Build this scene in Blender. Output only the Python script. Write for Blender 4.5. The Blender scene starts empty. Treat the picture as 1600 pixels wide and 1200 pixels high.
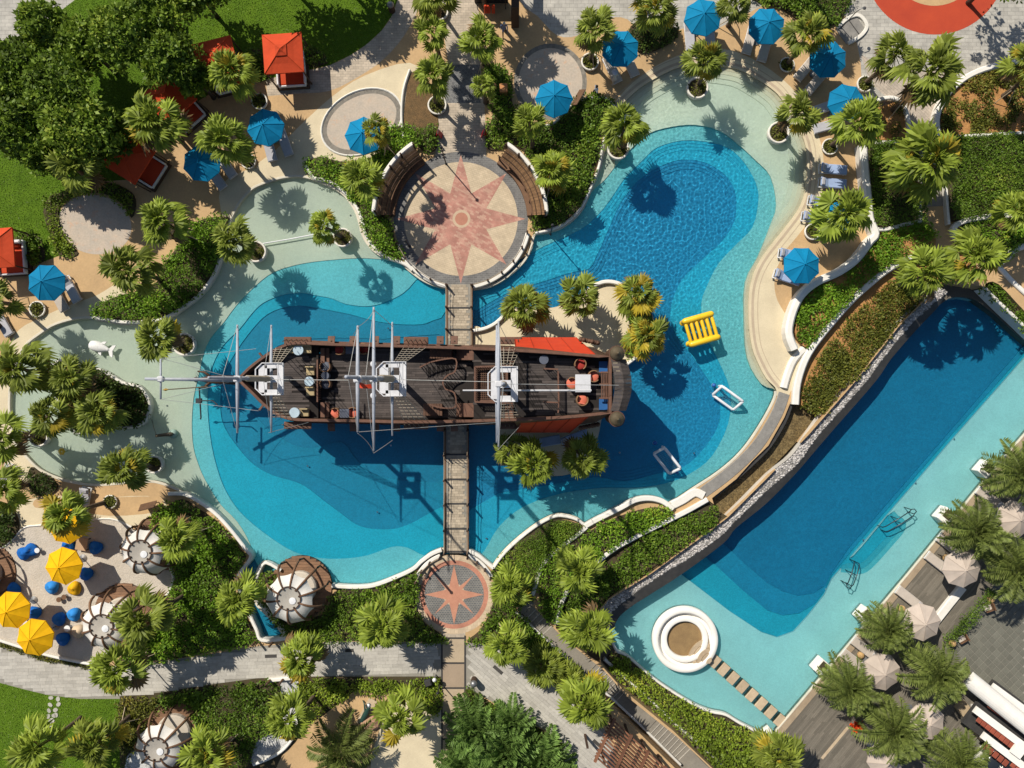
import bpy, bmesh, math, random
import numpy as np
from mathutils import Vector, Matrix, noise
from mathutils.geometry import delaunay_2d_cdt

S = bpy.context.scene
COL = S.collection
R = math.radians
H = 57.0            # camera height over the deck, metres
PPM = 20.0          # picture pixels (1600 wide) per metre on the deck
random.seed(7)
NP = np.random.default_rng(7)

# ---------------------------------------------------------------- camera, sky, sun
cam = bpy.data.cameras.new('camera')
cam_o = bpy.data.objects.new('camera', cam); COL.objects.link(cam_o)
cam_o.location = (0, 0, H)
cam.sensor_width = 36.0
cam.angle = 2 * math.atan(40.0 / H)
cam.clip_end = 2000
S.camera = cam_o

SUN_EL, SUN_DIR = R(46.5), Vector((0.65, -0.76))      # shadows fall right and down
world = bpy.data.worlds.new('World'); S.world = world; world.use_nodes = True
wn = world.node_tree
sky = wn.nodes.new('ShaderNodeTexSky'); sky.sky_type = 'NISHITA'; sky.sun_disc = False
sky.sun_elevation = SUN_EL
sky.sun_rotation = math.atan2(-SUN_DIR.x, -SUN_DIR.y)
wn.links.new(sky.outputs[0], wn.nodes['Background'].inputs[0])
wn.nodes['Background'].inputs[1].default_value = 0.07
sl = bpy.data.lights.new('sun', 'SUN'); sl.energy = 4.6; sl.angle = R(0.5); sl.color = (1.0, 0.94, 0.84)
sun_o = bpy.data.objects.new('sun', sl); COL.objects.link(sun_o)
d = Vector((SUN_DIR.x * math.cos(SUN_EL), SUN_DIR.y * math.cos(SUN_EL), -math.sin(SUN_EL)))
sun_o.rotation_euler = d.to_track_quat('-Z', 'Y').to_euler()
sun_o.location = (-30, 30, 60)
sl.cycles.is_caustics_light = True
vs = S.view_settings
vs.view_transform = 'Standard'; vs.look = 'None'; vs.exposure = 0.3; vs.gamma = 1.0; vs.use_curve_mapping = False
S.render.engine = 'CYCLES'
S.cycles.use_denoising = True
S.cycles.max_bounces = 8
S.cycles.transparent_max_bounces = 8

# ---------------------------------------------------------------- helpers
def W(px, py, z=0.0):
    """photo pixel -> ground plan position of a point standing at height z"""
    k = (H - z) / H / PPM
    return ((px - 800.0) * k, (600.0 - py) * k)
def W3(px, py, z=0.0):
    x, y = W(px, py, z); return Vector((x, y, z))
def spl(pts, n=5, closed=True):
    """Catmull-Rom through pts"""
    out = []; N = len(pts)
    rng = range(N if closed else N - 1)
    for i in rng:
        if closed: p0, p1, p2, p3 = pts[(i - 1) % N], pts[i], pts[(i + 1) % N], pts[(i + 2) % N]
        else: p0, p1, p2, p3 = pts[max(i - 1, 0)], pts[i], pts[i + 1], pts[min(i + 2, N - 1)]
        for k in range(n):
            t = k / n
            out.append(tuple(0.5 * (2 * b + (c - a) * t + (2 * a - 5 * b + 4 * c - e) * t * t + (3 * b - a - 3 * c + e) * t ** 3)
                             for a, b, c, e in zip(p0, p1, p2, p3)))
    if not closed: out.append(tuple(pts[-1]))
    return out
def circ(cx, cy, r, n=40, a0=0, a1=360, ry=None, rot=0):
    ry = ry or r; o = []
    full = abs(a1 - a0) >= 360
    for i in range(n if full else n + 1):
        a = R(a0 + (a1 - a0) * i / n)
        x, y = r * math.cos(a), ry * math.sin(a)
        c, s = math.cos(R(rot)), math.sin(R(rot))
        o.append((cx + x * c - y * s, cy + x * s + y * c))
    return o
def WP(pts, z=0.0): return [W(a, b, z) for a, b in pts]
def inpoly(P, poly):
    P = np.asarray(P, float); x, y = P[:, 0], P[:, 1]
    q = np.asarray(poly, float); r = np.zeros(len(P), bool)
    j = len(q) - 1
    for i in range(len(q)):
        xi, yi = q[i]; xj, yj = q[j]
        if yi != yj:
            r ^= ((yi > y) != (yj > y)) & (x < (xj - xi) * (y - yi) / (yj - yi) + xi)
        j = i
    return r

# ---------------------------------------------------------------- materials
MATS = {}
def N_(nt, t, **kw):
    n = nt.nodes.new(t)
    for k, v in kw.items():
        if k.startswith('i_'): n.inputs[k[2:].replace('_', ' ')].default_value = v
        else: setattr(n, k, v)
    return n
def mat(name, col, rough=0.8, col2=None, scale=1.5, var=0.18, bump=0.0, bscale=12.0, fine=0.1, fscale=18.0,
        attr=False, rnd=0.0, metal=0.0, spec=0.3, cell=None, translucent=0.0, stain=None, coord='pos'):
    if name in MATS: return MATS[name]
    m = bpy.data.materials.new(name); m.use_nodes = True; MATS[name] = m
    nt = m.node_tree; L = nt.links.new
    b = nt.nodes['Principled BSDF']
    b.inputs['Roughness'].default_value = rough; b.inputs['Metallic'].default_value = metal
    b.inputs['Specular IOR Level'].default_value = spec
    if coord == 'pos': co = N_(nt, 'ShaderNodeNewGeometry').outputs['Position']
    else: co = N_(nt, 'ShaderNodeTexCoord').outputs['Object']
    col2 = col2 or tuple(c * (1 - var) for c in col)
    no = N_(nt, 'ShaderNodeTexNoise', i_Scale=scale, i_Detail=6.0, i_Roughness=0.62); L(co, no.inputs['Vector'])
    mr = N_(nt, 'ShaderNodeMapRange'); mr.inputs[1].default_value = 0.32; mr.inputs[2].default_value = 0.68
    L(no.outputs['Fac'], mr.inputs[0])
    mx = N_(nt, 'ShaderNodeMix', data_type='RGBA')
    L(mr.outputs[0], mx.inputs[0]); mx.inputs[6].default_value = (*col, 1); mx.inputs[7].default_value = (*col2, 1)
    cur = mx.outputs[2]
    def mul(cur, val_socket, lo, hi):
        r2 = N_(nt, 'ShaderNodeMapRange'); r2.inputs[3].default_value = lo; r2.inputs[4].default_value = hi
        L(val_socket, r2.inputs[0])
        v = N_(nt, 'ShaderNodeVectorMath', operation='SCALE'); L(cur, v.inputs[0]); L(r2.outputs[0], v.inputs['Scale'])
        return v.outputs[0]
    if fine:
        n2 = N_(nt, 'ShaderNodeTexNoise', i_Scale=fscale, i_Detail=4.0); L(co, n2.inputs['Vector'])
        cur = mul(cur, n2.outputs['Fac'], 1 - 2 * fine, 1 + 2 * fine)
    if cell:
        vo = N_(nt, 'ShaderNodeTexVoronoi', i_Scale=cell[0]); L(co, vo.inputs['Vector'])
        sp = N_(nt, 'ShaderNodeSeparateColor'); L(vo.outputs['Color'], sp.inputs[0])
        cur = mul(cur, sp.outputs[0], 1 - cell[1], 1 + cell[1])
    if attr:
        a = N_(nt, 'ShaderNodeAttribute', attribute_name='tint')
        cur = mul(cur, a.outputs['Fac'], attr[0], attr[1])
        if len(attr) > 2:
            m2 = N_(nt, 'ShaderNodeMix', data_type='RGBA'); L(a.outputs['Fac'], m2.inputs[0]); L(cur, m2.inputs[6])
            m2.inputs[7].default_value = (*attr[2], 1); m2.inputs[0].default_value = 0
            pw = N_(nt, 'ShaderNodeMath', operation='POWER'); L(a.outputs['Fac'], pw.inputs[0]); pw.inputs[1].default_value = attr[3]
            L(pw.outputs[0], m2.inputs[0]); cur = m2.outputs[2]
    if rnd:
        oi = N_(nt, 'ShaderNodeObjectInfo'); cur = mul(cur, oi.outputs['Random'], 1 - rnd, 1 + rnd)
    if stain:   # blotches of another colour with their own shape
        n3 = N_(nt, 'ShaderNodeTexNoise', i_Scale=stain[1], i_Detail=8.0, i_Roughness=0.7); L(co, n3.inputs['Vector'])
        r3 = N_(nt, 'ShaderNodeMapRange'); r3.inputs[1].default_value = stain[2]; r3.inputs[2].default_value = stain[2] + 0.12
        L(n3.outputs['Fac'], r3.inputs[0])
        m3 = N_(nt, 'ShaderNodeMix', data_type='RGBA'); L(r3.outputs[0], m3.inputs[0]); L(cur, m3.inputs[6]); m3.inputs[7].default_value = (*stain[0], 1)
        cur = m3.outputs[2]
    L(cur, b.inputs['Base Color'])
    if bump:
        n4 = N_(nt, 'ShaderNodeTexNoise', i_Scale=bscale, i_Detail=5.0); L(co, n4.inputs['Vector'])
        bp = N_(nt, 'ShaderNodeBump', i_Strength=bump, i_Distance=0.05); L(n4.outputs['Fac'], bp.inputs['Height'])
        L(bp.outputs[0], b.inputs['Normal'])
    if translucent:
        tr = N_(nt, 'ShaderNodeBsdfTranslucent'); L(cur, tr.inputs['Color'])
        ms = N_(nt, 'ShaderNodeMixShader'); ms.inputs[0].default_value = translucent
        L(b.outputs[0], ms.inputs[1]); L(tr.outputs[0], ms.inputs[2]); L(ms.outputs[0], nt.nodes['Material Output'].inputs[0])
    return m

def brickmat(name, c1, c2, mortar, bw, bh, rot=0.0, ms=0.012, rough=0.85, var=0.35):
    if name in MATS: return MATS[name]
    m = bpy.data.materials.new(name); m.use_nodes = True; MATS[name] = m
    nt = m.node_tree; L = nt.links.new; b = nt.nodes['Principled BSDF']; b.inputs['Roughness'].default_value = rough
    g = N_(nt, 'ShaderNodeNewGeometry'); mp = N_(nt, 'ShaderNodeMapping'); mp.inputs['Rotation'].default_value = (0, 0, R(rot))
    L(g.outputs['Position'], mp.inputs['Vector'])
    br = N_(nt, 'ShaderNodeTexBrick', i_Color1=(*c1, 1), i_Color2=(*c2, 1), i_Mortar=(*mortar, 1), i_Scale=1.0)
    br.inputs['Mortar Size'].default_value = ms; br.inputs['Brick Width'].default_value = bw; br.inputs['Row Height'].default_value = bh
    L(mp.outputs[0], br.inputs['Vector'])
    no = N_(nt, 'ShaderNodeTexNoise', i_Scale=1.1, i_Detail=7.0, i_Roughness=0.65); L(g.outputs['Position'], no.inputs['Vector'])
    mr = N_(nt, 'ShaderNodeMapRange'); mr.inputs[1].default_value = .3; mr.inputs[2].default_value = .7
    mr.inputs[3].default_value = 1 - var; mr.inputs[4].default_value = 1 + var; L(no.outputs['Fac'], mr.inputs[0])
    v = N_(nt, 'ShaderNodeVectorMath', operation='SCALE'); L(br.outputs['Color'], v.inputs[0]); L(mr.outputs[0], v.inputs['Scale'])
    L(v.outputs[0], b.inputs['Base Color'])
    bp = N_(nt, 'ShaderNodeBump', i_Strength=0.4, i_Distance=0.01); bp.invert = True
    L(br.outputs['Fac'], bp.inputs['Height']); L(bp.outputs[0], b.inputs['Normal'])
    return m

# ---------------------------------------------------------------- object helpers
def link(o): COL.objects.link(o); return o
def tag(o, label=None, cat=None, group=None, kind=None):
    if label: o['label'] = label
    if cat: o['category'] = cat
    if group: o['group'] = group
    if kind: o['kind'] = kind
    return o
def thing(name, label, cat, loc=(0, 0, 0), rz=0.0, group=None):
    o = bpy.data.objects.new(name, None); link(o); o.empty_display_size = 0.3
    o.location = loc; o.rotation_euler = (0, 0, rz)
    return tag(o, label, cat, group)
def put(name, me, parent=None, loc=None, rot=None, scale=None):
    o = bpy.data.objects.new(name, me); link(o)
    if parent: o.parent = parent
    if loc is not None: o.location = loc
    if rot is not None: o.rotation_euler = rot
    if scale is not None: o.scale = scale
    return o
class MB:
    """collects verts and faces, then builds one mesh"""
    def __init__(s): s.v = []; s.f = []; s.mi = []; s.tint = []; s.cur = 0; s.t = 0.5
    def add(s, vs, fs):
        k = len(s.v); s.v += [tuple(v) for v in vs]; s.tint += [s.t] * len(vs)
        s.f += [tuple(k + i for i in f) for f in fs]; s.mi += [s.cur] * len(fs); return s
    def box(s, c, size, rz=0.0, M=None):
        hx, hy, hz = (q / 2 for q in size)
        vs = [Vector((x, y, z)) for x in (-hx, hx) for y in (-hy, hy) for z in (-hz, hz)]
        m = Matrix.Rotation(rz, 3, 'Z') if M is None else M
        vs = [m @ v + Vector(c) for v in vs]
        return s.add(vs, [(0, 1, 3, 2), (4, 6, 7, 5), (0, 4, 5, 1), (2, 3, 7, 6), (0, 2, 6, 4), (1, 5, 7, 3)])
    def rbox(s, c, size, bev, rz=0.0, M=None):
        """box with chamfered edges"""
        hx, hy, hz = (q / 2 for q in size); b = min(bev, hx * .9, hy * .9, hz * .9)
        m = Matrix.Rotation(rz, 3, 'Z') if M is None else M
        rings = []
        for z, o in ((-hz, b), (-hz + b, 0), (hz - b, 0), (hz, b)):
            x, y = hx - o, hy - o; cx = min(b, x * .9); cy = min(b, y * .9)
            rings.append([(x - cx, -y, z), (x, -y + cy, z), (x, y - cy, z), (x - cx, y, z), (-x + cx, y, z), (-x, y - cy, z), (-x, -y + cy, z), (-x + cx, -y, z)])
        vs = [m @ Vector(v) + Vector(c) for r in rings for v in r]
        fs = [tuple(range(7, -1, -1)), tuple(range(24, 32))]
        for k in range(3):
            for i in range(8):
                j = (i + 1) % 8; fs.append((k * 8 + i, k * 8 + j, k * 8 + 8 + j, k * 8 + 8 + i))
        return s.add(vs, fs)
    def beam(s, a, b, w, h):
        """box from a to b"""
        a = Vector(a); b = Vector(b); d = b - a; L = d.length
        if L < 1e-6: return s
        q = d.to_track_quat('X', 'Z').to_matrix()
        return s.box((a + b) / 2, (L, w, h), M=q)
    def tube(s, pts, r, n=6, cap=True):
        pts = [Vector(p) for p in pts]; rr = r if isinstance(r, (list, tuple)) else [r] * len(pts)
        vs = []; fs = []; up = Vector((0, 0, 1))
        for i, p in enumerate(pts):
            t = (pts[min(i + 1, len(pts) - 1)] - pts[max(i - 1, 0)]).normalized()
            u = t.cross(up)
            if u.length < 1e-3: u = t.cross(Vector((0, 1, 0)))
            u.normalize(); w = u.cross(t)
            for k in range(n):
                a = 2 * math.pi * k / n; vs.append(p + rr[i] * (u * math.cos(a) + w * math.sin(a)))
        for i in range(len(pts) - 1):
            for k in range(n):
                j = (k + 1) % n; fs.append((i * n + k, i * n + j, i * n + n + j, i * n + n + k))
        if cap: fs += [tuple(range(n - 1, -1, -1)), tuple(range((len(pts) - 1) * n, len(pts) * n))]
        return s.add(vs, fs)
    def lathe(s, prof, n=16, c=(0, 0, 0), cap=True):
        vs = []; fs = []; c = Vector(c)
        for r, z in prof:
            for k in range(n):
                a = 2 * math.pi * k / n; vs.append(c + Vector((r * math.cos(a), r * math.sin(a), z)))
        for i in range(len(prof) - 1):
            for k in range(n):
                j = (k + 1) % n; fs.append((i * n + k, i * n + j, i * n + n + j, i * n + n + k))
        if cap: fs += [tuple(range(n - 1, -1, -1)), tuple(range((len(prof) - 1) * n, len(prof) * n))]
        return s.add(vs, fs)
    def prism(s, poly, z0, z1, top=True, bottom=False):
        n = len(poly); vs = [(x, y, z0) for x, y in poly] + [(x, y, z1) for x, y in poly]
        fs = [(i, (i + 1) % n, n + (i + 1) % n, n + i) for i in range(n)]
        if top: fs.append(tuple(range(n, 2 * n)))
        if bottom: fs.append(tuple(range(n - 1, -1, -1)))
        return s.add(vs, fs)
    def ribbon(s, path, w, z0, z1, closed=False, off=0.0, round_=0.0):
        """wall of width w along a plan path, from z0 to z1 (z1 may be a list)"""
        P = [Vector((x, y)) for x, y in path]; n = len(P); A = []; B = []
        for i in range(n):
            a = P[(i - 1) % n] if (closed or i) else P[i]; b = P[(i + 1) % n] if (closed or i < n - 1) else P[i]
            t = (b - a)
            if t.length < 1e-9: t = Vector((1, 0))
            t.normalize(); q = Vector((-t.y, t.x))
            A.append(P[i] + q * (off + w / 2)); B.append(P[i] + q * (off - w / 2))
        vs = []; c = min(round_, w * .4)
        for i in range(n):
            za = z1[i] if isinstance(z1, (list, tuple)) else z1
            zb = z0[i] if isinstance(z0, (list, tuple)) else z0
            q = (A[i] - B[i]).normalized() * c
            vs += [(*A[i], zb), (*A[i], za - c), (*(A[i] - q), za), (*(B[i] + q), za), (*B[i], za - c), (*B[i], zb)]
        fs = []
        m = n if closed else n - 1
        for i in range(m):
            j = (i + 1) % n
            for k in range(5): fs.append((i * 6 + k, j * 6 + k, j * 6 + k + 1, i * 6 + k + 1))
        if not closed: fs += [(0, 1, 2, 3, 4, 5), tuple(n * 6 - 1 - k for k in range(6))]
        return s.add(vs, fs)
    def mesh(s, name, mats, smooth=False):
        me = bpy.data.meshes.new(name); me.from_pydata(s.v, [], s.f)
        for m in (mats if isinstance(mats, (list, tuple)) else [mats]): me.materials.append(m)
        if any(s.mi): me.polygons.foreach_set('material_index', s.mi)
        if len(set(s.tint)) > 1:
            a = me.attributes.new('tint', 'FLOAT', 'POINT'); a.data.foreach_set('value', s.tint)
        bm = bmesh.new(); bm.from_mesh(me); bmesh.ops.recalc_face_normals(bm, faces=bm.faces); bm.to_mesh(me); bm.free()
        if smooth: me.polygons.foreach_set('use_smooth', [True] * len(me.polygons))
        me.update(); return me
    def build(s, name, mats, parent=None, loc=None, rot=None, smooth=False):
        return put(name, s.mesh(name, mats, smooth), parent, loc, rot)
def qmesh(name, V, tint, m):
    """V (n,4,3) quads with a tint each"""
    n = len(V); me = bpy.data.meshes.new(name)
    me.vertices.add(4 * n); me.vertices.foreach_set('co', np.ascontiguousarray(V, np.float32).reshape(-1))
    me.loops.add(4 * n); me.loops.foreach_set('vertex_index', np.arange(4 * n, dtype=np.int32))
    me.polygons.add(n); me.polygons.foreach_set('loop_start', np.arange(0, 4 * n, 4, dtype=np.int32))
    a = me.attributes.new('tint', 'FLOAT', 'POINT'); a.data.foreach_set('value', np.repeat(tint, 4).astype(np.float32))
    me.materials.append(m); me.update(calc_edges=True); return me
# ---------------------------------------------------------------- ground plan: one partition of the site into sheets
M_tan = mat('tan_concrete', (0.50, 0.33, 0.165), 0.85, (0.40, 0.265, 0.135), scale=0.55, fine=.08, fscale=6, bump=.15, stain=((0.30, 0.2, 0.11), .8, .66))
M_cream = mat('cream_concrete', (0.60, 0.51, 0.345), 0.85, (0.51, 0.43, 0.29), scale=0.7, fine=.06, fscale=9, bump=.15, stain=((0.4, 0.32, 0.2), 1.1, .68))
M_lawn = mat('lawn_grass', (0.10, 0.175, 0.012), 0.9, (0.065, 0.125, 0.009), scale=0.9, fine=.3, fscale=16, bump=.8, bscale=30, spec=.1)
M_brick = brickmat('beige_pavers', (0.46, 0.38, 0.285), (0.37, 0.305, 0.23), (0.27, 0.23, 0.18), .4, .2, 0, var=.22)
M_brickd = brickmat('beige_pavers_diagonal', (0.42, 0.35, 0.28), (0.35, 0.295, 0.235), (0.25, 0.22, 0.18), .4, .2, 42, var=.22)
M_greyp = brickmat('grey_pavers', (0.40, 0.375, 0.325), (0.335, 0.315, 0.275), (0.23, 0.215, 0.19), .6, .3, 0, var=.22)
M_gp = mat('grey_paver_stone', (0.42, 0.395, 0.345), 0.85, (0.36, 0.335, 0.29), scale=.5, fine=.1, fscale=5, attr=(.88, 1.12), bump=.1)
M_gpl = mat('paver_joint', (0.27, 0.25, 0.21), .95)
M_stonepad = mat('pink_stone', (0.46, 0.375, 0.29), 0.85, (0.38, 0.33, 0.27), scale=1.2, fine=.12, fscale=7, stain=((0.5, 0.31, 0.2), 1.4, .56))
M_greyring = mat('grey_ring', (0.2, 0.18, 0.15), 0.85, cell=(5, .18))
M_sand = mat('white_sand', (0.5, 0.44, 0.365), 0.95, (0.42, 0.37, 0.3), scale=1.1, fine=.12, fscale=14, bump=.9, bscale=9)
M_soil = mat('dark_soil', (0.07, 0.05, 0.025), 0.95, (0.045, 0.04, 0.02), scale=2, fine=.25)
M_orange = mat('orange_soil', (0.42, 0.215, 0.075), 0.95, (0.30, 0.15, 0.055), scale=1.6, fine=.2, fscale=10, bump=.8, bscale=8)
M_mulch = mat('brown_mulch', (0.16, 0.095, 0.04), 0.95, (0.10, 0.065, 0.03), scale=3, fine=.35, fscale=14, bump=1, bscale=16)
M_red = mat('red_rubber', (0.43, 0.058, 0.022), 0.9, (0.36, 0.045, 0.02), scale=.6, fine=.06)
M_white = mat('white_render', (0.72, 0.69, 0.63), 0.7, (0.62, 0.59, 0.52), scale=.8, fine=.05, stain=((0.45, 0.42, 0.36), .9, .68))
M_deckw = mat('grey_deck_boards', (0.165, 0.143, 0.112), 0.8, (0.13, 0.115, 0.09), scale=.6, fine=.1, attr=(.8, 1.2))
M_tile = mat('terrace_tile', (0.17, 0.165, 0.13), 0.7, (0.13, 0.125, 0.1), scale=.6, fine=.15, attr=(.8, 1.2))
M_dark = mat('dark_stone', (0.055, 0.052, 0.048), 0.5, (0.035, 0.034, 0.033), scale=2, fine=.2)
M_weir = mat('grey_stone', (0.24, 0.225, 0.2), 0.7, (0.18, 0.17, 0.155), scale=1.2, fine=.12, cell=(4, .08))
M_gravel = mat('wet_gravel', (0.1, 0.068, 0.025), 0.6, (0.16, 0.115, 0.05), scale=2.2, fine=.35, fscale=14, cell=(9, .4), bump=1, bscale=14)
M_wgravel = mat('white_gravel', (0.5, 0.49, 0.46), 0.9, (0.4, 0.39, 0.37), scale=2, fine=.2, cell=(10, .25), bump=.9)
M_grey_step = mat('grey_step', (0.24, 0.215, 0.175), 0.8, (0.19, 0.17, 0.14), scale=.9, fine=.1, fscale=8)
def pool(name, c, c2=None, cv=.11): return mat(name, c, 0.6, c2 or tuple(x * .9 for x in c), scale=.5, fine=.02, fscale=5, cell=(13, cv), spec=.2)
PF = [pool('tile_pale', (0.56, 0.575, 0.455), (0.51, 0.54, 0.43), .045), pool('tile_aqua', (0.15, 0.53, 0.57)), pool('tile_cyan', (0.012, 0.40, 0.53)),
      pool('tile_blue', (0.008, 0.25, 0.385)), pool('tile_deep', (0.007, 0.22, 0.36))]
PE = [pool('tile_beach', (0.60, 0.645, 0.52), (0.54, 0.61, 0.5), .06), pool('tile_aqua_east', (0.16, 0.51, 0.53)), pool('tile_cyan_east', (0.018, 0.39, 0.555)), pool('tile_deep_east', (0.010, 0.245, 0.43))]
PR = [pool('tile_turquoise', (0.31, 0.61, 0.60), None, .06), pool('tile_teal', (0.012, 0.34, 0.46)), pool('tile_royal', (0.008, 0.235, 0.385)), pool('tile_navy', (0.005, 0.185, 0.33))]

LAGOON = spl([(400,290),(437,277),(470,274),(500,282),(535,300),(555,325),(563,345),(568,365),(580,385),(600,400),(628,410),(642,422),(665,438),(690,447),
 (720,450),(760,447),(790,432),(815,410),(828,388),(834,366),(856,361),(880,352),(905,330),(920,300),(935,265),(940,240),(945,220),(955,195),(962,172),(975,160),
 (1000,138),(1026,122),(1050,110),(1075,103),(1105,102),(1132,105),(1155,110),(1175,120),(1200,136),(1220,155),(1245,197),(1257,225),(1260,250),(1260,275),(1255,307),
 (1245,330),(1225,357),(1205,382),(1190,402),(1178,425),(1171,450),(1169,478),(1170,512),(1175,545),(1185,570),(1197,592),(1213,611),(1203,640),(1175,686),(1150,716),
 (1120,741),(1083,765),(1050,786),(1035,786),(1015,781),(992,784),(970,795),(947,807),(927,816),(913,820),(900,811),(882,806),(867,806),(847,815),(825,830),(800,851),
 (782,870),(770,886),(760,879),(747,869),(730,861),(711,857),(690,860),(675,865),(660,877),(645,890),(620,902),(585,915),(555,918),(520,916),(480,912),(440,893),(416,879),(405,892),
 (399,915),(402,940),(415,955),(432,972),(447,996),(428,999),(408,1000),(400,985),(388,960),(374,925),(370,900),(390,872),(382,857),(357,825),(335,802),(312,785),(287,772),(275,765),(250,756),(232,754),(200,756),
 (165,759),(140,759),(115,755),(92,749),(62,735),(37,710),(22,690),(15,650),(14,625),(17,595),(27,560),(42,536),(62,520),(82,507),(105,499),(125,495),(145,495),
 (165,500),(190,504),(217,504),(250,500),(275,487),(300,470),(320,450),(335,425),(343,405),(348,380),(353,360),(362,337),(372,318),(384,303)], 4)
SHIP_ISLE = spl([(738,516),(757,513),(773,505),(790,490),(815,480),(850,482),(880,476),(905,460),(925,446),(945,440),(965,442),(985,452),(1008,470),(1022,500),(1026,530),
 (1012,548),(995,557),(980,568),(966,590),(950,630),(940,655),(935,680),(922,712),(900,737),(862,744),(820,738),(790,718),(778,690),(770,640),(740,600)], 4)
LEFT_ISLE = spl([(78,574),(95,563),(125,572),(160,580),(190,598),(215,604),(230,622),(232,642),(222,661),(200,668),(165,669),(125,677),(108,668),(100,645),(82,610),(72,590)], 4)
ZW = -0.12          # water level of the lagoon
ZR = -1.70          # water level of the lower pool
ZD = -1.55          # deck beside the lower pool
RPOOL = [W(a, b, ZR) for a, b in spl([(1466,478),(1480,467),(1500,464),(1520,468),(1550,490),(1575,513),(1640,570),(1760,672),(1680,588+5)][:7], 3, False)] \
      + [W(a, b, ZR) for a, b in [(1700,620),(1700,563),(1600,682),(1537,755),(1420,898),(1215,1142)]] \
      + [W(a, b, -.72 if (b < 1000 and a < 1470) else ZR) for a, b in spl([(1192,1149),(1187,1145),(1157,1130),(1135,1117),(1112,1112),(1087,1102),(1050,1080),(1015,1055),(980,1025),(965,1018),(957,1005),(955,982),(964,962),
        (985,944),(1012,927),(1062,896),(1100,868),(1130,845),(1150,821),(1197,783),(1245,735),(1275,700),(1307,664),(1360,606),(1372,592),(1400,553),(1440,508),(1466,478)], 3, False)[:-1]]
def inset_px(P, d):
    n = len(P); o = []
    ar = sum(a[0] * b[1] - b[0] * a[1] for a, b in zip(P, P[1:] + P[:1])); sg = 1 if ar > 0 else -1
    for i in range(n):
        a, b = P[i - 1], P[(i + 1) % n]; tx, ty = b[0] - a[0], b[1] - a[1]; l = math.hypot(tx, ty) or 1
        o.append((P[i][0] - sg * ty / l * d, P[i][1] + sg * tx / l * d))
    return o
def slope(pts, z0, z1, m, n=4, step=5.0, zpx=None):
    for k in range(n):
        zone('pool_floor', inset_px(pts, k * step) if k else pts, z0 + (z1 - z0) * (k + 1) / n, m, zpx=zpx)
zones = []   # painter's order: later covers earlier
def zone(name, pts, z, m, px=True, kind='structure', zpx=None, label=None, cat=None):
    zones.append((name, [W(a, b, z if zpx is None else zpx) for a, b in pts] if px else list(pts), z, m, kind, label, cat))
def rect(a, b, c, d): return [(a, b), (c, b), (c, d), (a, d)]
zone('ground', rect(-4000, -4000, 5600, 5600), 0.0, M_tan)
zone('grey_path', rect(-900, -700, 560, 75), 0.0, M_greyp)
zone('lawn', [(-300,60),(0,68),(40,52),(90,20),(130,-10),(200,-300),(700,-300),(640,-60),(621,0),(612,25),(596,48),(572,70),(548,86),(515,102),(470,112),(415,124),(330,145),(260,190),(215,280),(130,285),(95,305),(95,340),(105,395),(60,412),(30,420),(-300,430)], 0.0, M_lawn)
# brick walkway hugging the lawn
zone('brick_walk', spl([(640,-60),(621,0),(612,25),(596,48),(572,70),(548,86),(515,102),(470,112),(415,124)], 3, False) + spl([(418,150),(470,146),(515,142),(560,120),(600,92),(632,55),(655,10),(680,-60)], 3, False), 0.0, M_brick)
# cream band round the pool
CREAM = [(400,262),(430,235),(470,195),(520,150),(570,118),(640,98),(660,130),(640,215),(600,235),(575,330),(420,300)]
zone('pool_surround', spl(CREAM, 3), 0.0, M_cream)
zone('pool_surround', spl([(345,290),(395,262),(440,255),(480,262),(470,290),(400,310),(370,345),(350,345)], 3), 0.0, M_cream)
zone('pool_surround', spl([(0,600),(12,545),(30,515),(60,498),(105,478),(150,462),(185,445),(200,480),(120,520),(60,560),(40,620),(30,680),(60,730),(100,765),(160,775),(220,772),(262,772),(290,790),(300,760),(200,740),(60,760),(10,720),(-4,660)], 3), 0.0, M_cream)
zone('pool_surround', spl([(958,172),(970,148),(1000,120),(1040,95),(1090,78),(1140,78),(1190,100),(1235,135),(1262,175),(1280,215),(1287,255),(1283,310),(1268,340),(1245,370),(1222,398),(1208,425),(1203,460),(1210,490),(1228,520),(1245,545),(1262,548),(1225,622),(1150,560),(1150,440),(1230,300),(1230,200),(1100,120),(1000,170)], 3), 0.0, M_cream)
zone('pool_surround', spl([(1222,398),(1213,420),(1210,445),(1215,470),(1232,500),(1238,530),(1262,552),(1240,600),(1222,620),(1160,560),(1160,450)], 3), 0.0, M_cream)
# oval stone pads
zone('stone_pad', circ(148, 351, 58, 40, ry=46, rot=12), 0.004, M_stonepad)
for c, r1, r2, rot in (((565,190), (66,47), (58,39), -28), ((860,128), (57,60), (50,53), 0)):
    zone('pad_border', circ(*c, r1[0], 44, ry=r1[1], rot=rot), 0.0, M_greyring)
    zone('stone_pad', circ(*c, r2[0], 44, ry=r2[1], rot=rot), 0.0, M_stonepad)
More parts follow.
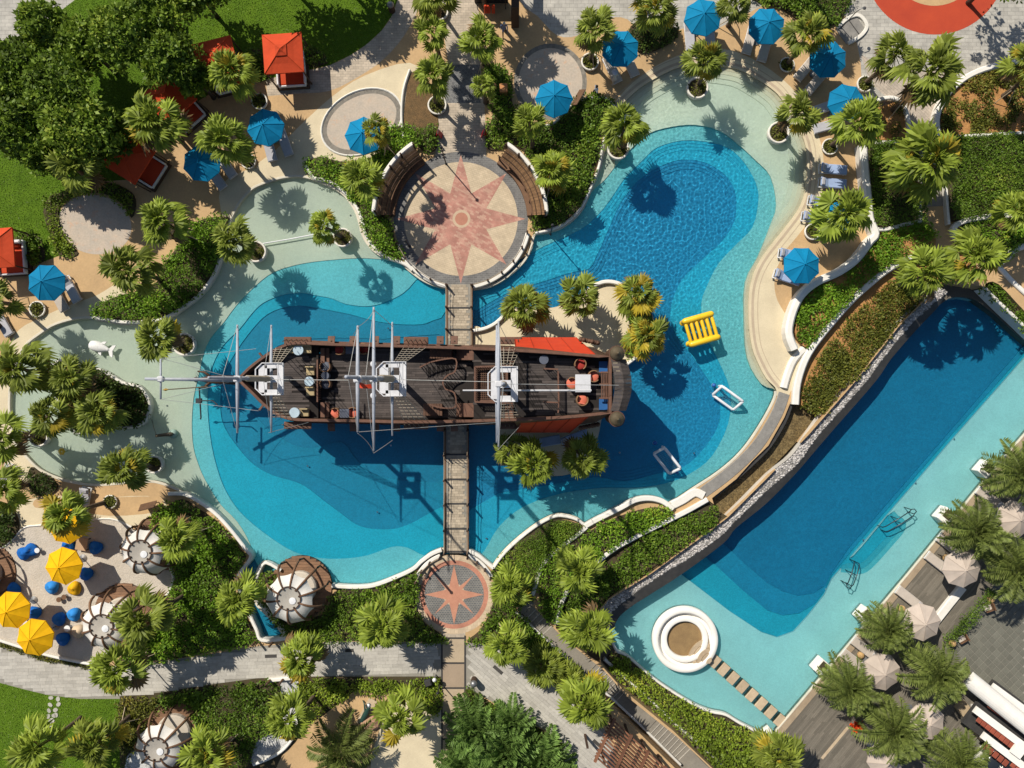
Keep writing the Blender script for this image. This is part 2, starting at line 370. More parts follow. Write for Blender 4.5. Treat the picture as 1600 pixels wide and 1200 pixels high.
# north walk to the plaza and paving along the top
zone('beige_walk', [(690,-200),(745,-200),(748,40),(750,95),(757,160),(760,245),(680,245),(688,150),(700,95),(690,30)], 0.0, M_brick)
zone('dark_paving_band', [(700,101),(750,101),(751,161),(694,161)], 0.0, brickmat('dark_pavers', (0.1,0.1,0.1), (0.14,0.14,0.135), (0.22,0.21,0.2), .25, .25, 45, var=.3))
zone('grey_path', spl([(800,-80),(812,0),(840,25),(870,55),(905,55),(950,30),(980,30),(1020,60),(1080,40),(1120,45),(1240,-10),(1320,25),(1345,100),(1345,160),(1370,215),(1425,215),(1440,180),(1470,150),(1520,110),(1600,90),(1760,70),(1760,-300),(800,-300)], 3), 0.0, M_greyp)
zone('beige_walk', [(1345,85),(1390,110),(1500,110),(1470,150),(1455,180),(1445,225),(1420,222),(1420,215),(1400,165),(1360,130)], 0.0, M_brickd)
zone('playground_floor', circ(1461, -57, 111, 60), 0.004, M_red)
zone('playground_disc', circ(1460, -63, 72, 50), 0.008, M_tan)
# lower left terrace
zone('pale_deck', spl([(80,775),(150,778),(230,775),(262,790),(250,830),(170,815),(100,822),(40,830),(10,855),(0,830),(20,790)], 3), 0.0, M_cream)
zone('tan_deck', spl([(60,778),(110,779),(180,777),(240,776),(256,785),(245,800),(170,806),(105,795),(55,793)], 3), 0.0, M_tan)
zone('white_sand', spl([(12,853),(35,826),(62,822),(120,816),(172,812),(207,826),(240,850),(262,880),(270,903),(262,926),(235,955),(200,985),(185,1010),(150,1038),(75,1024),(0,1001),(-60,990),(-60,900)], 3), 0.03, M_sand)
zone('grey_path', [(-100,990),(0,1008),(75,1031),(140,1044),(237,1035),(312,1025),(400,1010),(500,1002),(600,1003),(690,1005),(690,1058),(665,1057),(465,1058),(400,1061),(325,1071),(250,1084),(187,1092),(125,1092),(75,1086),(37,1077),(0,1067),(-100,1045)], 0.0, M_gpl)
GREYPATH = zones[-1][1]
zone('grey_path', [(727,1004),(770,1008),(825,1030),(880,1075),(945,1140),(960,1170),(960,1260),(860,1260),(880,1165),(850,1140),(800,1117),(782,1105),(750,1085),(727,1075)], 0.0, M_gpl)
GREYPATH2 = zones[-1][1]
zone('lawn', [(-300,1040),(-100,1045),(0,1067),(37,1077),(75,1086),(125,1092),(187,1092),(192,1130),(205,1200),(205,1500),(-300,1500)], 0.0, M_lawn)
zone('south_walk', rect(690, 985, 727, 1500), 0.004, M_brick)
# soil under the planting (shapes are also the planting outlines)
zone('terrace_soil', [(1244,640),(1247,600),(1272,540),(1322,479),(1386,422),(1450,399),(1505,395),(1540,440),(1480,440),(1466,449),(1436,474),(1400,510),(1360,560),(1331,597),(1282,652)], -.32, M_orange)
zone('terrace_soil', [(868,980),(886,925),(932,880),(1000,836),(1106,781),(1118,790),(1136,807),(1105,830),(1050,870),(1015,896),(975,917),(950,935),(934,953),(930,985),(938,1036),(900,1010)], -.2, M_soil)
zone('planting_soil', [(187,1088),(250,1082),(325,1070),(400,1060),(465,1057),(690,1057),(690,1300),(187,1300)], 0.002, M_soil)
zone('tan_court', spl([(478,1135),(505,1118),(532,1097),(560,1078),(590,1084),(612,1082),(640,1095),(620,1180),(600,1260),(430,1260),(436,1190),(462,1160)], 3), 0.004, M_tan)
zone('cream_court', [(600,1120),(640,1092),(665,1112),(690,1100),(690,1300),(575,1300),(580,1180)], 0.006, M_cream)
zone('white_gravel', spl([(195,1200),(200,1180),(215,1172),(235,1185),(240,1240),(190,1240)], 3), 0.006, M_wgravel)
zone('white_gravel', spl([(432,1065),(468,1062),(470,1095),(465,1140),(440,1175),(395,1195),(395,1165),(430,1120)], 3), 0.006, M_wgravel)
BEDS = {}
def bed(key, pts, z, m=None, smooth=3):
    p = spl(pts, smooth) if smooth else pts
    zone('planting_soil', p, z, m or M_soil); BEDS[key] = (zones[-1][1], z)
bed('mulch_wedge', [(640,120),(655,110),(672,130),(675,170),(682,178),(684,200),(660,205),(640,225),(630,215),(632,170)], 0.05, M_mulch)
bed('west_of_plaza', [(600,205),(640,195),(655,205),(648,222),(620,240),(598,270),(588,305),(585,330),(600,335),(612,352),(618,380),(632,402),(615,402),(596,395),(580,380),(570,362),(566,340),(556,318),(535,296),(505,278),(480,272),(476,255),(500,245),(530,252),(560,250),(590,240)], 0.15)
bed('plaza_left_corner', [(655,205),(672,195),(682,200),(682,230),(665,236),(650,222)], 0.3)
bed('east_of_plaza', [(765,100),(785,108),(800,130),(800,160),(815,180),(845,195),(870,188),(890,165),(920,152),(950,155),(962,165),(945,190),(938,220),(935,245),(925,275),(915,305),(900,330),(880,347),(855,356),(835,360),(832,340),(846,330),(845,300),(838,270),(825,245),(805,225),(785,232),(762,232),(760,205),(770,180),(762,150),(758,120)], 0.15)
bed('top_middle', [(985,42),(1005,30),(1040,35),(1060,48),(1050,65),(1020,80),(998,80),(985,62)], 0.15)
bed('top_hedge', [(1170,-20),(1320,-20),(1320,20),(1300,40),(1275,48),(1240,25),(1215,10),(1190,5)], 0.15)
bed('left_hook', [(98,300),(80,305),(68,325),(72,350),(82,375),(92,398),(110,402),(122,395),(108,380),(98,365),(92,345),(92,325),(105,312),(130,303),(160,302),(190,318),(205,340),(212,320),(205,300),(170,285),(130,288)], 0.08)
bed('curved_left', [(145,492),(158,475),(185,462),(215,455),(245,440),(255,415),(270,395),(285,375),(310,345),(350,338),(358,345),(350,372),(345,395),(335,420),(322,445),(303,465),(278,483),(250,495),(215,499),(180,498)], 0.2)
bed('cabana_green', [(474,68),(490,74),(508,84),(512,98),(490,106),(478,98)], 0.08, None, 0)
bed('cabana_green2', [(395,75),(412,85),(420,118),(390,122),(380,100)], 0.08)
bed('front_cabana', [(30,365),(60,370),(70,400),(60,412),(35,410)], 0.08)
bed('south_west', [(262,790),(285,780),(310,795),(335,812),(355,832),(375,858),(384,870),(368,895),(366,920),(375,945),(392,978),(402,1003),(330,1018),(285,1028),(240,1032),(190,1040),(200,1010),(240,975),(268,930),(275,900),(265,870),(240,830),(245,800)], 0.1)
bed('south_mid', [(425,890),(440,905),(425,930),(430,955),(455,970),(480,968),(510,955),(522,925),(560,923),(590,920),(625,905),(650,893),(655,915),(652,950),(665,975),(690,992),(690,1003),(600,1001),(500,1001),(455,1000),(440,975),(420,950),(408,938),(406,910),(415,892)], 0.1)
bed('south_hedge', [(250,1090),(330,1074),(400,1066),(435,1064),(435,1105),(428,1140),(400,1160),(385,1200),(340,1200),(320,1150),(290,1100),(258,1110)], 0.1)
bed('south_strip', [(472,1062),(560,1062),(660,1062),(688,1066),(688,1110),(670,1115),(650,1090),(610,1080),(585,1085),(560,1075),(530,1095),(500,1120),(478,1125),(470,1090)], 0.1)
bed('left_lawn_shrub', [(187,1095),(225,1090),(250,1095),(240,1120),(225,1150),(195,1180),(188,1140)], 0.1)
bed('left_pond_bed', [(48,730),(62,738),(85,752),(88,765),(70,775),(50,770),(42,750)], 0.15)
bed('terrace_left', [(-30,795),(15,795),(28,815),(25,835),(8,850),(-30,860)], 0.15)
bed('path_edge', [(0,1003),(75,1026),(140,1041),(140,1045),(75,1032),(0,1010)], 0.05, None, 0)
bed('ferns', [(727,1078),(750,1088),(782,1108),(800,1120),(850,1142),(880,1170),(860,1230),(690,1230),(700,1180),(727,1150)], 0.05)
bed('compass_right', [(770,890),(800,855),(812,870),(830,935),(805,950),(840,985),(910,1055),(940,1090),(945,1135),(890,1075),(830,1030),(775,1008),(730,1003),(750,985),(768,950),(772,915)], 0.1)
bed('palm_patch', [(1385,165),(1400,160),(1412,175),(1420,210),(1410,216),(1355,216),(1350,190),(1365,170)], 0.25, M_orange)
bed('top_right_soil', [(1472,180),(1490,145),(1530,118),(1580,100),(1700,90),(1700,205),(1600,208),(1500,214),(1468,212)], 0.3, M_orange)
bed('hedge_a', [(1355,224),(1425,221),(1440,240),(1440,345),(1385,355),(1362,352),(1356,300)], 0.25, None, 0)
bed('hedge_b', [(1478,215),(1700,205),(1700,340),(1560,336),(1500,345),(1482,345)], 0.25, None, 0)
bed('bed_c', [(1510,348),(1560,340),(1640,338),(1640,380),(1590,385),(1570,410),(1520,400),(1505,370)], 0.2)
bed('bed_a', [(1242,520),(1250,482),(1275,449),(1312,432),(1340,412),(1362,385),(1386,362),(1440,349),(1457,357),(1462,382),(1447,395),(1420,400),(1387,418),(1350,445),(1325,470),(1300,498),(1275,530),(1258,542)], 0.35, M_orange)
bed('bed_b', [(1252,635),(1258,600),(1278,562),(1303,527),(1333,492),(1372,457),(1412,433),(1445,420),(1478,437),(1460,452),(1433,476),(1398,512),(1358,562),(1330,597),(1300,630),(1283,650),(1265,642)], -0.3, M_orange)
bed('bed_d', [(1535,445),(1555,445),(1600,492),(1660,550),(1660,580),(1590,508),(1560,480),(1535,462)], -0.4)
bed('oval_hedge', [(803,855),(830,834),(850,820),(870,812),(895,816),(911,826),(880,850),(855,870),(842,892),(833,922),(812,925),(808,890)], 0.25)
bed('bed_e2', [(845,945),(842,905),(857,876),(885,855),(920,832),(950,815),(990,800),(1025,793),(1048,800),(1045,808),(1000,832),(958,855),(932,875),(898,905),(880,935),(865,970),(850,965)], 0.25)
bed('bed_e3', [(1108,790),(1126,808),(1105,826),(1050,865),(1015,890),(975,912),(945,932),(932,950),(905,985),(880,985),(885,940),(905,910),(940,884),(1000,843),(1050,817)], -0.1)
# the lagoon and its floors
zone('pool_floor', LAGOON, -0.42, PF[0], zpx=ZW)
EAST = [(738,350),(1300,80),(1300,660),(1000,860),(738,905)]
OE = spl([(962,172),(975,160),(1000,138),(1026,122),(1050,110),(1075,103),(1105,102),(1132,105),(1155,110),(1175,120),(1200,136),(1220,155),(1245,197),(1257,225),(1260,250),(1260,275),(1255,307),(1245,330),(1225,357),(1205,382),(1190,402),(1178,425),(1171,450),(1169,478),(1170,512),(1175,545),(1185,570),(1197,592),(1213,611)], 3, False)
for kk, (dd, zz, cc) in enumerate(((0, -.135, (.60,.53,.38)), (5, -.16, (.62,.585,.44)), (11, -.2, (.62,.62,.48)), (18, -.26, (.61,.64,.51)), (26, -.32, (.60,.645,.52)))):
    n_ = len(OE); Q = []
    for i in range(n_):
        a, b = OE[max(i - 1, 0)], OE[min(i + 1, n_ - 1)]; tx, ty = b[0] - a[0], b[1] - a[1]; l = math.hypot(tx, ty); Q.append((OE[i][0] - ty / l * dd, OE[i][1] + tx / l * dd))
    zone('pool_floor', Q + [(1150,600),(1120,450),(1130,350),(1110,270),(1020,280),(960,260)], zz, pool('tile_shore_%d' % kk, cc, None, .05), zpx=ZW)
P1 = [(625,411),(587,405),(560,404),(525,406),(475,412),(430,425),(400,447),(370,478),(350,505),(332,526),(320,550),(312,585),(304,620),(301,660),(303,696),(310,722),(322,750),(345,787),(372,815),(392,850),(405,892),(440,893),(480,912),(555,919),(645,893),(690,862),(716,862),(716,440),(665,440)]
zone('pool_floor', spl(P1, 3), -0.49, PF[1])
P2 = [(660,433),(640,450),(625,462),(595,475),(570,479),(540,475),(520,467),(495,462),(470,458),(440,462),(412,474),(395,490),(375,515),(350,540),(334,570),(327,600),(326,640),(332,695),(345,745),(362,780),(385,808),(425,840),(462,862),(500,871),(537,872),(575,867),(612,854),(637,855),(668,868),(716,862),(716,432)]
zone('pool_floor', spl(P2, 3), -0.58, PF[2])
P3 = [(716,488),(690,497),(677,501),(660,507),(625,507),(587,502),(550,492),(525,487),(500,482),(470,478),(445,481),(420,491),(398,512),(370,550),(350,590),(346,640),(354,670),(376,702),(400,727),(430,743),(462,752),(482,762),(505,780),(532,800),(560,820),(590,826),(620,825),(647,815),(670,802),(690,792),(716,785)]
zone('pool_floor', spl(P3, 3), -0.66, PF[3])
P4 = [(716,540),(600,530),(480,530),(420,550),(375,600),(400,650),(450,690),(490,700),(535,690),(560,720),(600,745),(716,735)]
zone('pool_floor', spl(P4, 3), -0.72, PF[4])
E1 = [(716,432),(760,449),(792,434),(817,412),(836,368),(880,354),(907,332),(922,302),(945,280),(965,255),(990,228),(1015,207),(1050,197),(1087,194),(1125,203),(1155,225),(1182,250),(1205,275),(1214,320),(1205,350),(1185,400),(1165,440),(1163,500),(1168,560),(1190,600),(1213,611),(1203,640),(1175,686),(1150,716),(1120,741),(1083,765),(1050,786),(1015,781),(970,795),(927,816),(913,820),(882,806),(847,815),(800,851),(770,886),(730,861),(716,862)]
zone('pool_floor', spl(E1, 3), -0.50, PE[1], zpx=ZW)
zone('pool_floor', [(399,915),(402,940),(415,955),(432,972),(447,996),(428,999),(408,1000),(400,985),(388,960),(374,925),(371,900),(392,868),(404,890)], -.6, PF[3], zpx=ZW)
E2 = [(716,445),(770,432),(815,405),(850,385),(905,360),(935,335),(955,310),(975,280),(1003,252),(1025,232),(1062,221),(1100,222),(1137,232),(1162,255),(1180,287),(1184,315),(1175,355),(1150,382),(1122,412),(1105,445),(1095,475),(1100,520),(1120,560),(1140,610),(1137,662),(1112,712),(1082,737),(1050,752),(1012,760),(975,762),(940,762),(880,770),(820,790),(780,822),(757,860),(745,866),(716,866)]
slope(spl(E2, 3), -.52, -.68, PE[2])
E3 = [(716,505),(745,485),(800,455),(850,440),(890,427),(920,420),(932,400),(950,360),(968,320),(995,285),(1025,264),(1062,251),(1100,255),(1132,275),(1147,300),(1149,325),(1145,350),(1125,380),(1095,407),(1065,437),(1050,470),(1047,500),(1060,530),(1090,570),(1120,620),(1122,662),(1095,705),(1065,730),(1025,740),(975,751),(930,745),(870,755),(780,770),(716,780)]
slope(spl(E3, 3), -.68, -.88, PE[3])
zone('sand_island', SHIP_ISLE, 0.0, M_cream)
bed('isle_east', [(968,450),(990,456),(1012,472),(1020,500),(1022,530),(1008,543),(990,552),(978,556),(976,530),(985,510),(975,480)], 0.2)
bed('left_isle', LEFT_ISLE, 0.15, None, 0)
# plazas
zone('plaza_ring', circ(720, 342, 105, 72), 0.0, brickmat('charcoal_pavers', (0.105,0.1,0.095), (0.145,0.14,0.13), (0.2,0.19,0.18), .3, .15, 0, var=.25))
zone('plaza_floor', circ(720, 342, 89, 72), 0.0, brickmat('cream_pavers', (0.5,0.40,0.27), (0.44,0.35,0.235), (0.38,0.3,0.2), .3, .15, 20, var=.15))
zone('plaza_floor', circ(709.5, 929, 62, 60), 0.0, brickmat('cream_pavers_b', (0.52,0.40,0.27), (0.45,0.345,0.235), (0.38,0.3,0.2), .3, .3, 0, var=.15))
zone('plaza_ring', circ(709.5, 929, 53.5, 60), 0.0, brickmat('red_pavers', (0.44,0.19,0.12), (0.39,0.165,0.105), (0.36,0.17,0.12), .2, .2, 0, var=.2))
zone('plaza_floor', circ(709.5, 929, 46.5, 60), 0.0, brickmat('slate_setts', (0.085,0.088,0.088), (0.12,0.122,0.12), (0.24,0.22,0.19), .2, .14, 0, ms=.016, var=.25))
# weir, catch basin and the lower level
zone('catch_basin', [(1237,622),(1283,652),(1255,685),(1238,712),(1200,742),(1165,778),(1135,806),(1117,795),(1112,778),(1150,748),(1175,720),(1200,696),(1225,652)], -0.9, M_gravel, zpx=-.1)
LOW = [(1458,446),(1480,440),(1530,448),(1560,470),(1600,508),(1800,690),(2600,800),(2600,2200),(900,2200),(1000,1240),(1120,1205),(1050,1138),(975,1077),(938,1036),(935,990),(932,960),(950,935),(1015,895),(1105,830),(1135,807),(1200,742),(1262,677),(1332,597),(1400,511),(1435,476)]
zone('lower_deck', LOW, ZD, M_deckw, zpx=-.4)
zone('stair_path', [(830,935),(877,985),(940,1035),(975,1075),(1050,1135),(1120,1200),(1200,1280),(1140,1280),(1065,1200),(955,1092),(910,1050),(805,950)], -1.7, M_grey_step)
bed('bed_f', [(950,1030),(962,1022),(980,1028),(1015,1058),(1050,1083),(1087,1105),(1112,1116),(1135,1122),(1157,1135),(1187,1152),(1205,1165),(1205,1230),(1150,1230),(1120,1196),(1050,1130),(975,1068)], -1.25)
zone('pool_floor', RPOOL, -2.1, PR[0], px=False)
def rp(pts, z, m): zone('pool_floor', [W(a, b, -.72) if (a, b) in WALLSIDE and a < 1480 else W(a, b, ZR - .3) for a, b in pts], z, m, px=False)
WALLSIDE = [(1062,898),(1100,870),(1130,847),(1150,823),(1197,785),(1245,737),(1275,702),(1307,666),(1360,608),(1400,555),(1440,510),(1466,480),(1480,469),(1500,466),(1520,470),(1550,492),(1575,515),(1690,615)]
rp(WALLSIDE + [(1690,455),(1600,560),(1565,600),(1490,685),(1430,755),(1345,853),(1300,905),(1288,930),(1262,963),(1240,987),(1215,996),(1190,988),(1140,955),(1085,913)], -2.35, PR[1])
for kk, (o_, zz) in enumerate(((0, -2.13), (7, -2.19), (14, -2.25), (22, -2.31))):
    zone('pool_floor', spl([(1392 - o_ * .4, 800 + o_ * .2), (1408 - o_, 801 + o_ * .5), (1420 - o_, 812 + o_ * .3), (1419 - o_ * 1.1, 830 - o_ * .1), (1402 - o_, 853 - o_ * .5), (1366 - o_ * .8, 893 - o_ * .8), (1345 - o_ * .4, 904 - o_ * 1.1), (1325 - o_ * .1, 901 - o_), (1312, 893 - o_ * .5), (1345, 853)], 3), zz, [PR[0], pool('tile_step', (0.07, 0.42, 0.48)), pool('tile_step_b', (0.03, 0.34, 0.43)), PR[1]][kk])
rp(WALLSIDE[1:] + [(1690,448),(1600,555),(1560,600),(1480,690),(1420,760),(1340,853),(1298,905),(1292,922),(1275,945),(1250,960),(1225,963),(1200,955),(1160,922),(1118,883)], -2.6, PR[2])
rp(WALLSIDE[2:] + [(1690,440),(1600,545),(1555,597),(1475,690),(1410,765),(1330,858),(1303,897),(1295,915),(1275,929),(1250,933),(1225,926),(1200,912),(1165,882),(1140,858)], -2.8, PR[3])
zone('terrace_floor', [(1470,1008),(1530,934),(1560,900),(1700,760),(1900,900),(1900,1400),(1640,1400),(1470,1200),(1560,1090)], -1.95, M_gpl)
TERRACE = zones[-1][1]

def build_zones():
    co = []; faces = []
    for z in zones:
        p = z[1]; ar = sum(a[0] * b[1] - b[0] * a[1] for a, b in zip(p, p[1:] + p[:1]))
        if ar < 0: p = p[::-1]
        k = len(co); co += [Vector(q) for q in p]; faces.append(list(range(k, k + len(z[1]))))
    V, Eg, F, ov, oe, of = delaunay_2d_cdt(co, [], faces, 1, 1e-4)
    tri = []; own = []
    for f, o in zip(F, of):
        if not o: continue
        tri.append(tuple(f)); own.append(max(o))
    emap = {}
    for i, f in enumerate(tri):
        for a, b in zip(f, f[1:] + f[:1]): emap[(a, b)] = i
    mb = {}
    for i, f in enumerate(tri):
        z = zones[own[i]]; h = z[2]
        m = mb.setdefault(own[i], ([], [], {}))
        def vid(a, hh, m=m):
            k = (a, hh)
            if k not in m[2]: m[2][k] = len(m[0]); m[0].append((V[a].x, V[a].y, hh))
            return m[2][k]
        m[1].append(tuple(vid(a, h) for a in f))
        for a, b in zip(f, f[1:] + f[:1]):
            j = emap.get((b, a))
            if j is None: continue
            h2 = zones[own[j]][2]
            if h2 < h - 1e-5: m[1].append((vid(a, h), vid(a, h2), vid(b, h2), vid(b, h)))
    for k in sorted(mb):
        name, _, h, m, kind, label, cat = zones[k]
        me = bpy.data.meshes.new(name); me.from_pydata(mb[k][0], [], mb[k][1]); me.materials.append(m); me.update()
        o = put(name, me); tag(o, label, cat, kind=kind)
        if name == 'pool_floor': o.cycles.is_caustics_receiver = True
build_zones()

# ---------------------------------------------------------------- water
def water_mat():
    m = bpy.data.materials.new('pool_water'); m.use_nodes = True; nt = m.node_tree
    nt.nodes.remove(nt.nodes['Principled BSDF'])
    g = N_(nt, 'ShaderNodeBsdfGlass', i_Color=(0.93, 0.985, 1.0, 1), i_Roughness=0.0, i_IOR=1.33)
    nt.links.new(g.outputs[0], nt.nodes['Material Output'].inputs[0]); return m
M_water = water_mat()
def water(poly, z, cell, amp, x0=None, x1=None):
    q = np.array(poly); lo, hi = q.min(0) - .3, q.max(0) + .3
    if x0 is not None: lo[0] = x0
    if x1 is not None: hi[0] = x1
    nx, ny = int((hi[0] - lo[0]) / cell) + 1, int((hi[1] - lo[1]) / cell) + 1
    xs = lo[0] + np.arange(nx) * cell; ys = lo[1] + np.arange(ny) * cell
    xs[-1] = max(xs[-1], hi[0]) if x1 is not None else xs[-1]
    X, Y = np.meshgrid(xs, ys); P = np.stack([X.ravel(), Y.ravel()], 1)
    ins = inpoly(P, poly).reshape(ny, nx)
    g = np.zeros_like(ins); k = max(1, int(round(.22 / cell)))
    pad = np.pad(ins, k)
    for dx in (-k, 0, k):
        for dy in (-k, 0, k): g |= pad[k + dy:k + dy + ny, k + dx:k + dx + nx]
    cellok = g[:-1, :-1] | g[1:, :-1] | g[:-1, 1:] | g[1:, 1:]
    Z = np.zeros(nx * ny); used = np.zeros((ny, nx), bool)
    used[:-1, :-1] |= cellok; used[1:, :-1] |= cellok; used[:-1, 1:] |= cellok; used[1:, 1:] |= cellok
    ids = np.flatnonzero(used.ravel())
    for i in ids: Z[i] = z + amp(P[i, 0], P[i, 1])
    remap = -np.ones(nx * ny, np.int64); remap[ids] = np.arange(len(ids))
    cy, cx = np.nonzero(cellok); b = cy * nx + cx
    F = remap[np.stack([b, b + 1, b + nx + 1, b + nx], 1)]
    me = bpy.data.meshes.new('pool_water')
    me.vertices.add(len(ids)); me.vertices.foreach_set('co', np.column_stack([P[ids], Z[ids]]).astype(np.float32).ravel())
    me.loops.add(F.size); me.loops.foreach_set('vertex_index', F.astype(np.int32).ravel())
    me.polygons.add(len(F)); me.polygons.foreach_set('loop_start', np.arange(0, F.size, 4, dtype=np.int32))
    me.polygons.foreach_set('use_smooth', np.ones(len(F), bool))
    me.materials.append(M_water); me.update(calc_edges=True)
    o = put('pool_water', me); tag(o, kind='structure'); o.cycles.is_caustics_caster = True
    return o
LAGW = WP(LAGOON, ZW)
XS = W(716, 0)[0]
rc = W(1000, 335)
def amp_east(x, y):
    r = math.hypot(x - rc[0], y - rc[1])
    f = 0.5 + 0.5 * max(0.0, 1 - (r / 15.0) ** 2)
    if y < -5.5: f *= max(.25, 1 + (y + 5.5) * .18)
    v = .0165 * noise.noise(Vector((x * 2.7, y * 2.7, 0))) + .0105 * noise.noise(Vector((x * 5.2, y * 5.2, 5))) + .012 * noise.noise(Vector((x * .9, y * .9, 7)))
    v += .0055 * math.sin(r * 13 + 1.4 * noise.noise(Vector((x * .5, y * .5, 3)))) * max(0, 1 - r / 9)
    return f * v
def amp_west(x, y): return .008 * noise.noise(Vector((x * .8, y * .8, 1))) + .004 * noise.noise(Vector((x * 2.4, y * 2.4, 1))) + .0016 * noise.noise(Vector((x * 5, y * 5, 4)))
water(LAGW, ZW, .055, amp_east, x0=XS)
water(LAGW, ZW, .1, amp_west, x1=XS)
def amp_right(x, y): return .006 * noise.noise(Vector((x * 1.1, y * 1.1, 9))) + .0034 * noise.noise(Vector((x * 2.8, y * 2.8, 2))) + .0013 * noise.noise(Vector((x * 5.5, y * 5.5, 2)))
water(RPOOL, ZR, .1, amp_right)
# ---------------------------------------------------------------- walls, kerbs, plazas, bridges, steps
M_timber = mat('brown_timber', (0.16, 0.085, 0.045), 0.75, (0.11, 0.06, 0.033), scale=2.5, fine=.2, fscale=20, rnd=.2)
M_timber_d = mat('dark_timber', (0.075, 0.042, 0.026), 0.75, (0.05, 0.03, 0.02), scale=2.5, fine=.2)
M_thatch = mat('woven_reed', (0.22, 0.125, 0.06), 0.9, (0.16, 0.09, 0.045), scale=3, fine=.25, rnd=.25)
M_rope = mat('rope', (0.33, 0.26, 0.18), 0.9)
M_concrete = mat('pale_concrete', (0.5, 0.46, 0.39), 0.8, scale=.8)
M_pot = mat('pot_white', (0.7, 0.66, 0.58), 0.75, scale=1.5, stain=((0.5, 0.45, 0.36), 1.5, .66))
def wall(label, pts, wpx, z0, z1, m=None, closed=False, name='white_wall', cat='wall', rnd=.06, n=4, group=None):
    zt = z1 if not isinstance(z1, (list, tuple)) else sum(z1) / len(z1)
    p = WP(spl(pts, n, closed), zt)
    o = MB().ribbon(p, wpx / PPM, z0, z1, closed, round_=rnd).build(name, m or M_white, smooth=False)
    return tag(o, label, cat, group)
_i0 = min(range(len(LAGOON)), key=lambda i: math.hypot(LAGOON[i][0] - 1213, LAGOON[i][1] - 611)); _i1 = min(range(len(LAGOON)), key=lambda i: math.hypot(LAGOON[i][0] - 962, LAGOON[i][1] - 172))
_cp = LAGW[_i0:] + LAGW[:_i1 + 1]
me = MB().ribbon(_cp, .2, -.45, .025, False, off=-.09, round_=.03).mesh('pool_coping', mat('coping', (0.6, 0.55, 0.44), .75, scale=1))
tag(put('pool_coping', me), kind='structure')
rpc = [W(a, b, ZD) for a, b in [(1700,563),(1600,682),(1537,755),(1420,898),(1213,1144)]]
tag(MB().ribbon(rpc, .12, -2.2, ZD + .02, off=-.06, round_=.02).build('pool_coping', mat('coping', (0, 0, 0))), kind='structure')
tag(MB().ribbon(rpc, .46, -2.0, ZD + .012, off=.24).build('deck_border', mat('deck_border', (0.34, 0.26, 0.17), .8, (0.28, 0.21, 0.14), scale=1, cell=(2, .08))), kind='structure')
wall('low white kerb curving along the shrubs west of the big star plaza', [(477,258),(490,277),(512,282),(538,300),(557,324),(566,347),(571,366),(584,386),(604,401),(632,412),(644,422)], 5, -.5, .32, name='planter_kerb', cat='kerb')
wall('low white kerb round the shrubs east of the big star plaza', [(836,364),(858,359),(882,349),(906,327),(921,298),(935,263),(940,238),(944,218),(953,196),(958,178)], 4, -.5, .3, name='planter_kerb', cat='kerb')
wall('white kerb of the crescent shrub bed beside the shallow pale water', [(141,495),(165,499),(190,503),(217,503),(250,499),(276,486),(301,468),(321,448),(336,424),(343,403)], 5, -.5, .34, name='planter_kerb', cat='kerb')
wall('white kerb ringing the palm island in the shallow pool', LEFT_ISLE[::2], 4.5, -.5, .3, closed=True, name='planter_kerb', cat='kerb', n=2)
wall('white kerb between the seashell shelters and the pool', [(262,772),(288,773),(313,786),(336,803),(358,826),(383,858),(391,872),(372,900),(374,925),(388,958),(400,984),(409,1001),(447,998)], 5.5, -.5, .42, name='planter_kerb', cat='kerb')
wall('short white kerb angled beside the timber shelter deck', [(448,994),(432,970),(414,953),(400,936),(399,912),(406,890),(416,880),(438,892)], 4.5, -.5, .4, name='planter_kerb', cat='kerb', n=3)
wall('white kerb running from the timber shelter deck to the small star plaza', [(518,916),(555,918),(585,915),(620,902),(645,890),(658,878),(675,866),(690,860)], 6, -.5, .35, name='planter_kerb', cat='kerb')
wall('white curved wall edge from the south bridge to the oval hedge', [(732,861),(748,869),(760,879),(771,888)], 6, -.5, .35, name='planter_kerb', cat='kerb')
wall('white kerb round the clipped oval hedge at the pool', [(771,888),(783,871),(801,852),(826,831),(848,816),(868,807),(883,807),(901,812),(914,821)], 4.5, -.5, .35, name='planter_kerb', cat='kerb')
wall('thick white wall bulging round the bright shrubs below the dark water', [(914,823),(930,814),(948,805),(972,793),(993,782),(1015,779),(1036,784),(1052,796)], 8, -.5, .38)
wall('white retaining wall between oval hedge and bright shrubs, ending at the stairs', [(917,824),(900,838),(882,851),(858,871),(844,892),(838,912),(832,930)], 6.5, -.4, .4)
wall('white retaining wall running from the weir down to the stairs between two shrub beds', [(1106,781),(1076,798),(1046,813),(1000,836),(960,858),(932,880),(905,903),(886,925),(875,950),(870,976)], 7.5, -.6, .28)
wall('short white block wall closing the weir beside the pool', [(1050,790),(1068,781),(1086,770),(1100,775)], 13, -.9, .2)
wall('thin white parapet along the sand behind the bridge landing', [(739,517),(758,513),(774,505),(790,491),(803,484)], 5.5, -.5, .35, name='planter_kerb', cat='kerb')
wall('white curved parapet round the sand above the two yellow-tipped palms', [(925,447),(945,440),(965,442),(985,452)], 6, -.5, .35, name='planter_kerb', cat='kerb')
wall('white kerb below the yellow-tipped palms at the ship stern', [(1024,535),(1012,549),(995,558),(980,569)], 5, -.5, .3, name='planter_kerb', cat='kerb')
wall('tall white rendered wall sweeping past the single blue parasol to the clipped hedge', [(1243,546),(1234,520),(1240,488),(1254,460),(1278,440),(1313,424),(1340,404),(1360,378),(1370,365),(1361,340),(1357,300),(1353,260),(1350,225)], 12, -.3, .95, rnd=.14)
wall('broad white rounded end wall beside the beach', [(1226,606),(1232,585),(1242,562),(1258,545)], 12, -.9, .3, rnd=.15)
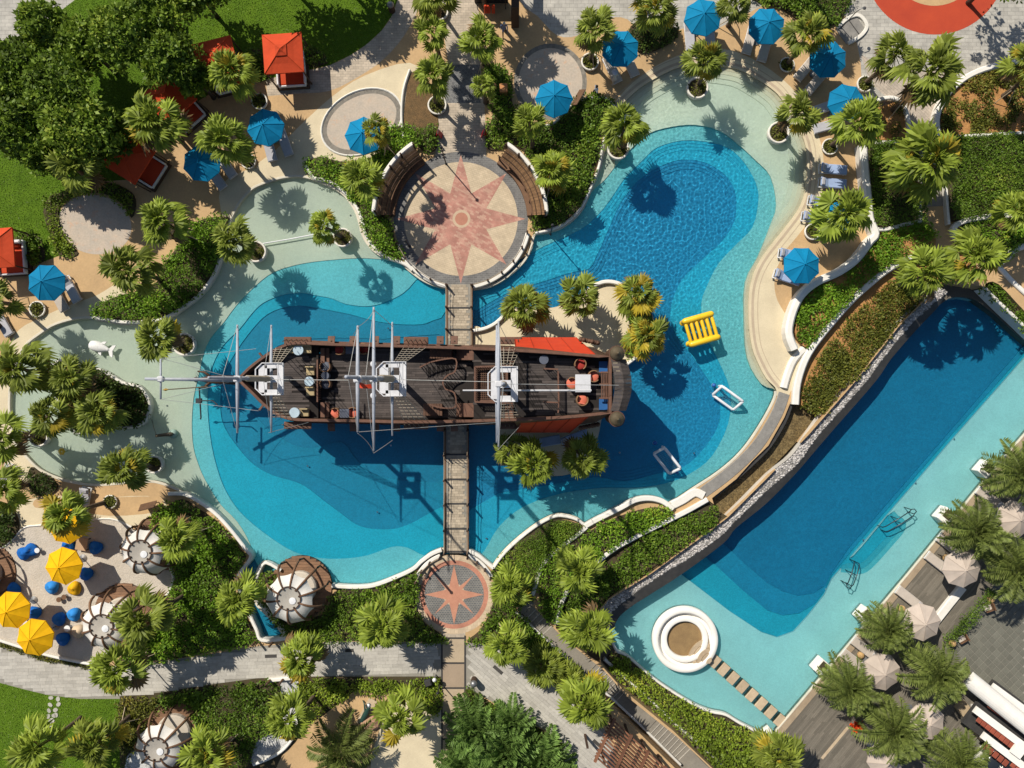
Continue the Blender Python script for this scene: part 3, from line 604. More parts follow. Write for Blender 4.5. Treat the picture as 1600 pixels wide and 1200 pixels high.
wall('low white wall capping the top of the left clipped hedge', [(1350,224),(1380,222),(1425,220)], 5, -.2, .6, n=2)
wall('white wall separating the two terraced flower beds on the right', [(1450,399),(1420,404),(1386,422),(1347,454),(1322,479),(1297,508),(1272,540),(1257,567),(1247,600),(1244,632)], 11, -.7, .4, rnd=.1)
wall('white wall along the upper edge of the large dark clipped hedge', [(1478,214),(1530,211),(1600,207),(1700,203)], 5, -.2, .62, n=2)
wall('white kerb of the left hedge beside the narrow stairs', [(1440,348),(1439,300),(1441,236)], 4, -.3, .5, n=2)
wall('white kerb of the large hedge beside the narrow stairs', [(1484,350),(1480,300),(1478,216)], 4, -.3, .5, n=2)
wall('curved white wall holding the orange soil bed', [(1467,212),(1465,185),(1473,160),(1492,135),(1520,115),(1560,101),(1610,92),(1680,88)], 9, -.2, .65, rnd=.08)
wall('white arched kerb round the small palm bed by the beige path', [(1362,165),(1375,155),(1395,152),(1410,160),(1419,180),(1422,212)], 6, -.2, .5)
wall('white curved kerb at the foot of the narrow stairs', [(1505,380),(1493,362),(1497,350),(1520,342),(1560,337),(1640,335)], 8, -.2, .5)
wall('thick white wall corner at the right edge above the ramp', [(1562,412),(1575,402),(1590,388),(1640,372)], 10, -1.5, .4, n=3)
wall('white wall along the lower side of the grey ramp', [(1562,416),(1580,436),(1600,455),(1650,498)], 7, -1.5, .2, n=2)
wall('white kerb between grey ramp and the narrow green strip', [(1533,443),(1560,470),(1600,508),(1660,566)], 5, -1.5, -.2, n=2)
wall('white kerb along the upper bed of the orange soil terrace', [(1362,357),(1385,358),(1412,351),(1440,345)], 6, -.2, .55, n=3)
wall('pale curved kerb edging the white sand terrace', [(-20,862),(8,853),(35,826),(62,821),(120,815),(172,811),(205,824)], 3, -.1, .12, name='sand_kerb', cat='kerb')
wall('pale kerb between the white sand and the grey path', [(-20,997),(0,1002),(75,1025),(148,1040)], 4, -.1, .25, name='sand_kerb', cat='kerb')
wall('pale curved kerb behind the seashell shelters', [(262,880),(270,903),(263,926),(250,942)], 4, -.1, .2, name='sand_kerb', cat='kerb')
wall('white curved kerb round the gravel at the bottom left', [(466,1098),(464,1140),(445,1170),(420,1186),(395,1196)], 4, -.1, .3, name='gravel_kerb', cat='kerb')
wall('white wall crossing the gravel channel below the grey path', [(418,1064),(440,1062),(468,1059)], 6, -.1, .35, name='gravel_kerb', cat='kerb', n=2)
wall('white kerb round the mulch wedge beside the oval stone pad', [(640,108),(630,140),(627,180),(630,215)], 3.5, -.1, .25, name='planter_kerb', cat='kerb')
wall('white kerb round the stone pad with the round parasol', [(846,198),(868,190),(888,168),(915,153),(945,152),(960,166)], 4, -.1, .3, name='planter_kerb', cat='kerb')
wall('pale rim round the oval pad with the half hidden blue parasol', circ(565,190,67,20,ry=48,rot=-28), 3, -.1, .1, closed=True, name='pad_rim', cat='kerb', n=2)
wall('white kerb beside the stairs along the yellow green hedge', [(944,1030),(980,1062),(1050,1126),(1125,1193),(1170,1235)], 4.5, -2.2, [-1.0 - .25 * i / 16 for i in range(17)], n=4)
wall('thin white wall on the left side of the stairs', [(806,952),(858,1002),(912,1052),(957,1094),(1010,1145),(1067,1203)], 3.5, -2.2, [.2 - 1.4 * i / 20 for i in range(21)], n=4)
wall('white kerb of the yellow green hedge along the lower pool', [(957,1004),(965,1019),(980,1026),(1015,1056),(1050,1081),(1087,1103),(1112,1113),(1135,1118),(1157,1131),(1187,1146),(1195,1150)], 4, -2.2, -1.3, name='planter_kerb', cat='kerb')
wall('white block at the lower corner of the pool deck', [(1192,1152),(1206,1142)], 17, -2.2, -1.35, n=2)
wall('white upstand between the pool deck and the lower dining terrace', [(1463,972),(1485,944),(1506,918)], 13, -1.9, -1.2, n=2)
for dd, ww in ((7, .2), (15, .06)):   # worn strip and joint in the beach surround
    n_ = len(OE); Q = []
    for i in range(n_):
        a, b = OE[max(i - 1, 0)], OE[min(i + 1, n_ - 1)]; tx, ty = b[0] - a[0], b[1] - a[1]; l = math.hypot(tx, ty); Q.append((OE[i][0] + ty / l * dd, OE[i][1] - tx / l * dd))
    tag(MB().ribbon(WP(Q), ww, -.05, .004).build('beach_strip', mat('beach_strip', (0.44, 0.35, 0.25), .85, (0.38, 0.3, 0.21), scale=2)), kind='structure')
# weir
wi = [(1215,612),(1203,642),(1176,688),(1151,718),(1121,743),(1085,768)]; wo = [(1236,617),(1224,652),(1200,692),(1173,720),(1142,748),(1112,772)]
mid = [((a + c) / 2, (b + e) / 2) for (a, b), (c, e) in zip(wi, wo)]
wr = thing('weir_wall', 'grey stone weir curving along the east side of the pool', 'weir', (*W(1175, 700), 0))
def rel(o, pts): return [(x - o.location.x, y - o.location.y) for x, y in pts]
MB().ribbon(rel(wr, WP(spl(mid, 5, False), .0)), .92, -.9, .045, round_=.05).build('coping', M_weir, wr, (0, 0, 0))
MB().ribbon(rel(wr, WP(spl([(a + 3, b + 4) for a, b in wo], 5, False), -.2)), .3, -.95, -.2).build('face', M_dark, wr)
# pebble-topped stone wall above the lower pool
L1 = [(1466,449),(1436,474),(1400,510),(1360,560),(1331,597),(1282,650),(1262,677),(1237,712),(1200,742),(1135,807),(1105,830),(1050,870),(1015,896),(975,917),(950,935),(936,953)]
L2 = [(1482,456),(1451,481),(1417,514),(1376,565),(1352,598),(1296,660),(1271,690),(1246,725),(1200,765),(1143,820),(1123,840),(1072,875),(1033,898),(985,932),(961,951),(948,968)]
L3 = [(1474,468),(1462,484),(1434,513),(1393,560),(1368,596),(1306,667),(1275,703),(1244,739),(1197,787),(1150,825),(1130,849),(1064,898),(1014,930),(986,948),(966,966),(958,986)]
ZS = -.35
sw = thing('stone_wall', 'long pebble topped stone wall above the lower pool', 'wall', (*W(1200, 755), ZR))
def strip(A, B, za, zb, name, m, parent):
    A = spl(A, 4, False); B = spl(B, 4, False); mb = MB(); vs = []
    n = min(len(A), len(B))
    for i in range(n):
        a = W3(*A[i], za); b = W3(*B[i], zb); o = parent.location
        vs += [a - o, b - o, Vector((b.x, b.y, -2.9)) - o, Vector((a.x, a.y, -2.9)) - o]
    fs = []
    for i in range(n - 1):
        for k in range(3): fs.append((4 * i + k, 4 * i + 4 + k, 4 * i + 5 + k, 4 * i + 1 + k))
    fs += [(0, 1, 2, 3), (4 * n - 4, 4 * n - 3, 4 * n - 2, 4 * n - 1)]
    return mb.add(vs, fs).build(name, m, parent)
strip([(a - 4, b - 3) for a, b in L1], L1, ZS + .05, ZS + .05, 'back_kerb', M_concrete, sw)
strip(L1, L2, ZS - .02, ZS - .1, 'bed', M_weir, sw)
strip(L2, L3, ZS - .08, ZS - .35, 'dark_coping', M_dark, sw)
A, B = spl(L1, 6, False), spl(L2, 6, False)
mb = MB(); ico = [(0,0,1),(.9,0,.2),(.28,.85,.2),(-.72,.53,.2),(-.72,-.53,.2),(.28,-.85,.2)]
for i in range(len(A) - 1):
    seg = math.hypot(A[i+1][0] - A[i][0], A[i+1][1] - A[i][1])
    for k in range(int(seg * 4.0)):
        t, u = random.random(), random.random()
        p = [(A[i][j] * (1-t) + A[i+1][j] * t) * (1-u) + (B[i][j] * (1-t) + B[i+1][j] * t) * u for j in (0, 1)]
        q = W3(*p, ZS - .02 - .08 * u) - sw.location; s = random.uniform(.05, .13); a = random.random() * 6.28
        mb.t = random.choice((.05, .3, .6, .95, 1.0)) 
        c, sn = math.cos(a), math.sin(a)
        mb.add([q + Vector(((x * c - y * sn) * s, (x * sn + y * c) * s * .8, z * s * .7)) for x, y, z in ico], [(0,1,2),(0,2,3),(0,3,4),(0,4,5),(0,5,1)])
o = mb.build('pebbles', mat('pebble', (0.42, 0.40, 0.375), .7, (0.34, 0.31, 0.29), scale=3, attr=(.6, 1.4)), sw); o['kind'] = 'stuff'

# ---- star plaza
def star(cx, cy, r, rin, rot, n, z, m, name='compass_star', parent=None):
    pts = []
    for i in range(2 * n):
        rr = r[i // 2 % len(r)] if i % 2 == 0 else rin; a = R(rot + 180 / n * i)
        pts.append((cx + rr * math.cos(a), cy - rr * math.sin(a)))
    mb = MB(); o = parent.location if parent else Vector()
    P = [W(a, b) for a, b in pts]; c = W(cx, cy)
    mb.add([(*c, z)] + [(*p, z) for p in P], [(0, i + 1, (i + 1) % (2 * n) + 1) for i in range(2 * n)])
    mb.v = [(x - o.x, y - o.y, zz - o.z) for x, y, zz in mb.v]
    return mb.build(name, m, parent)
M_star = brickmat('star_pavers', (0.345, 0.155, 0.115), (0.41, 0.215, 0.16), (0.33, 0.165, 0.12), .3, .15, 28, ms=.006, var=.25)
def blotch(m, scale, thr):  # scattered cream pavers in the red star
    nt = m.node_tree; b = nt.nodes['Principled BSDF']; l = b.inputs['Base Color'].links[0].from_socket
    g = N_(nt, 'ShaderNodeNewGeometry'); mp = N_(nt, 'ShaderNodeMapping'); mp.inputs['Rotation'].default_value = (0, 0, R(28))
    br = N_(nt, 'ShaderNodeTexBrick', i_Color1=(0, 0, 0, 1), i_Color2=(1, 1, 1, 1), i_Mortar=(0, 0, 0, 1), i_Scale=1.0)
    br.inputs['Mortar Size'].default_value = 0; br.inputs['Brick Width'].default_value = .3; br.inputs['Row Height'].default_value = .15; br.inputs['Bias'].default_value = -.55
    nt.links.new(g.outputs['Position'], mp.inputs['Vector']); nt.links.new(mp.outputs[0], br.inputs['Vector'])
    mx = N_(nt, 'ShaderNodeMix', data_type='RGBA'); nt.links.new(br.outputs['Color'], mx.inputs[0]); nt.links.new(l, mx.inputs[6]); mx.inputs[7].default_value = (.5, .34, .24, 1)
    nt.links.new(mx.outputs[2], b.inputs['Base Color'])
blotch(M_star, 4, .6)
ct = W(720, 342)
star(720, 342, (101,), 43, 90, 8, .005, M_star)
st = bpy.data.objects['compass_star']; tag(st, kind='structure')
M_crm = mat('cream_inlay', (0.5, 0.37, 0.25), .85)
tag(MB().prism([W(*p) for p in circ(721, 342, 14, 32)], .004, .009).build('star_centre', M_crm), kind='structure')
tag(MB().prism([W(*p) for p in circ(721, 342, 10, 32)], .008, .012).build('star_centre', mat('red_inlay', (0.42, 0.19, 0.125), .85)), kind='structure')
tag(MB().prism([W(*p) for p in circ(709.5, 929, 17.5, 32)], 0, .005).build('star_centre', M_crm), kind='structure')
M_star2 = mat('red_stone', (0.47, 0.225, 0.145), .8, (0.40, 0.185, 0.12), scale=2, fine=.1)
s1 = star(709.5, 929, (43,), 6, 45, 4, .009, M_star2); tag(s1, kind='structure')
s2 = star(709.5, 929, (46.5,), 12, 90, 4, .013, M_star2); tag(s2, kind='structure')
# plaza parapet with posts and ropes
def parapet(label, cx, cy, r, a0, a1, wpx, z1, npost, loc_z=0, ztop=1.0, group=None):
    t = thing('plaza_parapet', label, 'parapet', (*W(cx, cy), 0), group=group)
    path = rel(t, WP(circ(cx, cy, r, 40, a0, a1), z1))
    MB().ribbon(path, wpx / PPM, -.5, z1, round_=.05).build('kerb', M_white, t)
    pts = rel(t, WP(circ(cx, cy, r - 1, npost, a0, a1), z1))
    for x, y in pts: MB().rbox((x, y, (ztop + z1) / 2), (.14, .14, ztop - z1), .02, random.random()).build('post', M_timber_d, t)
    for zz in (ztop - .08, (ztop + z1) / 2 + .02):
        rp_ = []
        for (x, y), (x2, y2) in zip(pts, pts[1:]):
            for k in range(5):
                s = k / 5; rp_.append((x * (1-s) + x2 * s, y * (1-s) + y2 * s, zz - .5 * s * (1-s) * .5))
        rp_.append((*pts[-1], zz)); MB().tube(rp_, .022, 5).build('rope', M_rope, t)
    return t
parapet('white parapet with rope posts on the west pool side of the big star plaza', 720, 342, 107, 102, 158, 7, .3, 4)
parapet('white parapet with rope posts on the east pool side of the big star plaza', 720, 342, 107, 12, 80, 7, .3, 5)
parapet('white parapet with timber railing on the west side of the small star plaza', 709.5, 929, 64, 200, 250, 6, .3, 3, ztop=1.05)
parapet('white parapet with timber railing on the east side of the small star plaza', 709.5, 929, 64, 290, 335, 6, .3, 3, ztop=1.05)
# curved reed-covered benches with white back walls
def arc_bench(label, a0, a1):
    t = thing('curved_bench', label, 'bench', (*W(720, 342), 0))
    def arc(r, z, n=30): return rel(t, WP(circ(720, 342, r, n, a0, a1), z))
    MB().ribbon(arc(109, .4), .5, 0, .42, round_=.03).build('seat', M_timber, t)
    MB().ribbon(arc(133, .9), .3, 0, 1.9, round_=.06).build('back_wall', M_white, t)
    n = 64
    for i in range(n):
        b0, b1 = a0 + (a1 - a0) * (i + .08) / n, a0 + (a1 - a0) * (i + .92) / n
        q = [W3(*circ(720, 342, r, 1, a, a + 1)[0], z) - t.location for r, a, z in ((113, b0, 1.35), (113, b1, 1.35), (131, b1, 1.95), (131, b0, 1.95))]
        MB().add(q + [v - Vector((0, 0, .06)) for v in q], [(0,1,2,3),(7,6,5,4),(0,4,5,1),(1,5,6,2),(2,6,7,3),(3,7,4,0)]).build('reed_slat', M_thatch, t)
    for r, z in ((118, 1.58), (126, 1.84)): MB().tube([(*p, z) for p in arc(r, z)], .03, 5).build('binding', M_timber_d, t)
    MB().tube([(*p, 1.34) for p in arc(112.5, 1.34)], .06, 6).build('front_beam', M_timber, t)
    for k in range(6):
        a = a0 + (a1 - a0) * k / 5
        x, y = rel(t, WP(circ(720, 342, 111, 1, a, a + 1)[:1], .6))[0]; MB().box((x, y, .67), (.1, .1, 1.34), R(-a)).build('post', M_timber_d, t)
        x, y = rel(t, WP(circ(720, 342, 131, 1, a, a + 1)[:1], 1.2))[0]; MB().box((x, y, 1.3), (.12, .12, 2.2), R(-a)).build('back_post', M_timber_d, t)
    return t
arc_bench('curved reed roofed bench on the west side of the big star plaza', 183, 237)
arc_bench('curved reed roofed bench on the east side of the big star plaza', 303, 357)

# ---- footbridges
M_bp = mat('bridge_paver', (0.40, 0.335, 0.245), 0.85, (0.34, 0.28, 0.205), scale=1.2, fine=.12, attr=(.78, 1.22))
def pavers(name, poly, z, w, h, m, parent=None, rot=0.0, gap=.012, th=.02, jit=.35, z_off=None, dark=None, mats=None):
    """bonded pavers laid over a plan polygon, as one piece of ground cover"""
    q = np.array(poly); c = q.mean(0); ca, sa = math.cos(rot), math.sin(rot)
    loc = np.column_stack([(q[:, 0] - c[0]) * ca + (q[:, 1] - c[1]) * sa, -(q[:, 0] - c[0]) * sa + (q[:, 1] - c[1]) * ca])
    lo, hi = loc.min(0), loc.max(0); V = []; T = []; D = []
    o = parent.location if parent else Vector()
    y = lo[1]; row = 0
    while y < hi[1]:
        x = lo[0] - (w / 2 if row % 2 else 0) - random.random() * w * .3
        while x < hi[0]:
            ww = w * random.uniform(1 - jit, 1 + jit)
            V.append((x, y, x + ww - gap, y + h - gap)); x += ww
        y += h; row += 1
    V = np.array(V); cx, cy = (V[:, 0] + V[:, 2]) / 2, (V[:, 1] + V[:, 3]) / 2
    ok = inpoly(np.column_stack([cx, cy]), loc)
    for xx, yy in ((0, 1), (0, 3), (2, 1), (2, 3)): ok &= inpoly(V[:, [xx, yy]] * .9 + np.column_stack([cx, cy]) * .1, loc)
    mb = MB()
    for x0, y0, x1, y1 in V[ok]:
        mb.t = random.random(); mb.cur = 1 if (dark and random.random() < dark) else 0
        if mb.cur: mb.t = .5
        zz = z + random.uniform(0, .006)
        P = [((a * ca - b * sa) + c[0] - o.x, (a * sa + b * ca) + c[1] - o.y) for a, b in ((x0, y0), (x1, y0), (x1, y1), (x0, y1))]
        mb.prism(P, z - o.z, zz + th - o.z)
    ob = mb.build(name, mats or m, parent); ob['kind'] = 'stuff'; return ob
def bridge(label, x0, x1, y0, y1, z, ys, zp):
    t = thing('footbridge', label, 'bridge', (*W((x0 + x1) / 2, (y0 + y1) / 2), 0))
    P = [W(a, b, z) for a, b in ((x0, y0), (x1, y0), (x1, y1), (x0, y1))]
    MB().prism(rel(t, P), z - .25, z, bottom=True).build('deck_slab', M_gpl, t)
    for k, xx in enumerate((x0, x1)):
        e = 1 if k == 0 else -1
        MB().ribbon(rel(t, [W(xx + e * 1.2, y0, z), W(xx + e * 1.2, y1, z)]), .16, z - .3, z + .05).build('edge_beam', M_timber, t)
    inn = [W(a, b, z) for a, b in ((x0 + 3, y0), (x1 - 3, y0), (x1 - 3, y1), (x0 + 3, y1))]
    pavers('paver', inn, z, .38, .2, M_bp, t, jit=.12)
    for yb in ys[1::1]:
        MB().box((0, W(0, yb, z)[1] - t.location.y, z + .022), ((x1 - x0 - 6) / PPM, .14, .03)).build('cross_band', M_dark, t)
    for xx in (x0 + 1, x1 - 1):
        prev = None; up = []; dn = []
        for yy in ys:
            p = W3(xx, yy, z) - t.location
            MB().rbox(p + Vector((0, 0, .5)), (.13, .13, 1.0), .02).build('post', M_timber_d, t)
            if prev is not None:
                for L_, zz, sg in ((up, .92, .12), (dn, .55, .1)):
                    for k in range(7):
                        s = k / 6; L_.append(prev.lerp(p, s) + Vector((0, 0, zz - sg * 4 * s * (1 - s))))
            prev = p
        MB().tube(up, .022, 5).build('rope', M_rope, t); MB().tube(dn, .022, 5).build('rope', M_rope, t)
    return t
bridge('short paved footbridge from the big star plaza to the ship', 697, 738, 444, 545, .3, (447, 481, 515, 541), .3)
bridge('long paved footbridge from the ship to the small star plaza', 694, 732, 655, 864, .3, (672, 710, 749, 787, 826, 862), .3)

# ---- paving laid piece by piece
M_darkp = mat('charcoal_paver', (0.06, 0.055, 0.05), .8)
for P, rt in ((GREYPATH, .03), (GREYPATH2, -.72)):
    pavers('path_pavers', P, .002, .75, .26, M_gp, rot=rt, dark=.012, mats=[M_gp, M_darkp], gap=.008, jit=.4)
# south walk panels
t = thing('walk_panels', 'straight tan walkway of square panels with dark bands south of the small star plaza', 'walkway', (*W(709, 1095), .004)); t['kind'] = 'structure'
M_pan = [mat('tan_panel', (0.42, 0.33, 0.22), .85, (0.36, 0.28, 0.19), scale=.8, fine=.08), mat('brown_panel', (0.33, 0.25, 0.175), .85, (0.28, 0.215, 0.15), scale=.8, fine=.08)]
ys = [997, 1036, 1075, 1115, 1155, 1195, 1235]
for i in range(6):
    c = W(708.5, (ys[i] + ys[i+1]) / 2); MB().box((c[0] - t.location.x, c[1] - t.location.y, .012), (1.68, (ys[i+1] - ys[i] - 3) / PPM, .02)).build('panel', M_pan[i % 2], t)
    c = W(708.5, ys[i]); MB().box((c[0] - t.location.x, c[1] - t.location.y, .014), (1.7, .13, .024)).build('band', M_darkp, t)
for xx in (690.5, 726.5):
    c = W(xx, 1115); MB().box((c[0] - t.location.x, c[1] - t.location.y, .02), (.12, 12.2, .05)).build('side_band', M_darkp, t)
# dining terrace tiles
t = thing('tile_floor', 'square grey floor tiles of the lower dining terrace', 'floor', (*W(1550, 1000, -1.95), -1.95)); t['kind'] = 'structure'
ang = R(45); tile_me = []
for k in range(4):
    mb = MB(); mb.rbox((0, 0, .015), (.47, .47, .05), .012); m_ = mb.mesh('tile', mat('tile_%d' % k, tuple(c * (0.95 + .035 * k) for c in (0.15, 0.146, 0.116)), .6, scale=1.2, fine=.15, rnd=.06)); tile_me.append(m_)
TW = [(x, y) for x, y in TERRACE]; cnt = 0
for i in range(-30, 40):
    for j in range(-30, 40):
        x = t.location.x + (i * math.cos(ang) - j * math.sin(ang)) * .5; y = t.location.y + (i * math.sin(ang) + j * math.cos(ang)) * .5
        if x > 41.5 or y < -31.5 or x < 33.5: continue
        if inpoly([(x, y)], TW)[0] and cnt < 300:
            put('tile', tile_me[(i * 7 + j * 13) % 4], t, (x - t.location.x, y - t.location.y, 0), (0, 0, ang)); cnt += 1
# deck boards beside the lower pool
dk = [W(a, b, ZD) for a, b in [(1700,580),(1609,690),(1545,762),(1428,903),(1222,1149),(1212,1260),(1480,1260),(1560,1095),(1468,1006),(1530,930),(1640,800),(1740,700)]]
pavers('deck_boards', dk, ZD + .001, 1.6, .14, M_deckw, rot=math.atan2(W(1600,682)[1] - W(1420,898)[1], W(1600,682)[0] - W(1420,898)[0]), gap=.012, jit=.3, th=.012)
# ---- garden stairs beside the yellow-green hedge
def stairs(label, path, widths, prof, zA, zB, m, name='garden_stairs'):
    """prof: list of (fraction of the way, number of steps to the next fraction)"""
    P = [W3(*p, zA + (zB - zA) * i / (len(path) - 1)) for i, p in enumerate(path)]
    t = thing(name, label, 'stairs', (P[0].x, P[0].y, zA)); t['kind'] = 'structure'
    L = [0]
    for a, b in zip(P, P[1:]): L.append(L[-1] + (b.xy - a.xy).length)
    def at(s):
        s *= L[-1]
        for i in range(len(P) - 1):
            if s <= L[i+1] + 1e-6:
                u = (s - L[i]) / (L[i+1] - L[i]); p = P[i].lerp(P[i+1], u); d = (P[i+1].xy - P[i].xy).normalized(); return p, d
        return P[-1], (P[-1].xy - P[-2].xy).normalized()
    nst = sum(n for _, _, n in prof); drop = (zB - zA) / max(1, nst); z = zA
    for a, b, n in prof:
        for k in range(max(1, n)):
            s0 = a + (b - a) * k / max(1, n); s1 = a + (b - a) * (k + 1) / max(1, n)
            p0, d = at(s0); p1, _ = at(s1); c = (p0 + p1) / 2; dd = (p1.xy - p0.xy)
            if n: z += drop
            o = MB().rbox((c.x - t.location.x, c.y - t.location.y, z - zA - .25), (dd.length - .012, widths, .5), .015, math.atan2(dd.y, dd.x)).build('step' if n else 'landing', m, t)
            if n: MB().box((p1.x - t.location.x - d.x * .03, p1.y - t.location.y - d.y * .03, z - zA + .003), (.05, widths * .98, .012), math.atan2(dd.y, dd.x)).build('nosing', M_concrete, o)
    return t
stairs('long grey garden stairs running diagonally beside the yellow green hedge', [(817,943),(893,1018),(925,1043),(965,1084),(1057,1168),(1110,1220)], 1.3,
       [(0,.03,0),(.03,.14,5),(.14,.36,0),(.36,.52,9),(.52,.68,0),(.68,.86,9),(.86,1,0)], .02, -1.55, M_grey_step)
stairs('narrow grey stairs between the two clipped hedges', [(1460,222),(1460,300),(1462,352)], 1.75, [(0,.78,0),(.78,1,5)], .03, -.35, M_grey_step)
stairs('dark grey ramp behind the top of the lower pool', [(1500,385),(1540,420),(1570,445),(1640,505)], 2.2, [(0,.3,0),(.3,.36,3),(.36,1,0)], -.35, -1.0, M_grey_step, name='stepped_ramp')
# ---- round white seat basin with stepping slabs
M_basin = mat('white_plaster', (0.78, 0.75, 0.69), .6, (0.72, 0.69, 0.62), scale=1.5, fine=.04)
c = W3(1069, 997, ZR); t = thing('seat_basin', 'round white sunken seat in the lower pool', 'seat', c)
MB().lathe([(2.62,-.6),(2.62,.45),(2.55,.56),(2.22,.56),(2.15,.5),(2.1,.06),(1.9,.05),(1.85,.32),(1.79,.36),(1.5,.36),(1.44,.32),(1.42,.02)], 56, cap=False).build('ring', M_basin, t, smooth=True)
MB().lathe([(1.5,.03),(.01,.05)], 40, cap=False).build('floor', mat('brown_basin_floor', (0.26, 0.17, 0.075), .8, (0.19, 0.12, 0.055), scale=1.5, fine=.2), t)
u = (Vector(W(1222, 1130, ZR)) - c.xy).normalized(); an = math.atan2(u.y, u.x)
M_slab = mat('sandstone_slab', (0.47, 0.37, 0.25), .8, (0.38, 0.29, 0.19), scale=2, fine=.12, rnd=.12)
for k in range(5):
    r0 = 2.3 - k * .34; mb = MB()
    sp = R(44)
    pts = [(r0 * .0 + (1.55 + (k * .0) + .9 - k * .32) * 0, 0)][:0]
    for i in range(9):
        a = an - sp + 2 * sp * i / 8; pts.append((2.75 * u.x - (2.75 - r0) * math.cos(a), 2.75 * u.y - (2.75 - r0) * math.sin(a)))
    for i in range(9):
        a = an + sp - 2 * sp * i / 8; q = max(.02, 2.75 - r0 - .3); pts.append((2.75 * u.x - q * math.cos(a), 2.75 * u.y - q * math.sin(a)))
    mb.prism(pts, -.1, .62 - k * .1).build('step', M_slab, t)
A = Vector((1116, 1033)); B = Vector((1219, 1126)); nslab = 8
for k in range(nslab):
    p = A.lerp(B, k / (nslab - 1)); q = W3(p.x, p.y, ZR + .05)
    o = MB().rbox((0, 0, -.2), (.68 if k else .8, .98, .5), .02).build('stepping_slab', M_slab, None, q, (0, 0, an))
    lab = 'stepping slab touching the round white seat, first of the row' if k == 0 else ('stepping slab nearest the pool deck, last of the row' if k == nslab - 1 else '%s stepping slab from the round white seat across the pool' % ('first second third fourth fifth sixth seventh'.split()[k]))
    tag(o, lab, 'slab', 'stepping slabs across the lower pool')
# white planter blocks along the deck edge
for px, py, lab in ((1541,733,'white block at the pool edge under the topmost feather palm'), (1478,806,'white block at the pool edge between two feather palms, second from the top'),
                    (1352,962,'white block at the pool edge, third from the top'), (1284,1043,'white block at the pool edge nearest the stepping slabs')):
    t = thing('planter_block', lab, 'planter', W3(px, py, ZD + .6) - Vector((0, 0, ZD + .6 - ZR)), R(49), 'white blocks along the lower pool edge')
    MB().rbox((0, 0, .2), (1.15, .95, 1.3), .04).build('box', M_basin, t)
    MB().rbox((.15, -.02, .88), (.7, .65, .06), .02).build('top_soil', M_soil, t)
# ---------------------------------------------------------------- vegetation
def leafmat(name, c, dry, lo=.35, hi=1.35, tr=.28, rnd=0.0, powr=6.0):
    return mat(name, c, .55, tuple(x * .8 for x in c), scale=1.2, fine=0, attr=(lo, hi, dry, powr), translucent=tr, rnd=rnd, spec=.25)
M_lf = {
 'bright': leafmat('leaf_bright', (0.19, 0.345, 0.024), (0.38, 0.4, 0.05), powr=9),
 'mid': leafmat('leaf_mid', (0.15, 0.26, 0.022), (0.3, 0.33, 0.05)),
 'dark': leafmat('leaf_dark', (0.075, 0.13, 0.018), (0.15, 0.18, 0.03)),
 'lime': leafmat('leaf_lime', (0.23, 0.33, 0.028), (0.42, 0.42, 0.05)),
 'olive': leafmat('leaf_olive', (0.165, 0.185, 0.027), (0.28, 0.22, 0.045)),
 'tree': leafmat('leaf_tree', (0.15, 0.235, 0.022), (0.32, 0.38, 0.05), lo=.4, hi=1.5),
}
def clump(C, rad, per, size, tc, flat=.8, up=.25):
    n = len(C); C = np.repeat(C, per, 0); rad = np.repeat(rad, per); tc = np.repeat(tc, per); m = len(C)
    D = NP.normal(size=(m, 3)); D[:, 2] = np.abs(D[:, 2]) - up * NP.random(m); D /= np.linalg.norm(D, axis=1)[:, None]
    r = rad * (.55 + .45 * NP.random(m) ** .5)
    P = C + D * r[:, None] * np.array([1, 1, flat])
    t = D + .9 * NP.normal(size=(m, 3)); t /= np.linalg.norm(t, axis=1)[:, None]
    nn = D + np.array([0, 0, .6]) + .5 * NP.normal(size=(m, 3))
    b = np.cross(t, nn); b /= np.linalg.norm(b, axis=1)[:, None] + 1e-9
    s = (np.repeat(size, per) if np.ndim(size) else size) * (.6 + .8 * NP.random(m)); w = s * .3
    V = np.stack([P, P + t * (s * .45)[:, None] + b * w[:, None], P + t * s[:, None], P + t * (s * .45)[:, None] - b * w[:, None]], 1)
    return V, np.clip(tc + NP.normal(size=m) * .16, 0, 1)
def scatter(poly, sp, jit=.9):
    q = np.array(poly); lo, hi = q.min(0), q.max(0)
    lo = np.maximum(lo, (-46, -36)); hi = np.minimum(hi, (46, 36))
    xs = np.arange(lo[0], hi[0], sp); ys = np.arange(lo[1], hi[1], sp)
    X, Y = np.meshgrid(xs, ys); P = np.stack([X.ravel(), Y.ravel()], 1) + (NP.random((X.size, 2)) - .5) * sp * jit
    return P[inpoly(P, poly)]
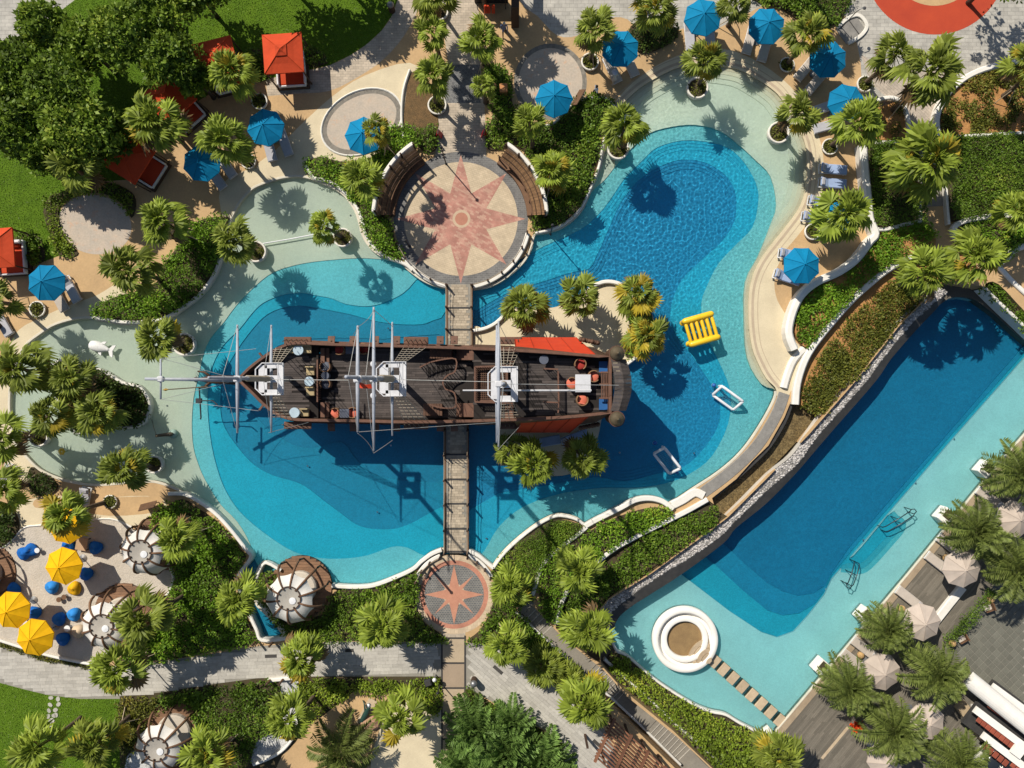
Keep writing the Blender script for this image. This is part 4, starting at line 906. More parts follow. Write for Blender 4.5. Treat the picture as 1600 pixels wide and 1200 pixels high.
def planting(key, label, style, h=.45, sp=.36, rad=.3, per=34, size=.17, name='shrub_bed', cat='shrubs', keep=1.0, base=.5, kind=None):
    poly, z = BEDS[key]; c = np.mean(poly, 0); P = scatter(poly, sp)
    if keep == 1: P = P[NP.random(len(P)) < .93]
    if keep < 1: 
        k = np.array([noise.noise(Vector((x * .7, y * .7, 4))) * .5 + .5 for x, y in P]); P = P[k + .25 * (NP.random(len(P)) - .5) < keep]
    nz = np.array([noise.noise(Vector((x * .55, y * .55, 2.5))) for x, y in P]) if len(P) else np.zeros(0)
    hh = h * (.75 + .55 * nz + .4 * (NP.random(len(P)) - .5))
    C = np.column_stack([P, z + np.maximum(.03, hh - rad * .6)])
    tc = base + .5 * np.array([noise.noise(Vector((x * .35, y * .35, 8))) for x, y in P]) + .2 * (NP.random(len(P)) - .5)
    big = .72 + .62 * np.clip(.5 + np.array([noise.noise(Vector((x * .42, y * .42, 21))) for x, y in P]), 0, 1) if len(P) else np.zeros(0)
    V, T = clump(C, rad * (.7 + .55 * NP.random(len(P))) * (.75 + .25 * big), per, size * big, tc)
    V = V - np.array([c[0], c[1], z])
    o = put(name, qmesh(name, V, T, M_lf[style]), None, (c[0], c[1], z)); tag(o, label, cat, None, kind); return o
planting('west_of_plaza', 'bright shrubs wrapping the west side of the big star plaza', 'bright', .6, name='shrub_bed')
planting('plaza_left_corner', 'small round shrub at the left corner of the plaza entrance', 'mid', .7, name='shrub', cat='shrub')
planting('east_of_plaza', 'large shrub bed wrapping the east side of the big star plaza', 'mid', .6)
planting('top_middle', 'dark shrub patch between two blue parasols at the top', 'dark', .6)
planting('top_hedge', 'dense green shrubs above the foot shower at the top', 'mid', .7)
planting('left_hook', 'hook shaped shrubs round the pink stone pad', 'lime', .4, sp=.4)
planting('curved_left', 'crescent of glossy shrubs along the shallow pale pool', 'bright', .6)
planting('cabana_green', 'leafy plants right of the large orange canopy', 'mid', .7)
planting('cabana_green2', 'leafy plants left of the large orange canopy', 'mid', .7)
planting('front_cabana', 'leafy plants beside the orange daybed at the left edge', 'mid', .6)
planting('south_west', 'wide shrub bed between the seashell shelters and the pool', 'bright', .7)
planting('south_mid', 'shrub bed between the timber shelter deck and the small star plaza', 'mid', .65)
planting('south_hedge', 'dense shrubs below the grey path beside the lowest shell shelter', 'mid', .6)
planting('south_strip', 'bright low shrubs along the lower edge of the grey path', 'lime', .5)
planting('left_lawn_shrub', 'loose olive shrubs at the corner of the lower lawn', 'olive', .5)
planting('left_pond_bed', 'small dark shrubs between the pool and the yellow parasol terrace', 'dark', .5)
planting('terrace_left', 'dark round shrub at the left edge of the sand terrace', 'dark', .8)
planting('path_edge', 'thin strip of ground cover between sand kerb and grey path', 'olive', .15, sp=.2, rad=.16, per=20, size=.12, name='ground_cover', cat='ground cover')
planting('ferns', 'low green plants under the big ferns at the bottom', 'mid', .4)
planting('compass_right', 'shrubs between the small star plaza and the stairs', 'mid', .5)
planting('palm_patch', 'sparse plants in the small arched bed by the beige path', 'olive', .3, keep=.5, name='ground_cover', cat='ground cover', kind='stuff')
planting('top_right_soil', 'sparse olive plants on the orange soil bed', 'olive', .3, keep=.52, sp=.28, rad=.24, per=26, base=.6, name='ground_cover', cat='ground cover', kind='stuff')
planting('hedge_a', 'clipped hedge left of the narrow stairs', 'mid', .95, sp=.2, rad=.17, per=22, size=.11, name='clipped_hedge', cat='hedge')
planting('hedge_b', 'large clipped hedge right of the narrow stairs', 'mid', .95, sp=.2, rad=.17, per=22, size=.11, name='clipped_hedge', cat='hedge')
planting('bed_c', 'leafy bed at the right edge below the large hedge', 'bright', .5)
planting('bed_a', 'upper terraced bed of bright shrubs behind the single blue parasol', 'bright', .4, keep=.68, sp=.28, rad=.24, per=26)
planting('bed_b', 'lower terraced bed of mixed shrubs beside the pebble wall', 'olive', .35, keep=.66, sp=.26, rad=.22, per=26, base=.55)
planting('bed_d', 'narrow green strip along the grey ramp', 'mid', .4)
planting('oval_hedge', 'clipped oval hedge at the pool corner', 'mid', .5, sp=.17, rad=.15, per=20, size=.1, name='clipped_hedge', cat='hedge')
planting('bed_e2', 'bright shrubs between the two curved white walls', 'bright', .5)
planting('bed_e3', 'mixed shrubs between the white wall and the pebble wall', 'mid', .45, base=.5)
planting('bed_f', 'yellow green hedge between the stairs and the lower pool', 'lime', .55)
planting('isle_east', 'shrubs under the two yellow tipped palms', 'bright', .4)
planting('left_isle', 'dense shrubs covering the palm island', 'dark', .45)
_c = W(1505, 955, ZD)
BEDS['deck_hedge'] = ([W(a, b, ZD) for a, b in [(1466,993),(1535,912),(1548,924),(1478,1006)]], ZD)
planting('deck_hedge', 'narrow clipped hedge between pool deck and dining terrace', 'mid', .9, sp=.2, rad=.18, per=24, size=.11, name='clipped_hedge', cat='hedge')
# grass blades on the lawns
for key, poly, lab in (('n', zones[2][1], 'upper lawn'), ('s', [W(*p) for p in [(-20,1060),(0,1067),(37,1077),(75,1086),(125,1092),(187,1092),(192,1130),(205,1200),(205,1230),(-20,1230)]], 'lower lawn')):
    P = scatter(poly, .105); n = len(P); a = NP.random(n) * 6.28; s = .03 + .04 * NP.random(n)
    B = np.column_stack([P, np.full(n, .002)]); dx = np.column_stack([np.cos(a), np.sin(a), np.zeros(n)]) * .035
    tip = B + np.column_stack([NP.normal(size=n) * .05, NP.normal(size=n) * .05, s])
    V = np.stack([B - dx, B + dx, tip + dx * .3, tip - dx * .3], 1)
    T = np.clip([.5 + .4 * noise.noise(Vector((x * .8, y * .8, 0))) + random.uniform(-.15, .15) for x, y in P], 0, 1)
    tag(put('grass', qmesh('grass', V, T, leafmat('grass_blade', (0.135, 0.225, 0.014), (0.22, 0.27, 0.03), .5, 1.2, .2))), 'short mown grass of the ' + lab, 'grass', None, 'stuff')

# ---- fan palms
def fan_frond(seed, m, droop=.16, seg=15):
    rd = random.Random(seed); mb = MB()
    L = .55; hub = Vector((L, 0, .05))
    mb.t = .62
    mb.add([(0, -.022, 0), (0, .022, 0), (L, .012, .05), (L, -.012, .05)], [(0, 1, 2, 3)])
    mb.add([(0, 0, .025), (0, 0, -.02), (L, 0, .035), (L, 0, .06)], [(0, 1, 2, 3)])
    def pt(a, r, dz):
        x = r * math.cos(a); y = r * math.sin(a)
        return hub + Vector((x, y * .92, dz - droop * (r / .62) ** 2 - .16 * abs(y)))
    amax = R(112); prev = None
    for i in range(seg + 1):
        a = -amax + 2 * amax * i / seg
        rr = .35 * (1 - .2 * abs(a / amax) ** 2)
        mid = pt(a, rr, .03 if i % 2 else -.03)
        if prev is not None:
            am = a - amax / seg; rt = rr * 1.5 * rd.uniform(.84, 1.1)
            tip = pt(am + rd.uniform(-.06, .06), rt, -rd.uniform(.02, .12))
            tt = rd.uniform(.35, .65); mb.t = tt
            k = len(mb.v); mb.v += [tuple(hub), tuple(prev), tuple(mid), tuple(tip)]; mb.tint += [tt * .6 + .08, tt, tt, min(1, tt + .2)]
            mb.f += [(k, k + 1, k + 2), (k + 1, k + 3, k + 2)]; mb.mi += [0, 0]
        prev = mid
    return mb.mesh('frond', m)
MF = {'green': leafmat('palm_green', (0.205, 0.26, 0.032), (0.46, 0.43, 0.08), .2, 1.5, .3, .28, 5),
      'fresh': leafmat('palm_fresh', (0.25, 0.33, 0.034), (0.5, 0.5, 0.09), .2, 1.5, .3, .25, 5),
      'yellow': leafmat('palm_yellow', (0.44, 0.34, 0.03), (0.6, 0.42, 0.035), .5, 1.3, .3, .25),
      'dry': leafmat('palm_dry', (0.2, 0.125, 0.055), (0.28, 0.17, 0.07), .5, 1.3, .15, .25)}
FR = {k: [fan_frond(s, MF[k], dr) for s, dr in ((1, .12), (2, .2), (3, .28))] for k in MF}
M_trunk = mat('palm_trunk', (0.14, 0.1, 0.065), .95, (0.09, 0.065, 0.045), scale=4, fine=.25, fscale=12, bump=.8, bscale=10)
M_stake = mat('stake_wood', (0.42, 0.34, 0.23), .85, rnd=.2)
def fan_palm(label, cx, cy, bx, by, h, rpx, kind='green', yellow=0.0, z0=0.0, n=30, stakes=False, group='fan palms'):
    top = W3(cx, cy, h); b = Vector((*W(bx, by, z0), z0)); rd = random.Random(int(cx * 31 + cy))
    Rm = rpx * (H - h) / H / PPM
    t = thing('fan_palm', label, 'palm tree', b, rd.random() * 6.28, group)
    inv = Matrix.Rotation(-t.rotation_euler.z, 3, 'Z'); tp = inv @ (top - b)
    pts = [Vector((0, 0, -.1)), Vector((tp.x * .1, tp.y * .1, tp.z * .3)), Vector((tp.x * .42, tp.y * .42, tp.z * .66)), Vector(tp)]
    P = spl([tuple(p) for p in pts], 4, False)
    rr = [.2 - .08 * min(1, i / 9) + (.05 if i == 0 else 0) for i in range(len(P))]
    MB().tube(P, rr, 8).build('trunk', M_trunk, t, smooth=True)
    for i in range(n):
        f = (i + .5) / n; az = i * 2.39996 + rd.uniform(-.45, .45)
        el = R(84 - 116 * f ** 1.05) + rd.uniform(-.2, .2)
        sc = Rm * (.66 + .42 * min(1, f * 1.7)) * rd.uniform(.76, 1.16) * .98
        k = kind
        if rd.random() < yellow * (.4 + f): k = 'yellow'
        elif f > .86 and rd.random() < .55: k = 'dry'
        me = FR[k][0 if f < .35 else (1 if f < .7 else 2)]
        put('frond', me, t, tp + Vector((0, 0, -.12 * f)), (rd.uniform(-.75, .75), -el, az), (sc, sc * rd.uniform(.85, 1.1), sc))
    if stakes:
        for k in range(3):
            a = k * 2.1 + rd.random(); q = Vector((math.cos(a) * .9, math.sin(a) * .9, .02))
            MB().tube([q, Vector((tp.x * .08, tp.y * .08, 1.5))], .035, 5).build('stake', M_stake, t)
    return t
PALMS = [
 ('fan palm at the very top left of the beige walk, in a round planter', 680,-8,686,17,4,34,'green',0,0),
 ('fan palm at the top on the left side of the beige walk', 674,48,688,94,4.3,30,'fresh',.03,0),
 ('fan palm in the white ring planter left of the dark paving band', 677,118,682,163,4.3,32,'fresh',0,0),
 ('large fan palm right of the beige walk near the top', 752,62,757,100,4.2,33,'fresh',0,0),
 ('small fan palm right of the dark paving band', 755,133,759,160,3.6,20,'fresh',0,0),
 ('fan palm in the white ring beside the tilted blue parasol at the top', 930,45,923,95,4.4,34,'green',.05,0),
 ('yellowing fan palm above the dark shrub patch at the top', 1025,16,1012,50,4.2,34,'green',.3,.15),
 ('fan palm between the two topmost blue parasols', 1150,6,1138,40,4.2,30,'green',.1,0),
 ('fan palm in a grey ring planter left of the foot shower', 1262,52,1230,100,4.4,36,'green',.15,0),
 ('fan palm in the white pot standing in the beach water', 1100,95,1090,135,4.4,34,'green',.2,-.1),
 ('fan palm in the white pot at the pool edge east of the plaza', 975,195,966,230,4.4,37,'fresh',.1,-.1),
 ('fan palm in the white pot at the right end of the beach', 1247,177,1217,206,4.4,31,'green',.05,-.1),
 ('leaning fan palm on the beige path, left of a pair', 1400,85,1352,130,5,36,'green',0,.1),
 ('leaning fan palm on the beige path, right of a pair', 1453,112,1395,172,5.5,52,'green',0,.25),
 ('fan palm half covering the lowest parasol of the top right row', 1341,192,1298,228,4.8,40,'fresh',.03,0),
 ('big fan palm over the clipped hedge by the narrow stairs', 1450,252,1400,283,4.8,57,'fresh',.12,.25),
 ('fan palm in the pot above the single blue parasol', 1318,335,1270,360,4.8,44,'fresh',0,0),
 ('fan palm leaning over the lower terraced bed', 1445,425,1404,446,4.6,42,'fresh',0,-.3),
 ('fan palm beside the top corner of the lower pool', 1522,400,1492,428,4.4,45,'fresh',.05,-.3),
 ('fan palm in the orange soil at the right edge', 1604,98,1568,150,5,34,'green',.05,.3),
 ('fan palm at the right edge below the large hedge', 1592,328,1568,356,4.6,34,'fresh',.1,.2),
 ('small golden fan palm over the half hidden blue parasol', 588,203,608,235,5.8,25,'green',.35,.15),
 ('fan palm in the shrubs right of the plaza entrance', 828,190,832,232,3.6,28,'fresh',.08,.15),
 ('fan palm beside the east curved bench', 862,268,856,300,3.6,34,'fresh',.1,.15),
 ('fan palm in the shrubs beside the west curved bench', 562,278,584,306,5,34,'fresh',.05,.15),
 ('fan palm in the pot in the pale water west of the plaza', 505,355,535,371,4.8,29,'fresh',.1,-.1),
 ('fan palm in the pot at the end of the crescent bed', 365,377,398,392,4.4,37,'green',.02,-.1),
 ('fan palm above the crescent bed', 253,345,302,372,4.6,38,'fresh',0,.2),
 ('fan palm leaning from the left end of the crescent bed', 202,420,250,436,4.6,42,'green',0,.2),
 ('fan palm in the pot near the ship bowsprit', 246,530,287,538,4.4,36,'green',.03,-.1),
 ('fan palm between the two upper orange canopies', 364,112,400,152,4.6,38,'fresh',.12,0),
 ('pale fan palm left of the upper blue parasol', 352,220,388,250,4.6,40,'fresh',0,0),
 ('fan palm in front of the tilted orange canopy', 243,190,283,220,4.6,46,'fresh',.04,0),
 ('dark fan palm at the edge of the trees above the stone pad', 118,262,152,285,4.6,40,'green',0,0),
 ('large fan palm at the left edge of the shallow pool', 32,575,76,582,4.6,44,'green',.05,-.1),
 ('fan palm cut by the left edge beside the blue parasol', -6,470,32,478,4.6,32,'green',.03,0),
 ('upper fan palm on the palm island', 113,590,150,600,4.2,38,'green',.05,.15),
 ('fan palm at the left tip of the palm island', 77,648,60,682,4.2,33,'green',.05,-.1),
 ('lower fan palm on the palm island', 155,645,195,642,4.2,38,'green',.1,.15),
 ('fan palm cut by the left edge below the large one', 4,682,42,678,4.6,38,'fresh',.05,0),
 ('fan palm in the pot by the pool steps below the palm island', 195,730,240,726,4.4,38,'green',.05,-.1),
 ('fan palm at the left edge above the sand terrace', 6,765,50,756,4.6,36,'fresh',0,0),
 ('flowering fan palm covering the topmost yellow parasol', 102,803,165,785,5.4,38,'fresh',.18,0),
 ('fan palm covering the upper seashell shelter', 276,842,320,826,4.8,34,'fresh',0,.1),
 ('fan palm covering the second seashell shelter', 223,966,288,930,5.2,44,'green',0,.1),
 ('fan palm overhanging the grey path below the sand terrace', 186,1046,240,1018,5,44,'fresh',.02,.1),
 ('fan palm over the narrow water channel', 372,936,402,918,4,38,'fresh',0,.1),
 ('fan palm over the grey path below the water channel', 470,1026,500,1010,4,38,'fresh',.08,.1),
 ('fan palm on the lower lawn at the left', 60,1166,126,1122,5,42,'fresh',.03,0),
 ('fan palm on the lower lawn, right of a pair', 150,1162,206,1116,5,42,'green',.05,.1),
 ('fan palm over the white gravel below the grey path', 452,1122,492,1086,4.8,40,'fresh',.05,.1),
 ('fan palm in the shrubs left of the small star plaza', 598,976,625,950,4.4,40,'fresh',.04,.1),
 ('bright fan palm over the court left of the tan walkway', 626,1122,652,1086,4.6,40,'fresh',.02,.1),
 ('fan palm beside the lowest seashell shelter', 325,1176,366,1150,4.6,38,'fresh',.1,.1),
 ('fan palm right of the small star plaza, upper of two', 797,916,797,890,3.6,34,'fresh',.08,.1),
 ('fan palm right of the small star plaza, lower of two', 790,1008,790,980,3.8,34,'fresh',.03,.1),
 ('fan palm on the bright shrubs between the curved white walls', 905,890,895,866,3.8,38,'fresh',.03,.25),
 ('fan palm at the bend of the stairs', 917,984,908,958,3.8,40,'fresh',.02,-.1),
 ('fan palm over the grey paving left of the stairs', 918,1100,905,1062,4.4,42,'fresh',.05,0),
 ('fan palm on the sand beside the north footbridge', 818,480,813,497,3.4,39,'green',.05,0),
 ('fan palm in the middle of the sand north of the ship', 907,465,898,478,3.4,35,'green',.05,0),
 ('upper yellow tipped fan palm at the ship stern', 998,460,984,472,3.4,36,'green',.42,.2),
 ('lower yellow tipped fan palm at the ship stern', 1010,525,996,533,3.4,36,'green',.45,.2),
 ('fan palm on the sand south of the ship, left one in sun', 832,724,828,706,3.4,36,'fresh',.05,0),
 ('dark fan palm on the sand south of the ship, right one', 910,716,902,704,3.4,37,'green',0,0),
 ('fan palm tucked against the ship hull on the south sand', 798,700,799,690,2.8,28,'green',0,0),
 ('fan palm at the bottom corner of the lower pool', 1216,1180,1180,1152,4,40,'green',.15,-1.2),
]
PALMS += [('fan palm beyond the top edge, left of the portal', 752,-60,757,10,6,38,'green',0,0), ('fan palm beyond the top edge, above the portal', 766,-125,770,-55,6.6,40,'green',0,0),
 ('fan palm beyond the top edge, above the round stone pad', 990,-85,975,-30,6,38,'green',0,0), ('fan palm beyond the top edge, above the parasol row', 1290,-70,1255,-15,6,36,'green',0,0)]
for i, p in enumerate(PALMS):
    fan_palm(p[0], *p[1:8], yellow=p[8], z0=p[9], stakes=(i % 2 == 1 and p[9] >= 0), n=(30 if p[6] > 30 else 23) + i % 4)

# ---- feather palms
def feather(seed, m, L=1.0, npair=24, curve=.5, lw=.022):
    rd = random.Random(seed); mb = MB(); prev = None
    def pos(s): return Vector((s * L * (1 - .18 * s), 0, .12 * s - curve * s * s))
    for i in range(9):
        p = pos(i / 8)
        if prev is not None:
            w = .014 * (1 - i / 10); mb.t = .6
            mb.add([prev + Vector((0, -w, 0)), prev + Vector((0, w, 0)), p + Vector((0, w, 0)), p + Vector((0, -w, 0))], [(0, 1, 2, 3)])
        prev = p
    for i in range(npair):
        s = .14 + .86 * i / (npair - 1); p = pos(s); q = pos(min(1, s + .03))
        l = .26 * math.sin(math.pi * (.12 + .8 * s)) ** .6
        for sg in (-1, 1):
            tip = p + Vector((l * .62, sg * l * .78, rd.uniform(-.02, .1) * 1.2))
            tt = rd.uniform(.25, .75); k = len(mb.v); wv = Vector((lw, 0, 0))
            mid = p.lerp(tip, .45) + Vector((0, 0, .02))
            mb.v += [tuple(p), tuple(mid - wv), tuple(tip), tuple(mid + wv)]; mb.tint += [tt * .7, tt, min(1, tt + .15), tt]
            mb.f += [(k, k + 1, k + 2, k + 3)]; mb.mi.append(0)
    return mb.mesh('frond', m)
MF2 = leafmat('date_green', (0.17, 0.22, 0.045), (0.34, 0.34, 0.12), .4, 1.35, .3, .25, 5)
MF3 = leafmat('fern_green', (0.165, 0.28, 0.06), (0.3, 0.42, 0.11), .4, 1.35, .3, .25, 5)
FT = [feather(s, MF2, 1, 28, c) for s, c in ((1, .25), (2, .5), (3, .75))]
FT2 = [feather(s, MF3, 1, 20, c, .045) for s, c in ((4, .2), (5, .4), (6, .55))]
def feather_palm(label, cx, cy, bx, by, h, rpx, z0, n=38, set_=FT, name='date_palm', group='feather palms by the lower pool', cat='palm tree', elev=(78, 118)):
    top = W3(cx, cy, h); b = Vector((*W(bx, by, z0), z0)); rd = random.Random(int(cx * 17 + cy)); Rm = rpx * (H - h) / H / PPM
    t = thing(name, label, cat, b, 0, group); tp = top - b
    P = spl([(0, 0, -.1), (tp.x * .3, tp.y * .3, tp.z * .35), (tp.x * .7, tp.y * .7, tp.z * .75), tuple(tp)], 4, False)
    MB().tube(P, [.24 - .05 * i / len(P) for i in range(len(P))], 9).build('trunk', M_trunk, t, smooth=True)
    for i in range(n):
        f = (i + .5) / n; az = i * 2.39996 + rd.uniform(-.2, .2); el = R(elev[0] - elev[1] * f) + rd.uniform(-.1, .1)
        sc = Rm * rd.uniform(.92, 1.15) * (.72 + .4 * min(1, f * 1.6))
        put('frond', set_[0 if f < .3 else (1 if f < .7 else 2)], t, tp, (rd.uniform(-.3, .3), -el, az), (sc, sc, sc))
    return t
for a in [('topmost feather palm at the right edge beside the lower pool', 1596,740,1568,728,2.2,52,ZD), ('feather palm over the second white block at the pool edge', 1526,829,1500,822,2.2,50,ZD),
          ('feather palm at the right edge over the narrow clipped hedge', 1592,890,1560,878,2.4,52,ZD), ('feather palm over the third white block at the pool edge', 1387,985,1372,972,2.0,42,ZD),
          ('feather palm over the lowest white block at the pool edge', 1328,1076,1312,1060,2.0,46,ZD), ('feather palm in the middle of the lower right cluster', 1466,1056,1445,1040,2.4,52,ZD),
          ('feather palm beside the orange flowers on the pool deck', 1398,1142,1378,1124,2.2,54,ZD), ('feather palm at the bottom edge near the white roof', 1502,1192,1478,1172,2.2,50,ZD)]:
    feather_palm(*a)
feather_palm('loose feather palm at the bottom edge left of the tan walkway', 530,1176,548,1160,2.2,58,0, n=26, group='feather palms by the court')
for a in [('big dark fern clump beside the tan walkway, left one', 742,1140,744,1136,1.2,48,0), ('big dark fern clump at the bottom, middle one', 790,1178,788,1172,1.4,56,0), ('big dark fern clump at the bottom edge near the timber pergola, right one', 846,1190,842,1182,1.2,52,0),
          ('big dark fern clump in the second row near the grey paving', 800,1128,798,1122,1.1,36,0), ('big dark fern clump cut by the bottom edge', 725,1198,728,1192,1.2,46,0)]:
    feather_palm(*a, n=36, set_=FT2, name='fern_clump', cat='fern', group='big ferns at the bottom', elev=(85, 85))
for a in [('broad leaved dark plant left of the stairs, upper one', 850,1040,848,1036,.9,30,0), ('broad leaved dark plant left of the stairs, lower one', 888,1062,886,1058,.9,26,0)]:
    feather_palm(*a, n=22, set_=FR['green'], name='broad_plant', cat='plant', group='broad leaved plants by the stairs', elev=(80, 90))

# ---- broadleaf trees of the upper left grove
M_bark = mat('bark', (0.11, 0.085, 0.06), .95, (0.075, 0.06, 0.045), scale=3, fine=.2)
def tree(label, px, py, h, rpx, tint=.45, n=50, per=75, style='tree', z0=0, group='trees of the upper left grove'):
    top = W3(px, py, h * .8); b = Vector((top.x, top.y, z0)); Rm = rpx * (H - h) / H / PPM; rd = random.Random(int(px * 13 + py))
    t = thing('broadleaf_tree', label, 'tree', b, 0, group)
    MB().tube([(0, 0, -.1), (.05, .05, h * .3), (.1, -.05, h * .55)], [.22, .16, .11], 8).build('trunk', M_bark, t, smooth=True)
    C = []
    for i in range(n):
        a = i * 2.39996; rr = Rm * math.sqrt((i + .5) / n) * rd.uniform(.8, 1.12)
        zz = h * .55 + h * .42 * math.sqrt(max(0, 1 - (rr / (Rm * 1.15)) ** 2)) * rd.uniform(.6, 1.0)
        C.append((rr * math.cos(a), rr * math.sin(a), zz))
    C = np.array(C)
    br = MB()
    for k in range(0, n, 7): br.tube([(.08, 0, h * .45), (C[k][0] * .5, C[k][1] * .5, h * .55 + C[k][2] * .1), tuple(C[k])], [.08, .05, .02], 5, False)
    br.build('limb', M_bark, t)
    tc = tint + .5 * (NP.random(n) - .5)
    V, T = clump(C, np.full(n, Rm * .2) * (.55 + .9 * NP.random(n)), per, .25 + .12 * NP.random(n), tc, .75, .5)
    put('crown', qmesh('crown', V, T, M_lf[style]), t)
    return t
for a in [('tree with a bare fork at the top left by the pale paving', 64,38,6,36,.6), ('dense dark tree at the left edge, upper', 16,108,6.5,54,.35), ('rounded tree left of the top lawn', 238,14,6,48,.6),
          ('tree spreading over the top lawn edge', 188,48,6.5,46,.6), ('dark tree beside the upper orange canopy', 262,88,6,44,.45), ('large dark tree in the middle of the grove', 85,142,7,58,.42),
          ('tall tree in the lower grove with yellowish leaves', 118,192,7,58,.62), ('tree beside the pale paving, right of the fork', 128,72,5.5,42,.55), ('tree at the left edge, lower grove', 16,190,6.5,50,.4),
          ('small tree shading the tilted orange canopy', 302,122,4.6,24,.4), ('tree at the very top edge of the lawn', 300,-22,5.5,44,.55), ('low tree at the lower end of the grove', 62,232,5.5,34,.5),
          ('bushy tree above the lowest orange canopy', 166,212,5,34,.4)]:
    tree(*a)
tree('tree casting shade on the top lawn beyond the frame', 430, -70, 6, 55, .45, group='trees beyond the top edge')
tree('tree casting shade on the lawn right of the canopy', 520, -75, 6, 48, .45, group='trees beyond the top edge')
tree('tree casting shade on the paving at the top right corner', 1590, -60, 7, 55, .45, n=30, group='trees beyond the top edge')
# ---------------------------------------------------------------- pots, parasols, loungers, canopies, shelters, bean bags
def pot(label, px, py, rpx, z0, ztop, group='round planters', style='olive', ground=True):
    r = rpx / PPM; t = thing('round_planter', label, 'planter', (*W(px, py, ztop), z0), group=group); h = ztop - z0
    MB().lathe([(r * .86, 0), (r * .97, h * .5), (r, h), (r * .97, h + .04), (r * .84, h + .04), (r * .8, h - .08)], 30, cap=False).build('ring', M_pot, t, smooth=True)
    MB().lathe([(r * .86, h - .09), (.01, h - .02)], 24, cap=False).build('soil', M_soil, t)
    C = np.array([(r * .72 * math.sqrt(random.random()) * math.cos(a), r * .72 * math.sqrt(random.random()) * math.sin(a), h) for a in NP.random(12) * 6.28])
    V, T = clump(C, np.full(len(C), .2), 22, .15, .5 + .3 * (NP.random(len(C)) - .5))
    put('undergrowth', qmesh('undergrowth', V, T, M_lf[style]), t); return t
for a in [('white round planter in the pale water west of the plaza', 535,371,15,-.42,.35), ('white round planter at the end of the crescent bed', 399,393,17,-.42,.35), ('white round planter nearest the ship bowsprit', 287,538,18,-.42,.35),
          ('white round planter by the pool steps below the palm island', 240,726,14,-.42,.35), ('white round planter left of the palm island', 60,683,15,-.42,.35), ('white round planter standing in the beach water', 1090,137,17,-.36,.35),
          ('white round planter at the pool edge east of the plaza', 966,232,17,-.4,.35), ('white round planter at the right end of the beach', 1217,207,17,-.36,.35), ('grey ring planter left of the foot shower', 1230,101,12,0,.15),
          ('white ring planter right of the round stone pad', 922,96,14,0,.3), ('white ring planter left of the dark paving band', 683,164,15,0,.3), ('white ring planter at the very top of the beige walk', 686,17,15,0,.3),
          ('pale ring planter above the single blue parasol', 1270,362,13,0,.3), ('leafy planter below the top right parasol row', 1297,229,13,0,.2), ('white arched planter on the beige path', 1352,131,13,0,.3),
          ('planter ring beside the upper blue parasol', 405,158,13,0,.3), ('dark leafy planter left of the palm by the blue parasol', 388,252,12,0,.2), ('leafy planter below the blue parasol at the left edge', 58,483,13,0,.2),
          ('leafy planter beside the sign by the shell shelters', 172,784,11,0,.2)]:
    pot(*a)
def fabric(name, c, tr=.15): return mat(name, c, .8, tuple(x * .84 for x in c), scale=1.1, fine=.035, fscale=5, translucent=tr, spec=.15, rnd=.07, bump=.25, bscale=3)
M_blue = fabric('blue_canvas', (0.004, 0.205, 0.40)); M_yel = fabric('yellow_canvas', (0.85, 0.46, 0.006)); M_bei = fabric('beige_canvas', (0.55, 0.46, 0.385)); M_org = fabric('orange_canvas', (0.56, 0.07, 0.024), .1)
M_metal = mat('grey_metal', (0.25, 0.25, 0.25), .4, metal=.6); M_wmetal = mat('white_metal', (0.7, 0.7, 0.7), .4); M_seam = mat('seam', (0.1, 0.1, 0.1), .8)
def parasol_mesh(m, n=8):
    mb = MB(); rings = [(.10, .62), (.35, .47), (.68, .24), (1.0, 0)]
    vs = []
    for k, (r, z) in enumerate(rings):
        for i in range(2 * n):
            a = math.pi * i / n; f = 1 if i % 2 == 0 else math.cos(math.pi / n) * (1 - .02 * r)
            vs.append((r * f * math.cos(a), r * f * math.sin(a), z - (0 if i % 2 == 0 else .035 * r)))
    vs.append((0, 0, .66)); fs = []
    for k in range(3):
        for i in range(2 * n):
            j = (i + 1) % (2 * n); fs.append((k * 2 * n + i, k * 2 * n + j, (k + 1) * 2 * n + j, (k + 1) * 2 * n + i))
    fs += [(len(vs) - 1, (i + 1) % (2 * n), i) for i in range(2 * n)]
    k = len(vs)
    for i in range(2 * n): x, y, z = vs[3 * 2 * n + i]; vs.append((x, y, z - .09))
    for i in range(2 * n): j = (i + 1) % (2 * n); fs.append((3 * 2 * n + i, 3 * 2 * n + j, k + j, k + i))
    mb.add(vs, fs); return mb.mesh('canopy', m)
PM = {}
seam_me = MB().tube([(.08, 0, .64), (.35, 0, .485), (.68, 0, .255), (.995, 0, .012)], .012, 4).mesh('rib', M_seam)
